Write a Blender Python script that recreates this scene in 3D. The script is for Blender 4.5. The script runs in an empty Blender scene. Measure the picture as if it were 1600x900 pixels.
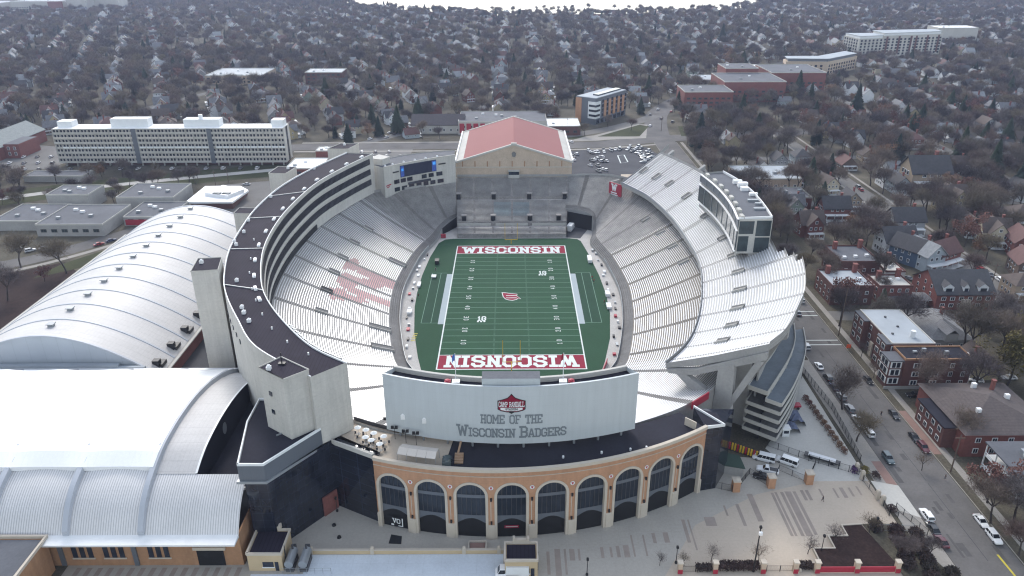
import bpy, math, random
from math import sin, cos, tan, pi, sqrt, atan2, hypot
from mathutils import Vector, Matrix
R = math.radians
SC = bpy.context.scene
COL = SC.collection
random.seed(7)

# ---------------------------------------------------------------- camera
F_PX, PITCH, CAM_H, CAM_Y, CAM_X, YAW, ROLL = 1183.0187, 0.43022677, 127.7114, -269.41455, 0.10374, -0.000631, -0.0034368
CAMP = Vector((CAM_X, CAM_Y, CAM_H))

def _ray(px, py):
    X, Y = px - 800, py - 450
    X, Y = X * cos(-ROLL) - Y * sin(-ROLL), X * sin(-ROLL) + Y * cos(-ROLL)
    a, u = X / F_PX, -Y / F_PX
    x, y, z = a, cos(PITCH) + u * sin(PITCH), -sin(PITCH) + u * cos(PITCH)
    return x * cos(YAW) - y * sin(YAW), x * sin(YAW) + y * cos(YAW), z

def G(px, py, z=0.0):
    """survey helper: the point of the level plane z seen at photo pixel (px, py)"""
    x, y, zz = _ray(px, py)
    t = (z - CAM_H) / zz
    return (CAM_X + x * t, CAM_Y + y * t)

def PX(x, y, z=0.0):
    x, y, z = x - CAM_X, y - CAM_Y, z - CAM_H
    x, y = x * cos(YAW) + y * sin(YAW), -x * sin(YAW) + y * cos(YAW)
    d = y * cos(PITCH) - z * sin(PITCH)
    if d < 1: return (-9999, -9999)
    u = y * sin(PITCH) + z * cos(PITCH)
    X, Y = F_PX * x / d, -F_PX * u / d
    return 800 + X * cos(ROLL) - Y * sin(ROLL), 450 + X * sin(ROLL) + Y * cos(ROLL)

def camdist(x, y, z=0.0):
    return sqrt((x - CAM_X) ** 2 + (y - CAM_Y) ** 2 + (z - CAM_H) ** 2)

def inpoly(p, poly):
    x, y = p; c = False; n = len(poly); j = n - 1
    for i in range(n):
        xi, yi = poly[i]; xj, yj = poly[j]
        if (yi > y) != (yj > y) and x < (xj - xi) * (y - yi) / (yj - yi) + xi: c = not c
        j = i
    return c

# ---------------------------------------------------------------- materials
MATS = {}
def _bsdf(m):
    m.use_nodes = True
    return m.node_tree, m.node_tree.nodes['Principled BSDF']

def mat(name, col, rough=0.7, metal=0.0, var=0.12, scale=0.15, spec=0.5, obj=False, coat=0.0, stripe=None, fine=0.0, bump=0.0, streak=0.0):
    """procedural surface: base colour with two scales of noise (wear / dirt), optional seams"""
    m = bpy.data.materials.new(name); MATS[name] = m
    nt, b = _bsdf(m)
    N, Lk = nt.nodes, nt.links
    b.inputs['Roughness'].default_value = rough
    b.inputs['Metallic'].default_value = metal
    b.inputs['Specular IOR Level'].default_value = spec
    if coat: b.inputs['Coat Weight'].default_value = coat
    tc = N.new('ShaderNodeTexCoord') if obj else N.new('ShaderNodeNewGeometry')
    vec = tc.outputs['Object'] if obj else tc.outputs['Position']
    n1 = N.new('ShaderNodeTexNoise'); n1.inputs['Scale'].default_value = scale; n1.inputs['Detail'].default_value = 6
    n1.inputs['Roughness'].default_value = 0.65
    Lk.new(vec, n1.inputs['Vector'])
    mr = N.new('ShaderNodeMapRange'); mr.inputs['From Min'].default_value = 0.25; mr.inputs['From Max'].default_value = 0.75
    mr.inputs['To Min'].default_value = 1 - var; mr.inputs['To Max'].default_value = 1 + var
    Lk.new(n1.outputs['Fac'], mr.inputs['Value'])
    fac = mr.outputs['Result']
    if streak:                                   # rain streaks and stains running down upright faces
        mp = N.new('ShaderNodeVectorMath'); mp.operation = 'MULTIPLY'; mp.inputs[1].default_value = (0.9, 0.9, 0.07); Lk.new(vec, mp.inputs[0])
        n3 = N.new('ShaderNodeTexNoise'); n3.inputs['Scale'].default_value = 1.0; n3.inputs['Detail'].default_value = 5; Lk.new(mp.outputs[0], n3.inputs['Vector'])
        m3 = N.new('ShaderNodeMapRange'); m3.inputs['From Min'].default_value = 0.35; m3.inputs['From Max'].default_value = 0.7; m3.inputs['To Min'].default_value = 1.04; m3.inputs['To Max'].default_value = 1 - streak
        Lk.new(n3.outputs['Fac'], m3.inputs['Value']); mm = N.new('ShaderNodeMath'); mm.operation = 'MULTIPLY'
        Lk.new(fac, mm.inputs[0]); Lk.new(m3.outputs['Result'], mm.inputs[1]); fac = mm.outputs[0]
    if fine:
        n2 = N.new('ShaderNodeTexNoise'); n2.inputs['Scale'].default_value = 1.7; n2.inputs['Detail'].default_value = 3
        Lk.new(vec, n2.inputs['Vector'])
        m2 = N.new('ShaderNodeMapRange'); m2.inputs['From Min'].default_value = 0.3; m2.inputs['From Max'].default_value = 0.7
        m2.inputs['To Min'].default_value = 1 - fine; m2.inputs['To Max'].default_value = 1 + fine
        Lk.new(n2.outputs['Fac'], m2.inputs['Value'])
        mm = N.new('ShaderNodeMath'); mm.operation = 'MULTIPLY'
        Lk.new(fac, mm.inputs[0]); Lk.new(m2.outputs['Result'], mm.inputs[1]); fac = mm.outputs[0]
    if stripe:                                   # (axis, period, depth, duty): seams / courses / panel joints
        for ax, per, dep, duty in stripe:
            sp = N.new('ShaderNodeSeparateXYZ'); Lk.new(vec, sp.inputs[0])
            if ax == 'H':                        # any horizontal direction on upright walls
                ad = N.new('ShaderNodeMath'); ad.operation = 'ADD'
                Lk.new(sp.outputs[0], ad.inputs[0]); Lk.new(sp.outputs[1], ad.inputs[1]); so = ad.outputs[0]
            else: so = sp.outputs['XYZ'.index(ax)]
            dv = N.new('ShaderNodeMath'); dv.operation = 'DIVIDE'; dv.inputs[1].default_value = per
            Lk.new(so, dv.inputs[0])
            fr = N.new('ShaderNodeMath'); fr.operation = 'FRACT'; Lk.new(dv.outputs[0], fr.inputs[0])
            lt = N.new('ShaderNodeMath'); lt.operation = 'LESS_THAN'; lt.inputs[1].default_value = duty
            Lk.new(fr.outputs[0], lt.inputs[0])
            ml = N.new('ShaderNodeMath'); ml.operation = 'MULTIPLY_ADD'; ml.inputs[1].default_value = -dep; ml.inputs[2].default_value = 1
            Lk.new(lt.outputs[0], ml.inputs[0])
            mm = N.new('ShaderNodeMath'); mm.operation = 'MULTIPLY'
            Lk.new(fac, mm.inputs[0]); Lk.new(ml.outputs[0], mm.inputs[1]); fac = mm.outputs[0]
    vm = N.new('ShaderNodeVectorMath'); vm.operation = 'SCALE'
    if obj:
        oi = N.new('ShaderNodeObjectInfo'); Lk.new(oi.outputs['Color'], vm.inputs[0])
    else:
        vm.inputs[0].default_value = col[:3]
    Lk.new(fac, vm.inputs['Scale']); Lk.new(vm.outputs[0], b.inputs['Base Color'])
    if bump:
        bp = N.new('ShaderNodeBump'); bp.inputs['Strength'].default_value = bump; bp.inputs['Distance'].default_value = 0.3
        Lk.new(n1.outputs['Fac'], bp.inputs['Height']); Lk.new(bp.outputs[0], b.inputs['Normal'])
    return m

def mat_twig(name, cols, rough=0.9, spec=0.1):
    """plants: colour picked per tree from a ramp, broken up inside the crown by fine noise"""
    m = bpy.data.materials.new(name); MATS[name] = m
    nt, b = _bsdf(m); N, Lk = nt.nodes, nt.links
    b.inputs['Roughness'].default_value = rough; b.inputs['Specular IOR Level'].default_value = spec
    oi = N.new('ShaderNodeObjectInfo'); rp = N.new('ShaderNodeValToRGB')
    rp.color_ramp.interpolation = 'LINEAR'
    el = rp.color_ramp.elements
    el[0].position = 0; el[0].color = (*cols[0], 1); el[1].position = 1; el[1].color = (*cols[-1], 1)
    for i, c in enumerate(cols[1:-1]):
        e = el.new((i + 1) / (len(cols) - 1)); e.color = (*c, 1)
    Lk.new(oi.outputs['Random'], rp.inputs[0])
    tc = N.new('ShaderNodeTexCoord'); n1 = N.new('ShaderNodeTexNoise'); n1.inputs['Scale'].default_value = 0.5; n1.inputs['Detail'].default_value = 4
    Lk.new(tc.outputs['Object'], n1.inputs['Vector'])
    mr = N.new('ShaderNodeMapRange'); mr.inputs['From Min'].default_value = 0.3; mr.inputs['From Max'].default_value = 0.7
    mr.inputs['To Min'].default_value = 0.6; mr.inputs['To Max'].default_value = 1.4
    Lk.new(n1.outputs['Fac'], mr.inputs['Value'])
    vm = N.new('ShaderNodeVectorMath'); vm.operation = 'SCALE'
    Lk.new(rp.outputs[0], vm.inputs[0]); Lk.new(mr.outputs[0], vm.inputs['Scale']); Lk.new(vm.outputs[0], b.inputs['Base Color'])
    return m

M = MATS
mat('turf', (0.024, 0.074, 0.038), 0.8, spec=0.12, var=0.10, scale=0.08, fine=0.06, stripe=[('Y', 9.144, 0.04, 0.5)])
mat('turf_plain', (0.022, 0.066, 0.034), 0.8, spec=0.12, var=0.12, scale=0.06, fine=0.06)
mat('turf_dark', (0.020, 0.058, 0.034), 0.8, spec=0.12, var=0.10)
mat('line_white', (0.62, 0.66, 0.64), 0.7, spec=0.12, var=0.08, scale=0.6)
mat('line_faint', (0.16, 0.27, 0.21), 0.7, spec=0.12, var=0.15, scale=0.6)
mat('line_grey', (0.34, 0.39, 0.41), 0.7, spec=0.12, var=0.06)
mat('line_yellow', (0.5, 0.42, 0.04), 0.7)
mat('crimson', (0.23, 0.012, 0.035), 0.7, spec=0.12, var=0.08)
mat('red_paint', (0.36, 0.02, 0.045), 0.5, var=0.1)
mat('concrete', (0.34, 0.332, 0.32), 0.85, spec=0.12, var=0.16, scale=0.12, fine=0.06)
mat('concrete_pale', (0.46, 0.445, 0.41), 0.85, var=0.10, scale=0.10, fine=0.05)
mat('concrete_wall', (0.50, 0.48, 0.44), 0.85, var=0.10, scale=0.08, fine=0.05, streak=0.09, stripe=[('Z', 3.0, 0.10, 0.03), ('H', 6.0, 0.10, 0.02)])
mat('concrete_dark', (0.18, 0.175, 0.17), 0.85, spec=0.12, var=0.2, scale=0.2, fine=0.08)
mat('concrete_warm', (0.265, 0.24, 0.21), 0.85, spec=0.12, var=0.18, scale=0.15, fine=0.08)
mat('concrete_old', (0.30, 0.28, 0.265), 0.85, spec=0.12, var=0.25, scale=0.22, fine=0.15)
mat('aluminium_bench', (0.72, 0.72, 0.73), 0.45, metal=0.25, var=0.07, scale=0.25)
mat('weathered_bench', (0.36, 0.36, 0.355), 0.6, metal=0.2, var=0.22, scale=0.22, fine=0.12)
mat('blue_bench', (0.30, 0.40, 0.44), 0.5, metal=0.3, var=0.1)
mat('red_bench', (0.42, 0.19, 0.21), 0.5, metal=0.2, var=0.2, scale=0.5)
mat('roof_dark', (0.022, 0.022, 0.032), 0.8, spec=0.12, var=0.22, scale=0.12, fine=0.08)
mat('roof_seam_dark', (0.024, 0.020, 0.032), 0.8, spec=0.12, var=0.25, scale=0.1, stripe=[('X', 0.9, 0.3, 0.2)])
mat('roof_grey', (0.115, 0.12, 0.135), 0.75, spec=0.12, var=0.18, scale=0.1, fine=0.07)
mat('roof_palegrey', (0.34, 0.37, 0.40), 0.6, spec=0.12, var=0.12, scale=0.12)
mat('roof_shell', (0.50, 0.485, 0.475), 0.55, var=0.16, scale=0.05, fine=0.05, stripe=[('X', 1.0, 0.08, 0.12), ('Y', 2.6, 0.10, 0.08)])
mat('roof_fabric', (0.84, 0.84, 0.84), 0.55, var=0.06, scale=0.05, fine=0.02, stripe=[('X', 4.15, 0.04, 0.03)])
mat('roof_rib', (0.42, 0.44, 0.48), 0.5, var=0.06)
mat('corrugated', (0.64, 0.625, 0.62), 0.5, metal=0.0, var=0.10, fine=0.03, scale=0.1, stripe=[('X', 0.55, 0.32, 0.35)])
mat('panel_grey', (0.40, 0.44, 0.48), 0.5, var=0.05, stripe=[('X', 4.6, 0.15, 0.03)])
mat('metal_slate', (0.13, 0.145, 0.17), 0.5, metal=0.2, var=0.06, stripe=[('H', 1.8, 0.12, 0.03)])
mat('white_metal', (0.78, 0.78, 0.78), 0.5, var=0.05)
mat('white_paint', (0.72, 0.73, 0.73), 0.6, var=0.06, scale=0.4)
mat('board_white', (0.49, 0.525, 0.54), 0.55, var=0.05, scale=0.06, streak=0.025, stripe=[('Z', 2.6, 0.05, 0.03), ('X', 3.2, 0.05, 0.03)])
mat('ramp_deck', (0.15, 0.175, 0.20), 0.7, var=0.25, scale=0.12, fine=0.06, spec=0.2)
mat('letter_grey', (0.18, 0.205, 0.225), 0.6, var=0.06)
mat('black_metal', (0.012, 0.012, 0.015), 0.5, var=0.1)
mat('dark_metal', (0.05, 0.05, 0.055), 0.5, var=0.1)
mat('grey_metal', (0.30, 0.32, 0.34), 0.45, metal=0.4, var=0.1)
mat('brick_tan', (0.44, 0.24, 0.14), 0.85, streak=0.10, var=0.10, scale=0.3, fine=0.05, stripe=[('Z', 0.6, 0.06, 0.15)])
mat('brick_buff', (0.50, 0.395, 0.30), 0.85, var=0.12, scale=0.25, fine=0.07, stripe=[('Z', 0.6, 0.06, 0.15)])
mat('brick_pale', (0.50, 0.385, 0.24), 0.85, var=0.07, scale=0.3)
mat('stone_cream', (0.50, 0.44, 0.365), 0.85, var=0.08, scale=0.4)
mat('brick_red', (0.19, 0.065, 0.055), 0.85, var=0.16, scale=0.3, fine=0.1, stripe=[('Z', 0.5, 0.1, 0.15)])
mat('brick_brown', (0.115, 0.05, 0.045), 0.85, var=0.16, scale=0.3, fine=0.1, stripe=[('Z', 0.5, 0.1, 0.15)])
mat('brick_orange', (0.36, 0.20, 0.11), 0.85, streak=0.12, var=0.1, scale=0.3, fine=0.06)
mat('pink_roof', (0.275, 0.115, 0.112), 0.75, spec=0.12, var=0.05, scale=0.05)
mat('glass_black', (0.014, 0.017, 0.027), 0.08, var=0.5, scale=0.2, spec=0.5, stripe=[('Z', 2.0, -0.9, 0.05), ('H', 2.2, -0.9, 0.04)])
mat('glass_dark', (0.018, 0.024, 0.038), 0.1, var=0.4, scale=0.4)
mat('glass_blue', (0.02, 0.028, 0.042), 0.08, var=0.4, scale=0.4)
mat('glass_pale', (0.035, 0.05, 0.055), 0.12, var=0.5, scale=0.35)
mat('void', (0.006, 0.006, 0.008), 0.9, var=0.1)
mat('asphalt', (0.135, 0.128, 0.124), 0.9, spec=0.12, var=0.3, scale=0.06, fine=0.06)
mat('asphalt_dark', (0.075, 0.075, 0.082), 0.9, spec=0.12, var=0.2, scale=0.07, fine=0.06)
mat('asphalt_old', (0.165, 0.158, 0.150), 0.9, spec=0.12, var=0.2, scale=0.05, fine=0.07)
mat('asphalt_patch', (0.100, 0.096, 0.095), 0.9, var=0.3, spec=0.12)
mat('sidewalk', (0.30, 0.28, 0.255), 0.9, spec=0.12, var=0.14, scale=0.12, fine=0.06, stripe=[('Y', 1.8, 0.08, 0.06)])
mat('plaza', (0.40, 0.37, 0.325), 0.9, spec=0.12, var=0.13, scale=0.05, fine=0.05, stripe=[('X', 4.2, 0.06, 0.02), ('Y', 4.2, 0.06, 0.02)])
mat('plaza_warm', (0.47, 0.40, 0.325), 0.9, spec=0.12, var=0.1, scale=0.05, fine=0.04, stripe=[('X', 3.6, 0.05, 0.02), ('Y', 3.6, 0.05, 0.02)])
mat('paver_brown', (0.31, 0.26, 0.225), 0.9, spec=0.12, var=0.15, scale=0.3)
mat('gravel', (0.44, 0.42, 0.395), 0.95, spec=0.12, var=0.15, scale=0.1, fine=0.1)
mat('grass', (0.055, 0.060, 0.030), 0.95, spec=0.12, var=0.3, scale=0.05, fine=0.15)
mat('dry_grass', (0.092, 0.082, 0.062), 0.95, spec=0.12, var=0.6, scale=0.045, fine=0.25)
mat('mulch', (0.038, 0.024, 0.022), 0.95, spec=0.12, var=0.3, scale=0.4, fine=0.25)
mat('brick_paving', (0.24, 0.15, 0.125), 0.9, var=0.15, scale=0.3)
mat('icy_deck', (0.56, 0.61, 0.66), 0.5, var=0.12, scale=0.09, fine=0.05, stripe=[('X', 4.0, 0.10, 0.02), ('Y', 5.0, 0.08, 0.02)])
mat('timber', (0.33, 0.21, 0.13), 0.8, var=0.2, scale=0.5)
mat('wood_pole', (0.12, 0.085, 0.065), 0.9, var=0.2, scale=0.5)
mat('canvas', (0.56, 0.51, 0.46), 0.85, var=0.06)
mat('flag_blue', (0.06, 0.16, 0.5), 0.7); mat('yellow', (0.62, 0.40, 0.03), 0.6); mat('purple', (0.09, 0.035, 0.13), 0.8, var=0.3, scale=1.5)
mat('blue_tarp', (0.10, 0.12, 0.19), 0.7, var=0.25, scale=0.6)
mat('green_dark', (0.03, 0.06, 0.045), 0.7)
mat('orange', (0.75, 0.10, 0.03), 0.6)
# things that come in many colours take theirs from the object's colour
mat('siding', None, 0.75, var=0.08, scale=0.5, obj=True, stripe=[('Z', 0.35, 0.08, 0.2)])
mat('shingle', None, 0.85, var=0.2, scale=0.6, obj=True, fine=0.12, stripe=[('Z', 0.3, 0.12, 0.25)])
mat('car_paint', None, 0.35, var=0.03, scale=0.5, obj=True, coat=0.6)
mat('flat_roof', None, 0.8, var=0.2, scale=0.15, obj=True, fine=0.1)
mat('wall_plain', None, 0.8, var=0.1, scale=0.3, obj=True, fine=0.06)
mat('cloth', None, 0.9, var=0.15, scale=6, obj=True)
mat('glass_car', (0.012, 0.014, 0.018), 0.08, var=0.1)
mat('rubber', (0.018, 0.018, 0.019), 0.9, var=0.1); mat('alloy', (0.35, 0.35, 0.36), 0.4, metal=0.7)
mat('headlight', (0.7, 0.7, 0.68), 0.2); mat('taillight', (0.3, 0.01, 0.012), 0.3)
mat('skin', (0.42, 0.25, 0.18), 0.6); mat('hair', (0.03, 0.02, 0.015), 0.8)
mat_twig('bark', [(0.075, 0.062, 0.056), (0.055, 0.045, 0.043), (0.09, 0.078, 0.072)])
mat_twig('twigs', [(0.150, 0.122, 0.118), (0.085, 0.070, 0.074), (0.190, 0.146, 0.112), (0.125, 0.110, 0.114), (0.175, 0.142, 0.096), (0.066, 0.056, 0.062), (0.150, 0.104, 0.090), (0.215, 0.180, 0.152)])
mat_twig('needles', [(0.018, 0.032, 0.024), (0.030, 0.046, 0.028), (0.014, 0.026, 0.022)])
mat_twig('rust_leaves', [(0.165, 0.085, 0.068), (0.135, 0.068, 0.064), (0.20, 0.12, 0.075), (0.155, 0.10, 0.082)])
mat_twig('willow_leaves', [(0.17, 0.15, 0.055), (0.15, 0.125, 0.05)])
mat_twig('shrub_twigs', [(0.06, 0.038, 0.036), (0.075, 0.055, 0.05), (0.045, 0.04, 0.032)])

def emit(name, col, s):
    m = bpy.data.materials.new(name); MATS[name] = m
    nt, b = _bsdf(m)
    b.inputs['Base Color'].default_value = (0.01, 0.01, 0.015, 1)
    b.inputs['Emission Color'].default_value = (*col, 1); b.inputs['Emission Strength'].default_value = s
    b.inputs['Roughness'].default_value = 0.7; b.inputs['Specular IOR Level'].default_value = 0.1
    return m
emit('screen_dark', (0.004, 0.006, 0.014), 1.0); emit('screen_blue', (0.03, 0.16, 0.42), 1.0); emit('screen_deep', (0.012, 0.03, 0.13), 1.0)
emit('lamp_lit', (1.0, 0.9, 0.7), 1.2)

# ---------------------------------------------------------------- mesh builder and object helpers
WOFF = {}
class MB:
    def __init__(s): s.v = []; s.f = []; s.m = []
    def face(s, pts, m=0):
        n = len(s.v); s.v += [tuple(p) for p in pts]; s.f.append(tuple(range(n, n + len(pts)))); s.m.append(m)
    def box(s, x0, x1, y0, y1, z0, z1, m=0, mt=None, bottom=True):
        a = [(x0, y0), (x1, y0), (x1, y1), (x0, y1)]
        s.prism(a, z0, z1, m, mt, bottom)
    def obox(s, c, ux, hx, hy, z0, z1, m=0, mt=None):
        """box round centre c with half sizes hx along unit direction ux and hy across"""
        vx = (-ux[1], ux[0])
        p = [(c[0] + ux[0] * a * hx + vx[0] * b * hy, c[1] + ux[1] * a * hx + vx[1] * b * hy) for a, b in ((-1, -1), (1, -1), (1, 1), (-1, 1))]
        s.prism(p, z0, z1, m, mt)
    def prism(s, poly, z0, z1, m=0, mt=None, bottom=True):
        A = sum(poly[i][0] * poly[(i + 1) % len(poly)][1] - poly[(i + 1) % len(poly)][0] * poly[i][1] for i in range(len(poly)))
        if A < 0: poly = poly[::-1]
        n = len(poly); k = len(s.v)
        s.v += [(p[0], p[1], z0) for p in poly] + [(p[0], p[1], z1) for p in poly]
        for i in range(n):
            j = (i + 1) % n
            s.f.append((k + i, k + j, k + n + j, k + n + i)); s.m.append(m)
        s.f.append(tuple(range(k + n, k + 2 * n))); s.m.append(m if mt is None else mt)
        if bottom: s.f.append(tuple(range(k + n - 1, k - 1, -1))); s.m.append(m)
    def tube(s, p, q, r0, r1=None, n=6, m=0, caps=False):
        r1 = r0 if r1 is None else r1
        p, q = Vector(p), Vector(q); d = (q - p)
        if d.length < 1e-6: return
        d.normalize(); a = d.orthogonal().normalized(); b = d.cross(a); k = len(s.v)
        for c, r in ((p, r0), (q, r1)):
            for i in range(n):
                t = 2 * pi * i / n; w = c + (a * cos(t) + b * sin(t)) * r; s.v.append(tuple(w))
        for i in range(n):
            j = (i + 1) % n; s.f.append((k + i, k + j, k + n + j, k + n + i)); s.m.append(m)
        if caps:
            s.f.append(tuple(range(k + n - 1, k - 1, -1))); s.m.append(m)
            s.f.append(tuple(range(k + n, k + 2 * n))); s.m.append(m)
    def dome(s, c, rx, ry, rz, n=8, k=3, m=0):
        rings = []
        for j in range(k + 1):
            t = pi / 2 * j / k; rings.append([(c[0] + rx * cos(t) * cos(2 * pi * i / n), c[1] + ry * cos(t) * sin(2 * pi * i / n), c[2] + rz * sin(t)) for i in range(n)])
        s.grid(rings, m, closed=True)
    def grid(s, rows, m=0, closed=False):
        """rows of equally many points -> quads"""
        k = len(s.v); n = len(rows[0])
        for r in rows: s.v += [tuple(p) for p in r]
        for i in range(len(rows) - 1):
            for j in range(n if closed else n - 1):
                j2 = (j + 1) % n
                s.f.append((k + i * n + j, k + i * n + j2, k + (i + 1) * n + j2, k + (i + 1) * n + j)); s.m.append(m)
    def ribbon(s, pts, w, z, m=0, off=0.0):
        """flat strip of width w along a ground polyline"""
        L, Rr = offset(pts, off + w / 2), offset(pts, off - w / 2)
        s.grid([[(p[0], p[1], z) for p in Rr], [(p[0], p[1], z) for p in L]], m)
    def wall(s, pts, z0, z1, th=0.3, m=0, mt=None, off=0.0):
        a, b = offset(pts, off + th / 2), offset(pts, off - th / 2)
        for i in range(len(pts) - 1):
            s.prism([b[i], b[i + 1], a[i + 1], a[i]], z0, z1, m, mt)
    def build(s, name, mats, parent=None, smooth=False):
        me = bpy.data.meshes.new(name)
        o = bpy.data.objects.new(name, me); COL.objects.link(o)
        off = (0, 0, 0)
        if parent is not None:
            o.parent = parent; off = WOFF.get(parent.name, (0, 0, 0))
        WOFF[o.name] = off
        vs = s.v if off == (0, 0, 0) else [(a - off[0], b - off[1], c - off[2]) for a, b, c in s.v]
        me.from_pydata(vs, [], s.f)
        if not isinstance(mats, (list, tuple)): mats = [mats]
        for x in mats: me.materials.append(MATS[x] if isinstance(x, str) else x)
        if len(mats) > 1: me.polygons.foreach_set('material_index', s.m)
        if smooth: me.polygons.foreach_set('use_smooth', [True] * len(s.f))
        me.update()
        return o

def offset(pts, d):
    """polyline moved sideways by d (positive = left of travel)"""
    out = []
    for i, p in enumerate(pts):
        a = pts[max(i - 1, 0)]; b = pts[min(i + 1, len(pts) - 1)]
        t = (b[0] - a[0], b[1] - a[1]); l = hypot(*t) or 1
        out.append((p[0] - t[1] / l * d, p[1] + t[0] / l * d))
    return out

def smooth_line(pts, n):
    """Catmull-Rom through points of any dimension, n samples per span"""
    out = []; m = len(pts)
    for i in range(m - 1):
        p0, p1, p2, p3 = pts[max(i - 1, 0)], pts[i], pts[i + 1], pts[min(i + 2, m - 1)]
        for k in range(n):
            t = k / n
            out.append(tuple(0.5 * (2 * b + (c - a) * t + (2 * a - 5 * b + 4 * c - d) * t * t + (3 * b - a - 3 * c + d) * t ** 3) for a, b, c, d in zip(p0, p1, p2, p3)))
    out.append(tuple(pts[-1])); return out

def tag(o, label=None, cat=None, group=None, kind=None):
    if label: o['label'] = label
    if cat: o['category'] = cat
    if group: o['group'] = group
    if kind: o['kind'] = kind
    return o

def thing(name, label, cat, loc=(0, 0, 0), group=None):
    o = bpy.data.objects.new(name, None); COL.objects.link(o)
    o.location = loc; o.empty_display_size = 0.5
    WOFF[o.name] = tuple(loc)
    return tag(o, label, cat, group)

KIDS = {}
def copy_tree(o, loc=None, rz=None, parent=None, scale=None):
    c = o.copy(); COL.objects.link(c)
    if parent is not None: c.parent = parent
    for k in ('label', 'group', 'category'):
        if k in c and parent is None: del c[k]
    if o.name not in KIDS: KIDS[o.name] = list(o.children)
    for ch in KIDS[o.name]: copy_tree(ch, parent=c)
    if loc is not None: c.location = loc
    if rz is not None: c.rotation_euler = (0, 0, rz)
    if scale is not None: c.scale = scale
    return c

def recolour(o, table):
    """object colour by part name (names without Blender's suffix)"""
    for ch in o.children_recursive:
        k = ch.name.split('.')[0]
        if k in table: ch.color = (*table[k], 1)

def struct(mb, name, m, kind='structure', label=None):
    o = mb.build(name, m); o['kind'] = kind
    if label: o['label'] = label
    return o

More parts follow.
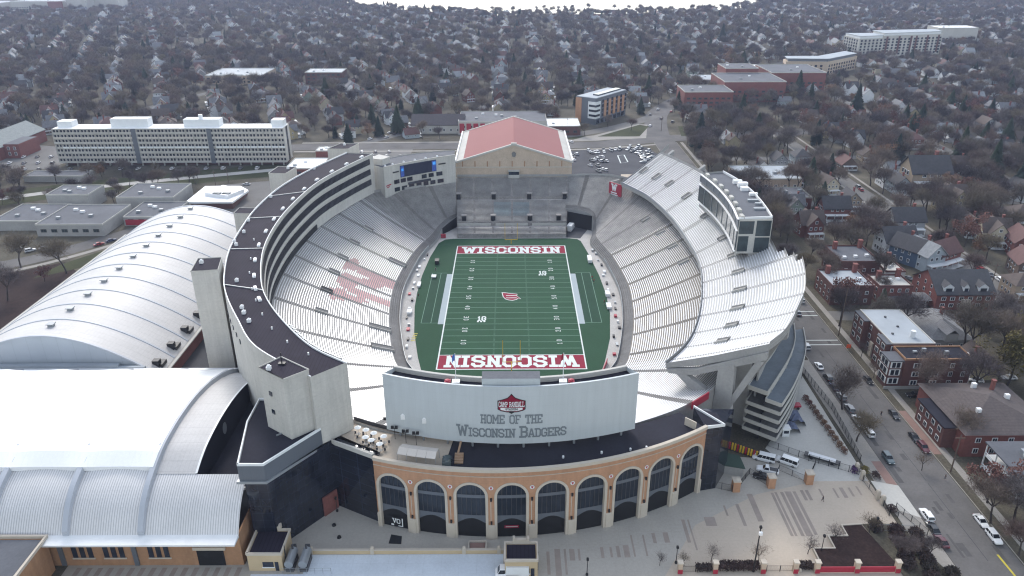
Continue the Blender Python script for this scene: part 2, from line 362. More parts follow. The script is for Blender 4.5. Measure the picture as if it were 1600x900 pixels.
# ---------------------------------------------------------------- block letters (slab serif)
FONT = {
 'A': [[(0, 0), (1.7, 6), (2.3, 6), (4, 0)], [(0.9, 1.9), (3.1, 1.9)], [(-.5, 0), (.8, 0)], [(3.2, 0), (4.5, 0)]],
 'B': [[(-.4, 0), (3, 0), (4, 1), (4, 2.2), (3.2, 3), (4, 3.8), (4, 5), (3, 6), (-.4, 6)], [(.6, 0), (.6, 6)], [(.6, 3), (3.2, 3)]],
 'C': [[(4, 4.2), (4, 5), (3, 6), (1, 6), (0, 5), (0, 1), (1, 0), (3, 0), (4, 1), (4, 1.8)]],
 'D': [[(-.4, 0), (3, 0), (4, 1), (4, 5), (3, 6), (-.4, 6)], [(.6, 0), (.6, 6)]],
 'E': [[(4, 1.3), (4, 0), (-.4, 0)], [(.5, 0), (.5, 6)], [(-.4, 6), (4, 6), (4, 4.7)], [(.5, 3), (2.9, 3)]],
 'F': [[(-.4, 0), (1.6, 0)], [(.5, 0), (.5, 6)], [(-.4, 6), (4, 6), (4, 4.7)], [(.5, 3), (2.9, 3)]],
 'G': [[(4, 4.4), (4, 5), (3, 6), (1, 6), (0, 5), (0, 1), (1, 0), (3, 0), (4, 1), (4, 2.7), (2.4, 2.7)]],
 'H': [[(.4, 0), (.4, 6)], [(3.6, 0), (3.6, 6)], [(.4, 3), (3.6, 3)], [(-.4, 0), (1.2, 0)], [(2.8, 0), (4.4, 0)], [(-.4, 6), (1.2, 6)], [(2.8, 6), (4.4, 6)]],
 'I': [[(1, 0), (1, 6)], [(-.1, 0), (2.1, 0)], [(-.1, 6), (2.1, 6)]],
 'L': [[(-.4, 6), (1.5, 6)], [(.5, 6), (.5, 0)], [(-.4, 0), (4, 0), (4, 1.4)]],
 'M': [[(.3, 0), (.3, 6), (2.5, 2.2), (4.7, 6), (4.7, 0)], [(-.5, 0), (1.1, 0)], [(3.9, 0), (5.5, 0)], [(-.5, 6), (.5, 6)], [(4.5, 6), (5.5, 6)]],
 'N': [[(.4, 0), (.4, 6), (3.7, 0), (3.7, 6)], [(-.5, 0), (1.3, 0)], [(-.5, 6), (.6, 6)], [(2.8, 6), (4.6, 6)]],
 'O': [[(1, 0), (3, 0), (4, 1), (4, 5), (3, 6), (1, 6), (0, 5), (0, 1), (1, 0)]],
 'P': [[(-.4, 0), (1.6, 0)], [(.5, 0), (.5, 6)], [(-.4, 6), (3, 6), (4, 5), (4, 3.6), (3, 2.7), (.5, 2.7)]],
 'R': [[(-.4, 0), (1.5, 0)], [(.5, 0), (.5, 6)], [(-.4, 6), (3, 6), (4, 5), (4, 3.8), (3, 3), (.5, 3)], [(2.4, 3), (3.8, 0), (4.5, 0)]],
 'S': [[(4, 4.5), (4, 5), (3, 6), (1, 6), (0, 5), (0, 4), (1, 3.2), (3, 2.8), (4, 2), (4, 1), (3, 0), (1, 0), (0, 1), (0, 1.5)]],
 'T': [[(2, 0), (2, 6)], [(.9, 0), (3.1, 0)], [(-.2, 4.6), (-.2, 6), (4.2, 6), (4.2, 4.6)]],
 'V': [[(.2, 6), (2, 0), (3.8, 6)], [(-.6, 6), (1, 6)], [(3, 6), (4.6, 6)]],
 'U': [[(.4, 6), (.4, 1), (1.3, 0), (2.7, 0), (3.6, 1), (3.6, 6)], [(-.4, 6), (1.2, 6)], [(2.8, 6), (4.4, 6)]],
 'W': [[(.2, 6), (1.5, 0), (2.9, 5.2), (4.3, 0), (5.6, 6)], [(-.7, 6), (1.1, 6)], [(4.7, 6), (6.5, 6)]],
 '0': [[(1, 0), (2.4, 0), (3.2, 1), (3.2, 5), (2.4, 6), (1, 6), (.2, 5), (.2, 1), (1, 0)]],
 '1': [[(.4, 4.6), (1.4, 6), (1.4, 0)], [(.3, 0), (2.5, 0)]],
 '2': [[(0, 4.6), (.6, 6), (2.6, 6), (3.2, 5), (3.2, 4), (0, 0), (3.2, 0)]],
 '3': [[(0, 6), (3.2, 6), (3.2, 3.4), (1.2, 3.1), (3.2, 2.8), (3.2, 0), (0, 0)]],
 '4': [[(2.4, 0), (2.4, 6), (0, 2), (3.4, 2)]],
 '5': [[(3.1, 6), (.2, 6), (.2, 3.4), (2.4, 3.4), (3.2, 2.6), (3.2, 0), (0, 0)]],
}
ADV = {'I': 2.0, 'M': 5.0, 'W': 5.8, ' ': 2.4}
def text_width(t, gap=1.5):
    return sum(ADV.get(c, 3.4 if c.isdigit() else 4) + gap for c in t) - gap

def text(mb, t, place, h, thick=1.15, m=0, gap=1.5, widen=1.0, small=None):
    """lettering as flat strokes; place(u, v, n) maps letter space in metres (centred on u) to the surface, n = lift"""
    k = h / 6; adv = 0; total = 0
    sizes = []
    for i, c in enumerate(t):
        s = 1.0 if (small is None or i == 0 or t[i - 1] == ' ') else small
        sizes.append(s); total += (ADV.get(c, 3.4 if c.isdigit() else 4) + gap) * s
    total -= gap; x = -total / 2; q = 0
    for c, s in zip(t, sizes):
        for st in FONT.get(c, []):
            for a, b in zip(st[:-1], st[1:]):
                d = (b[0] - a[0], b[1] - a[1]); l = hypot(*d)
                if l < 1e-6: continue
                d = (d[0] / l, d[1] / l); th = thick / 2
                e = th * 0.8
                a2 = (a[0] - d[0] * e, a[1] - d[1] * e); b2 = (b[0] + d[0] * e, b[1] + d[1] * e)
                n = (-d[1] * th, d[0] * th)
                lift = 0.004 * (q % 9); q += 1
                mb.face([place(((x + p[0] * s)) * k * widen, p[1] * s * k, lift) for p in ((a2[0] + n[0], a2[1] + n[1]), (a2[0] - n[0], a2[1] - n[1]), (b2[0] - n[0], b2[1] - n[1]), (b2[0] + n[0], b2[1] + n[1]))], m)
        x += (ADV.get(c, 3.4 if c.isdigit() else 4) + gap) * s
# ================================================================ FIELD
TURF = [(-27.5, 64.6), (-31, 63.6), (-33.6, 59), (-36, 42), (-37.4, 22), (-37.6, 5), (-37.1, -8.4), (-34.9, -29), (-31.6, -47), (-29, -58), (-25, -64), (25, -64), (28.6, -59), (31.2, -50), (34.8, -34), (37.1, -14.5), (37.6, 3), (36.8, 21.4), (34.6, 45), (32.5, 61), (31, 63.6), (27.5, 64.6)]
b = MB(); b.face([(x, y, 0.10) for x, y in TURF]); struct(b, 'turf_surround', 'turf_plain')
FW, FL = 24.385, 54.865
b = MB(); b.face([(-FW, -45.72, .115), (FW, -45.72, .115), (FW, 45.72, .115), (-FW, 45.72, .115)]); struct(b, 'football_field', 'turf')
b = MB()
for s in (-1, 1):
    y0, y1 = sorted((s * 45.72, s * FL))
    b.face([(-FW, y0, .115), (FW, y0, .115), (FW, y1, .115), (-FW, y1, .115)])
struct(b, 'end_zone_paint', 'crimson')
b = MB()
for k in range(-9, 10):                                  # yard lines
    y = k * 4.572; b.face([(-FW, y - .1, .128), (FW, y - .1, .128), (FW, y + .1, .128), (-FW, y + .1, .128)])
for s in (-1, 1):                                        # hash marks
    x = s * 6.1
    for k in range(-49, 50): b.face([(x - .3, k * .9144 - .06, .129), (x + .3, k * .9144 - .06, .129), (x + .3, k * .9144 + .06, .129), (x - .3, k * .9144 + .06, .129)])
struct(b, 'yard_lines', 'line_faint')
b = MB()
for s in (-1, 1):
    x0, x1 = sorted((s * FW, s * (FW + .45)))
    b.face([(x0, -FL - .4, .132), (x1, -FL - .4, .132), (x1, FL + .4, .132), (x0, FL + .4, .132)])
    y0, y1 = sorted((s * FL, s * (FL + .45))); b.face([(-FW, y0, .132), (FW, y0, .132), (FW, y1, .132), (-FW, y1, .132)])
for s in (-1, 1): b.face([(-FW, s * 45.72 - .15, .136), (FW, s * 45.72 - .15, .136), (FW, s * 45.72 + .15, .136), (-FW, s * 45.72 + .15, .136)])
struct(b, 'boundary_lines', 'line_white'); b = MB()
for s in (-1, 1):                                        # team-area boxes beside the field
    for x in (s * 33.2, s * 29.6): b.face([(x - .1, -22, .133), (x + .1, -22, .133), (x + .1, 24, .133), (x - .1, 24, .133)])
    for y in (-22, 24): x0, x1 = sorted((s * 27, s * 33.2)); b.face([(x0, y - .1, .137), (x1, y - .1, .137), (x1, y + .1, .137), (x0, y + .1, .137)])
struct(b, 'team_area_lines', 'line_faint')
b = MB()
for s in (-1, 1):
    x0, x1 = sorted((s * (FW + .46), s * 27)); b.face([(x0, -22.9, .131), (x1, -22.9, .131), (x1, 22.9, .131), (x0, 22.9, .131)])
struct(b, 'sideline_border', 'line_grey')
b = MB()
for s in (-1, 1):
    x0, x1 = sorted((s * 27.05, s * 33)); b.face([(x0, -21.9, .121), (x1, -21.9, .121), (x1, 23.9, .121), (x0, 23.9, .121)])
struct(b, 'team_area', 'turf_dark')
b = MB()                                                 # yellow stripes at the near left corner
for k in range(5): b.face([(-35.4 + k * .1, -35.5 + k * 1.25, .13), (-33.9 + k * .1, -35.5 + k * 1.25, .13), (-33.9 + k * .1, -35.1 + k * 1.25, .13), (-35.4 + k * .1, -35.1 + k * 1.25, .13)])
struct(b, 'yellow_stripes', 'line_yellow')
b = MB()
text(b, 'WISCONSIN', lambda u, v, n: (u, 46.9 + v, .14 + n), 6.2, 1.45, gap=2.1, widen=.82)
text(b, 'WISCONSIN', lambda u, v, n: (-u, -46.9 - v, .14 + n), 6.2, 1.45, gap=2.1, widen=.82)
struct(b, 'end_zone_lettering', 'line_white')
b = MB()
for k in range(-4, 5):
    nn = str(50 - abs(k) * 10); y = k * 9.144
    for j, ch in enumerate(nn):
        o = (j - .5) * 2.1
        text(b, ch, lambda u, v, n: (-17.6 + v * .9, y - o - u, .14 + n), 1.8, .95, widen=.85)
        text(b, ch, lambda u, v, n: (17.6 - v * .9, y + o + u, .14 + n), 1.8, .95, widen=.85)
struct(b, 'yard_numbers', 'line_white')
b = MB()                                                 # conference blocks
for cx, cy in ((13.2, 22), (-11, -20.5)):
    for k in range(3): b.face([(cx - 1.7 + k * 1.2, cy - .9, .139 + .004 * k), (cx - 1.0 + k * 1.2, cy - .9, .139 + .004 * k), (cx - 1.0 + k * 1.2, cy + .2, .139 + .004 * k), (cx - 1.7 + k * 1.2, cy + .2, .139 + .004 * k)])
    text(b, '1G', lambda u, v, n: (cx + u, cy + .5 + v, .14 + n), 3.0, 1.5, widen=.62)
struct(b, 'conference_marks', 'line_white')
LG = [(538, 365), (560, 366), (590, 370), (612, 372), (632, 374), (630, 386), (655, 403), (636, 401), (628, 408), (603, 413), (580, 411), (562, 406), (546, 392)]
LP = [G(640 + x / 3.75, 360 + y / 3.75) for x, y in LG]
cx, cy = sum(p[0] for p in LP) / len(LP), sum(p[1] for p in LP) / len(LP)
b = MB(); b.face([(cx + (x - cx) * .98, cy + (y - cy) * 1.0, .139) for x, y in LP], 0); b.face([(cx + (x - cx) * .9, cy + (y - cy) * .88, .145) for x, y in LP], 1)
for k in (-1.2, .9): b.face([(cx - 2.2, cy + k - .22, .152), (cx + 2.0, cy + k - .22, .152), (cx + 2.0, cy + k + .22, .152), (cx - 2.2, cy + k + .22, .152)], 0)
o = b.build('midfield_emblem', ['line_white', 'crimson']); o['kind'] = 'structure'

mat('stand_pale', (0.50, 0.495, 0.485), 0.8, var=0.12, scale=0.15, fine=0.05, spec=0.2)
def goalpost(y, s, label):
    t = thing('goal_post', label, 'goal post', (0, y, 0), 'yellow goal posts')
    b = MB(); b.tube((0, y + s * 2.2, .1), (0, y + s * 2.2, 2.0), .16, n=8); b.tube((0, y + s * 2.2, 2.0), (0, y, 3.05), .14, n=8); b.build('stem', 'yellow', t)
    b = MB(); b.tube((-2.82, y, 3.05), (2.82, y, 3.05), .12, n=8); b.build('crossbar', 'yellow', t)
    for x in (-2.82, 2.82): b = MB(); b.tube((x, y, 3.05), (x, y, 11), .1, n=8); b.build('upright', 'yellow', t)
goalpost(-FL - .6, -1, 'yellow goal post at the near end zone of the football field')
goalpost(FL + .6, 1, 'yellow goal post at the far end zone below the concrete stand')

# ================================================================ SEATING BOWL
ST = [ # wall x, y, z   top row x, y, z      (round from the far left, past the near end, to the far right)
 (-26.5, 81, 5.5, -27.5, 96, 18.4), (-30, 77, 4.6, -39, 89.5, 18.6), (-33.2, 69, 3.0, -50, 81, 19.2), (-34.6, 60, 1.5, -64.5, 73.5, 20), (-37.6, 49, 1.5, -72, 56, 20),
 (-40.6, 32, 1.5, -78.6, 38, 20), (-42.8, 5, 1.5, -82, 8, 20), (-41.3, -18, 1.5, -82, -18, 20), (-38.8, -34, 1.5, -79.5, -42, 20), (-35.4, -50, 1.5, -73, -66, 20), (-33, -56.5, 1.5, -66.5, -81, 20),
 (-29, -62.5, 1.5, -57, -96, 20), (-24, -65.6, 1.5, -45, -108.5, 19.5), (-17, -67.2, 1.5, -32, -116.6, 18.8), (-9, -67.8, 1.5, -17, -119.0, 18.2), (0, -68, 1.5, 0, -119.6, 17.8), (9, -67.8, 1.5, 17, -117.8, 17.6), (17, -67.2, 1.5, 33, -111.5, 17.6), (24, -65.6, 1.5, 46, -104, 17.8),
 (29, -62.5, 1.5, 57, -93, 17.8), (33, -56.5, 1.5, 66, -80, 18.5), (35.4, -50, 1.5, 72.5, -65, 19), (38.8, -34, 1.5, 79, -42, 20), (41.3, -18, 1.5, 82, -18, 20), (42.8, 5, 1.5, 82, 8, 20), (40.6, 32, 1.5, 79, 38, 20), (38, 46, 1.5, 75, 57, 20),
 (36.4, 57, 1.5, 69, 76, 20), (38, 64, 2.5, 62, 92, 19.2), (39, 75, 7.5, 51, 104, 18.6), (33, 81.5, 8.6, 40, 107, 18.2), (26.5, 83, 8.8, 29, 106.5, 18)]
D = smooth_line(ST, 7)
NS = len(D); ROWS = 55
S_IN = [0.0]
for a, c in zip(D[:-1], D[1:]): S_IN.append(S_IN[-1] + hypot(c[0] - a[0], c[1] - a[1]) * .5 + hypot(c[3] - a[3], c[4] - a[4]) * .5)
LTOT = S_IN[-1]
# resample evenly along the mean perimeter
N2 = 260; E = []
j = 0
for i in range(N2 + 1):
    s = LTOT * i / N2
    while j < NS - 2 and S_IN[j + 1] < s: j += 1
    f = (s - S_IN[j]) / (S_IN[j + 1] - S_IN[j] or 1)
    E.append(tuple(p + (q - p) * f for p, q in zip(D[j], D[j + 1])))
SEG = LTOT / N2
def bowl(i, t, up=0.0):
    w = E[i]; g = .87 * t + .13 * t * t
    return (w[0] + (w[3] - w[0]) * t, w[1] + (w[4] - w[1]) * t, w[2] + (w[5] - w[2]) * g + up)
AISLE = set(); step = 16.3 / SEG; k = step * .6
while k < N2: AISLE.add(int(k)); k += step
grand = thing('lower_grandstand', 'horseshoe lower grandstand of silvery bench rows round the football field', 'grandstand', (0, 0, 0))
b = MB()
for i in range(N2):
    x = bowl(i, .5)[0]; y = bowl(i, .5)[1]
    far = i < 22 or i > N2 - 40
    for r in range(ROWS):
        t0, t1 = r / ROWS, (r + 1) / ROWS
        a, c, d, e = bowl(i, t0), bowl(i + 1, t0), bowl(i, t1), bowl(i + 1, t1)
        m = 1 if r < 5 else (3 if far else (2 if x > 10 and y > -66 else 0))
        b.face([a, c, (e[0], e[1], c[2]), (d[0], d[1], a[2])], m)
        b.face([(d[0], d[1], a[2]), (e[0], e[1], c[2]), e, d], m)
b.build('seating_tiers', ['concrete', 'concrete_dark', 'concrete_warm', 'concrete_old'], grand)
b = MB()
for i in range(N2):
    a, c, d, e = bowl(i, 0), bowl(i + 1, 0), bowl(i, 1), bowl(i + 1, 1)
    b.face([(c[0], c[1], 0), (a[0], a[1], 0), (a[0], a[1], a[2]), (c[0], c[1], c[2])])
b.build('field_wall', 'concrete', grand)
b = MB()
for i in range(N2):
    d, e = bowl(i, 1), bowl(i + 1, 1)
    b.face([(d[0], d[1], 0), (e[0], e[1], 0), (e[0], e[1], e[2] + 1.1), (d[0], d[1], d[2] + 1.1)])
b.build('perimeter_wall', 'concrete', grand)
b = MB()                                                  # rail along the field wall
rail = [bowl(i, 0) for i in range(26, N2 - 40)]
b.wall([(p[0], p[1]) for p in rail], 1.5, 2.5, .12)
b.build('field_railing', 'grey_metal', grand)
WS = [[(330, 190), (430, 165), (480, 235), (740, 380), (960, 500), (900, 550), (700, 480), (420, 310), (270, 290)],
      [(210, 380), (270, 330), (470, 390), (620, 430), (760, 490), (700, 530), (480, 460), (420, 500), (560, 560), (720, 640), (900, 690), (860, 735), (740, 720), (560, 640), (330, 540), (200, 440)],
      [(120, 510), (300, 520), (330, 580), (480, 620), (640, 690), (440, 680), (280, 655), (120, 640)]]
def red_w(p):
    q = PX(*p); q = ((q[0] - 500) * 7.5, (q[1] - 380) * 7.5)
    return any(inpoly(q, w) for w in WS)
for r in range(5, ROWS):
    b = MB(); ta, tb = (r + .52) / ROWS, (r + .94) / ROWS
    lift = .40
    for i in range(N2):
        x, y = bowl(i, .5)[:2]
        z0 = bowl(i, r / ROWS)[2] + lift; z1 = bowl(i + 1, r / ROWS)[2] + lift
        a, c, d, e = bowl(i, ta), bowl(i + 1, ta), bowl(i, tb), bowl(i + 1, tb)
        m = 1 if (i < 22 or i > N2 - 40) else 0
        if x < -40 and -30 < y < 30 and red_w((a[0], a[1], z0)): m = 2
        if i in AISLE: m = 3
        b.face([(a[0], a[1], z0), (c[0], c[1], z1), (e[0], e[1], z1), (d[0], d[1], z0)], m)
        b.face([(a[0], a[1], z0 - .09), (c[0], c[1], z1 - .09), (c[0], c[1], z1), (a[0], a[1], z0)], m)
    b.build('bench_row', ['aluminium_bench', 'weathered_bench', 'red_bench', 'concrete_dark'], grand)
def vomitory(i, t0, t1, w, parent, fn, name='vomitory'):
    """rail box round a stair opening, long side up the slope"""
    a, c = fn(i, t0), fn(i, t1); n = fn(i + 1, t0)
    ux = Vector((c[0] - a[0], c[1] - a[1])).normalized(); vx = Vector((-ux[1], ux[0]))
    b = MB()
    P = [(a[0] + vx[0] * s * w, a[1] + vx[1] * s * w, a[2], c[0] + vx[0] * s * w, c[1] + vx[1] * s * w, c[2]) for s in (-1, 1)]
    for s, q in zip((-1, 1), P):
        k = vx * s * .25
        lo = [(q[0], q[1], q[2] - .4), (q[3], q[4], q[5] - .4), (q[3], q[4], q[5] + .75), (q[0], q[1], q[2] + .75)]
        b.grid([[lo[0], lo[1]], [lo[3], lo[2]]]); b.grid([[(p[0] + k[0], p[1] + k[1], p[2]) for p in (lo[0], lo[1])], [(p[0] + k[0], p[1] + k[1], p[2]) for p in (lo[3], lo[2])]])
        b.face([lo[2], lo[3], (lo[3][0] + k[0], lo[3][1] + k[1], lo[3][2]), (lo[2][0] + k[0], lo[2][1] + k[1], lo[2][2])])
    q0, q1 = P
    b.face([(q0[3], q0[4], q0[5] - .4), (q1[3], q1[4], q1[5] - .4), (q1[3], q1[4], q1[5] + .75), (q0[3], q0[4], q0[5] + .75)])
    b.face([(q0[0], q0[1], q0[2] + .45), (q1[0], q1[1], q1[2] + .45), (q1[3], q1[4], q1[5] + .5), (q0[3], q0[4], q0[5] + .5)], 1)
    b.build(name, ['concrete_pale', 'concrete_dark'], parent)
for px, py in [(580, 338), (555, 358), (528, 380), (508, 405), (484, 433), (482, 464), (481, 498), (1077, 403), (1052, 383), (1030, 362), (1007, 340), (1040, 563)]:
    best = min(((hypot(*(u - v for u, v in zip(PX(*bowl(i, .62)), (px, py)))), i) for i in range(N2)))[1]
    vomitory(min(sorted(AISLE), key=lambda q: abs(q - best)), .58, .68, 1.0, grand, bowl)
for px, py in [(620, 500), (612, 541), (642, 420)]:
    best = min(((hypot(*(u - v for u, v in zip(PX(*bowl(i, .2)), (px, py)))), i) for i in range(N2)))[1]
    vomitory(min(sorted(AISLE), key=lambda q: abs(q - best)), .08, .26, 1.2, grand, bowl, 'entry_ramp')
b = MB()                                                  # aprons between turf and wall
b.face([(E[i][0], E[i][1], .05) for i in range(0, N2 + 1, 2)]); struct(b, 'field_apron', 'gravel')

# ================================================================ FAR END STAND
end = thing('end_stand', 'weathered grey concrete bleacher stand below the tan brick hall', 'grandstand', (0, 86, 0))
EX0, EX1 = -26.3, 26.3
def flare(y): return (y - 66) / 40
prof = []                                                 # y, z of the steps
b = MB(); bw = MB(); bb = MB()
def tier(y0, z0, y1, z1, n, mb, x0f, x1f):
    for k in range(n):
        ya, yb = y0 + (y1 - y0) * k / n, y0 + (y1 - y0) * (k + 1) / n
        za, zb = z0 + (z1 - z0) * k / n, z0 + (z1 - z0) * (k + 1) / n
        mb.face([(x0f(ya), ya, za), (x1f(ya), ya, za), (x1f(yb), yb, za), (x0f(yb), yb, za)])
        mb.face([(x0f(yb), yb, za), (x1f(yb), yb, za), (x1f(yb), yb, zb), (x0f(yb), yb, zb)])
X0 = lambda y: -25.4 - 2.4 * flare(y)
X1 = lambda y: 26.0 + 3.6 * flare(y)
b.face([(X0(66), 65.6, 0), (X1(66), 65.6, 0), (X1(66), 65.6, 2.2), (X0(66), 65.6, 2.2)])
b.face([(X0(66), 65.6, 2.2), (X1(66), 65.6, 2.2), (X1(66), 66.2, 2.2), (X0(66), 66.2, 2.2)])
tier(66.2, 1.4, 71, 3.3, 6, b, X0, X1)
b.face([(X0(71), 71, 3.3), (X1(71), 71, 3.3), (X1(74), 74, 3.3), (X0(74), 74, 3.3)])
b.face([(X0(74), 74, 3.3), (X1(74), 74, 3.3), (X1(74), 74, 5.4), (X0(74), 74, 5.4)])
tier(74, 5.0, 89.2, 11.0, 19, b, X0, X1)
b.face([(X0(89.2), 89.2, 11.0), (X1(89.2), 89.2, 11.0), (X1(91), 91, 11.0), (X0(91), 91, 11.0)])
b.face([(X0(91), 91, 11.0), (X1(91), 91, 11.0), (X1(91), 91, 12.3), (X0(91), 91, 12.3)])
tier(91, 12.0, 105.6, 17.8, 19, b, X0, X1)
for xf in (X0, X1):
    b.face([(xf(66), 65.6, 0), (xf(106), 105.6, 0), (xf(106), 105.6, 17.8), (xf(91), 91, 12.3), (xf(74), 74, 5.4), (xf(66), 65.6, 2.2)])
b.build('concrete_tiers', 'concrete_old', end)
AX = [-26, -17.2, -8.6, 0.4, 9, 17.8, 26.2]
for (y0, z0, y1, z1, n) in ((66.2, 1.4, 71, 3.3, 6), (74, 5.0, 89.2, 11.0, 19), (91, 12.0, 105.6, 17.8, 19)):
    for k in range(n):
        b = MB(); y = y0 + (y1 - y0) * (k + .5) / n; z = z0 + (z1 - z0) * k / n + .4; d = (y1 - y0) / n * .22
        for xa, xb in zip(AX[:-1], AX[1:]):
            fa = xa * (1 + .1 * flare(y)) + .5; fb = xb * (1 + .1 * flare(y)) - .5
            m = 1 if (n == 19 and z0 < 6 and 5 <= k <= 16 and -9 < xa < 9) else 0
            b.box(fa, fb, y - d, y + d, z - .06, z, m)
        b.build('bench_row', ['weathered_bench', 'blue_bench'], end)
for x, y, z in [(-26, 90.2, 12), (-8.6, 90.2, 12), (9, 90.2, 12), (26.6, 90.2, 12), (-22.6, 74.6, 6), (-8.6, 74.6, 6), (9, 74.6, 6), (22.8, 74.6, 6)]:
    b = MB(); b.box(x - 1.3, x + 1.3, y + .3, y + 2.6, z - 1.0, z + 2.0, 0); b.box(x - 1.0, x + 1.0, y + .05, y + .3, z - 1.0, z + 1.6, 1)
    b.build('stair_opening', ['concrete_old', 'void'], end)
b = MB(); b.box(X0(73), -9.6, 73.3, 73.6, 3.3, 4.6); b.box(-7.4, 8, 73.3, 73.6, 3.3, 4.6); b.box(10, X1(73), 73.3, 73.6, 3.3, 4.6); b.build('aisle_wall', 'concrete_pale', end)

# ================================================================ FIELD HOUSE (gabled hall behind the end stand)
fh = thing('brick_hall', 'tan brick sports hall with big pink red gable roof', 'hall', (1.5, 139, 0))
fx0, fx1, fy0, fy1, fe, fa, fm = -27.8, 31, 106.6, 172, 25.6, 34.6, 1.5
b = MB()
b.face([(fx0, fy0, 0), (fx1, fy0, 0), (fx1, fy0, fe), (fm, fy0, fa), (fx0, fy0, fe)])
b.face([(fx1, fy1, 0), (fx0, fy1, 0), (fx0, fy1, fe), (fm, fy1, fa), (fx1, fy1, fe)])
b.face([(fx0, fy1, 0), (fx0, fy0, 0), (fx0, fy0, fe), (fx0, fy1, fe)]); b.face([(fx1, fy0, 0), (fx1, fy1, 0), (fx1, fy1, fe), (fx1, fy0, fe)])
b.build('brick_wall', 'brick_buff', fh)
b = MB()
gz = fe + (fa - fe) * (1 - 0.87)
sl = (fa - fe) / (fm - fx0)
b.grid([[(fx0 + 3.6, fy0 + .8, fe + 3.6 * sl + .15), (fx0 + 3.6, fy1 - .8, fe + 3.6 * sl + .15)], [(fm, fy0 + .8, fa + .15), (fm, fy1 - .8, fa + .15)], [(fx1 - 3.6, fy0 + .8, fe + 3.6 * sl + .15), (fx1 - 3.6, fy1 - .8, fe + 3.6 * sl + .15)]])
rf = b.build('roof', 'pink_roof', fh)
for x0, x1, z0, z1 in ((fx0 - .4, fx0 + 3.6, fe - .1, fe + 3.6 * sl + .1), (fx1 + .4, fx1 - 3.6, fe - .1, fe + 3.6 * sl + .1)):
    b = MB(); b.grid([[(x0, fy0, z0 + .1), (x0, fy1, z0 + .1)], [(x1, fy0, z1), (x1, fy1, z1)]]); b.build('gutter', 'concrete_pale', fh)
for y0, y1 in ((fy0 - .5, fy0 + .8), (fy1 - .8, fy1 + .5)):  # coping along both gables
    b = MB()
    for x0, x1 in ((fx0 - .6, fm), (fx1 + .6, fm)):
        z0, z1 = fe + .25, fa + .45
        b.grid([[(x0, y0, z0 - .9), (x1, y0, z1 - .9)], [(x0, y0, z0), (x1, y0, z1)], [(x0, y1, z0), (x1, y1, z1)], [(x0, y1, z0 - .5), (x1, y1, z1 - .5)]])
    b.build('coping', 'concrete_pale', fh)
b = MB(); b.box(fm - 1.4, fm + 1.4, fy0 - .7, fy0 + 1, fa - .3, fa + .7); b.build('finial_block', 'concrete_pale', fh)
for x in (fx0 - .4, fx1 + .4):
    b = MB(); b.box(x - .35, x + .35, fy0, fy1, fe - .2, fe + .9); b.build('side_parapet', 'white_paint', fh)
b = MB(); b.box(fx0, fx1, fy0 - .25, fy0 - .02, 22.6, 23.2); b.build('belt_course', 'stone_cream', fh)
b = MB(); b.box(fx0, fx1, fy0 - .12, fy0 - .02, 17.9, 19.1); b.build('base_course', 'concrete', fh)
b = MB()
for i in range(9): b.box(fx0 + 3 + i * 6.3, fx0 + 3.5 + i * 6.3, fy0 - .15, fy0 - .02, 23.2, 26.0)
b.build('pilasters', 'brick_orange', fh)
b = MB(); b.face([(fm - .9, fy0 - .3, 28.6), (fm + .9, fy0 - .3, 28.6), (fm + 1.1, fy0 - .3, 30.2), (fm, fy0 - .3, 31.1), (fm - 1.1, fy0 - .3, 30.2)]); b.box(fm - .7, fm + .7, fy0 - .25, fy0 - .05, 28.2, 30.8); b.build('crest', 'concrete_dark', fh)
b = MB(); b.box(fm - 2.8, fm + 2.8, fy0 - 2.4, fy0 - .05, 17.7, 19.4, 0); b.box(fm - 2.6, fm + 2.6, fy0 - 2.2, fy0 - .05, 19.4, 21.2, 1); b.box(fm - 2.9, fm + 2.9, fy0 - 2.6, fy0 - .05, 21.2, 21.5, 0); b.build('camera_booth', ['concrete_pale', 'glass_dark'], fh)
for i in range(10):
    b = MB(); y = fy0 + 5 + i * 6.2; b.box(fx1 + .02, fx1 + .14, y, y + 2.6, 12, 21); b.build('side_window', 'glass_dark', fh)

# ================================================================ SUITE BUILDING ON THE LEFT
IN38 = [(-63.8, 75), (-71.8, 54), (-78.8, 30), (-81.6, 5), (-81.9, -18), (-79.3, -43), (-73.0, -67), (-66.6, -82), (-57, -97.2), (-48, -108.4), (-38.4, -115.9)]
OUT38 = [(-76.5, 77), (-86.6, 49), (-92.5, 24), (-94.2, 0), (-93.3, -19), (-90.3, -43.6), (-85, -64.2), (-80, -77.5), (-71.6, -93.3), (-61.9, -108.7), (-45.4, -122.6)]
II, OO = smooth_line(IN38, 8), smooth_line(OUT38, 8)
su = thing('suite_building', 'curved pale concrete suite tower with dark flat roof along the left stands', 'building', (-86, 0, 0))
b = MB(); b.grid([[(p[0], p[1], 38) for p in OO], [(p[0], p[1], 38) for p in II]]); su_roof = b.build('roof', 'roof_seam_dark', su)
b = MB()
b.grid([[(p[0], p[1], 0 if p[0] < -64 else 19.6) for p in OO], [(p[0], p[1], 38.5) for p in OO]])
b.grid([[(p[0], p[1], 20) for p in II], [(p[0], p[1], 38.4) for p in II]])
for k, z in ((0, 0), (-1, 19.6)): b.grid([[(II[k][0], II[k][1], z), (OO[k][0], OO[k][1], z)], [(II[k][0], II[k][1], 38.4), (OO[k][0], OO[k][1], 38.4)]])
b.build('concrete_wall', 'concrete_wall', su)
b = MB(); b.wall(OO, 38.02, 38.55, .3, off=.2); b.build('roof_edge', 'white_paint', su)
b = MB(); b.wall(II, 38.02, 38.4, .25, off=-.15); b.build('roof_edge', 'white_paint', su)
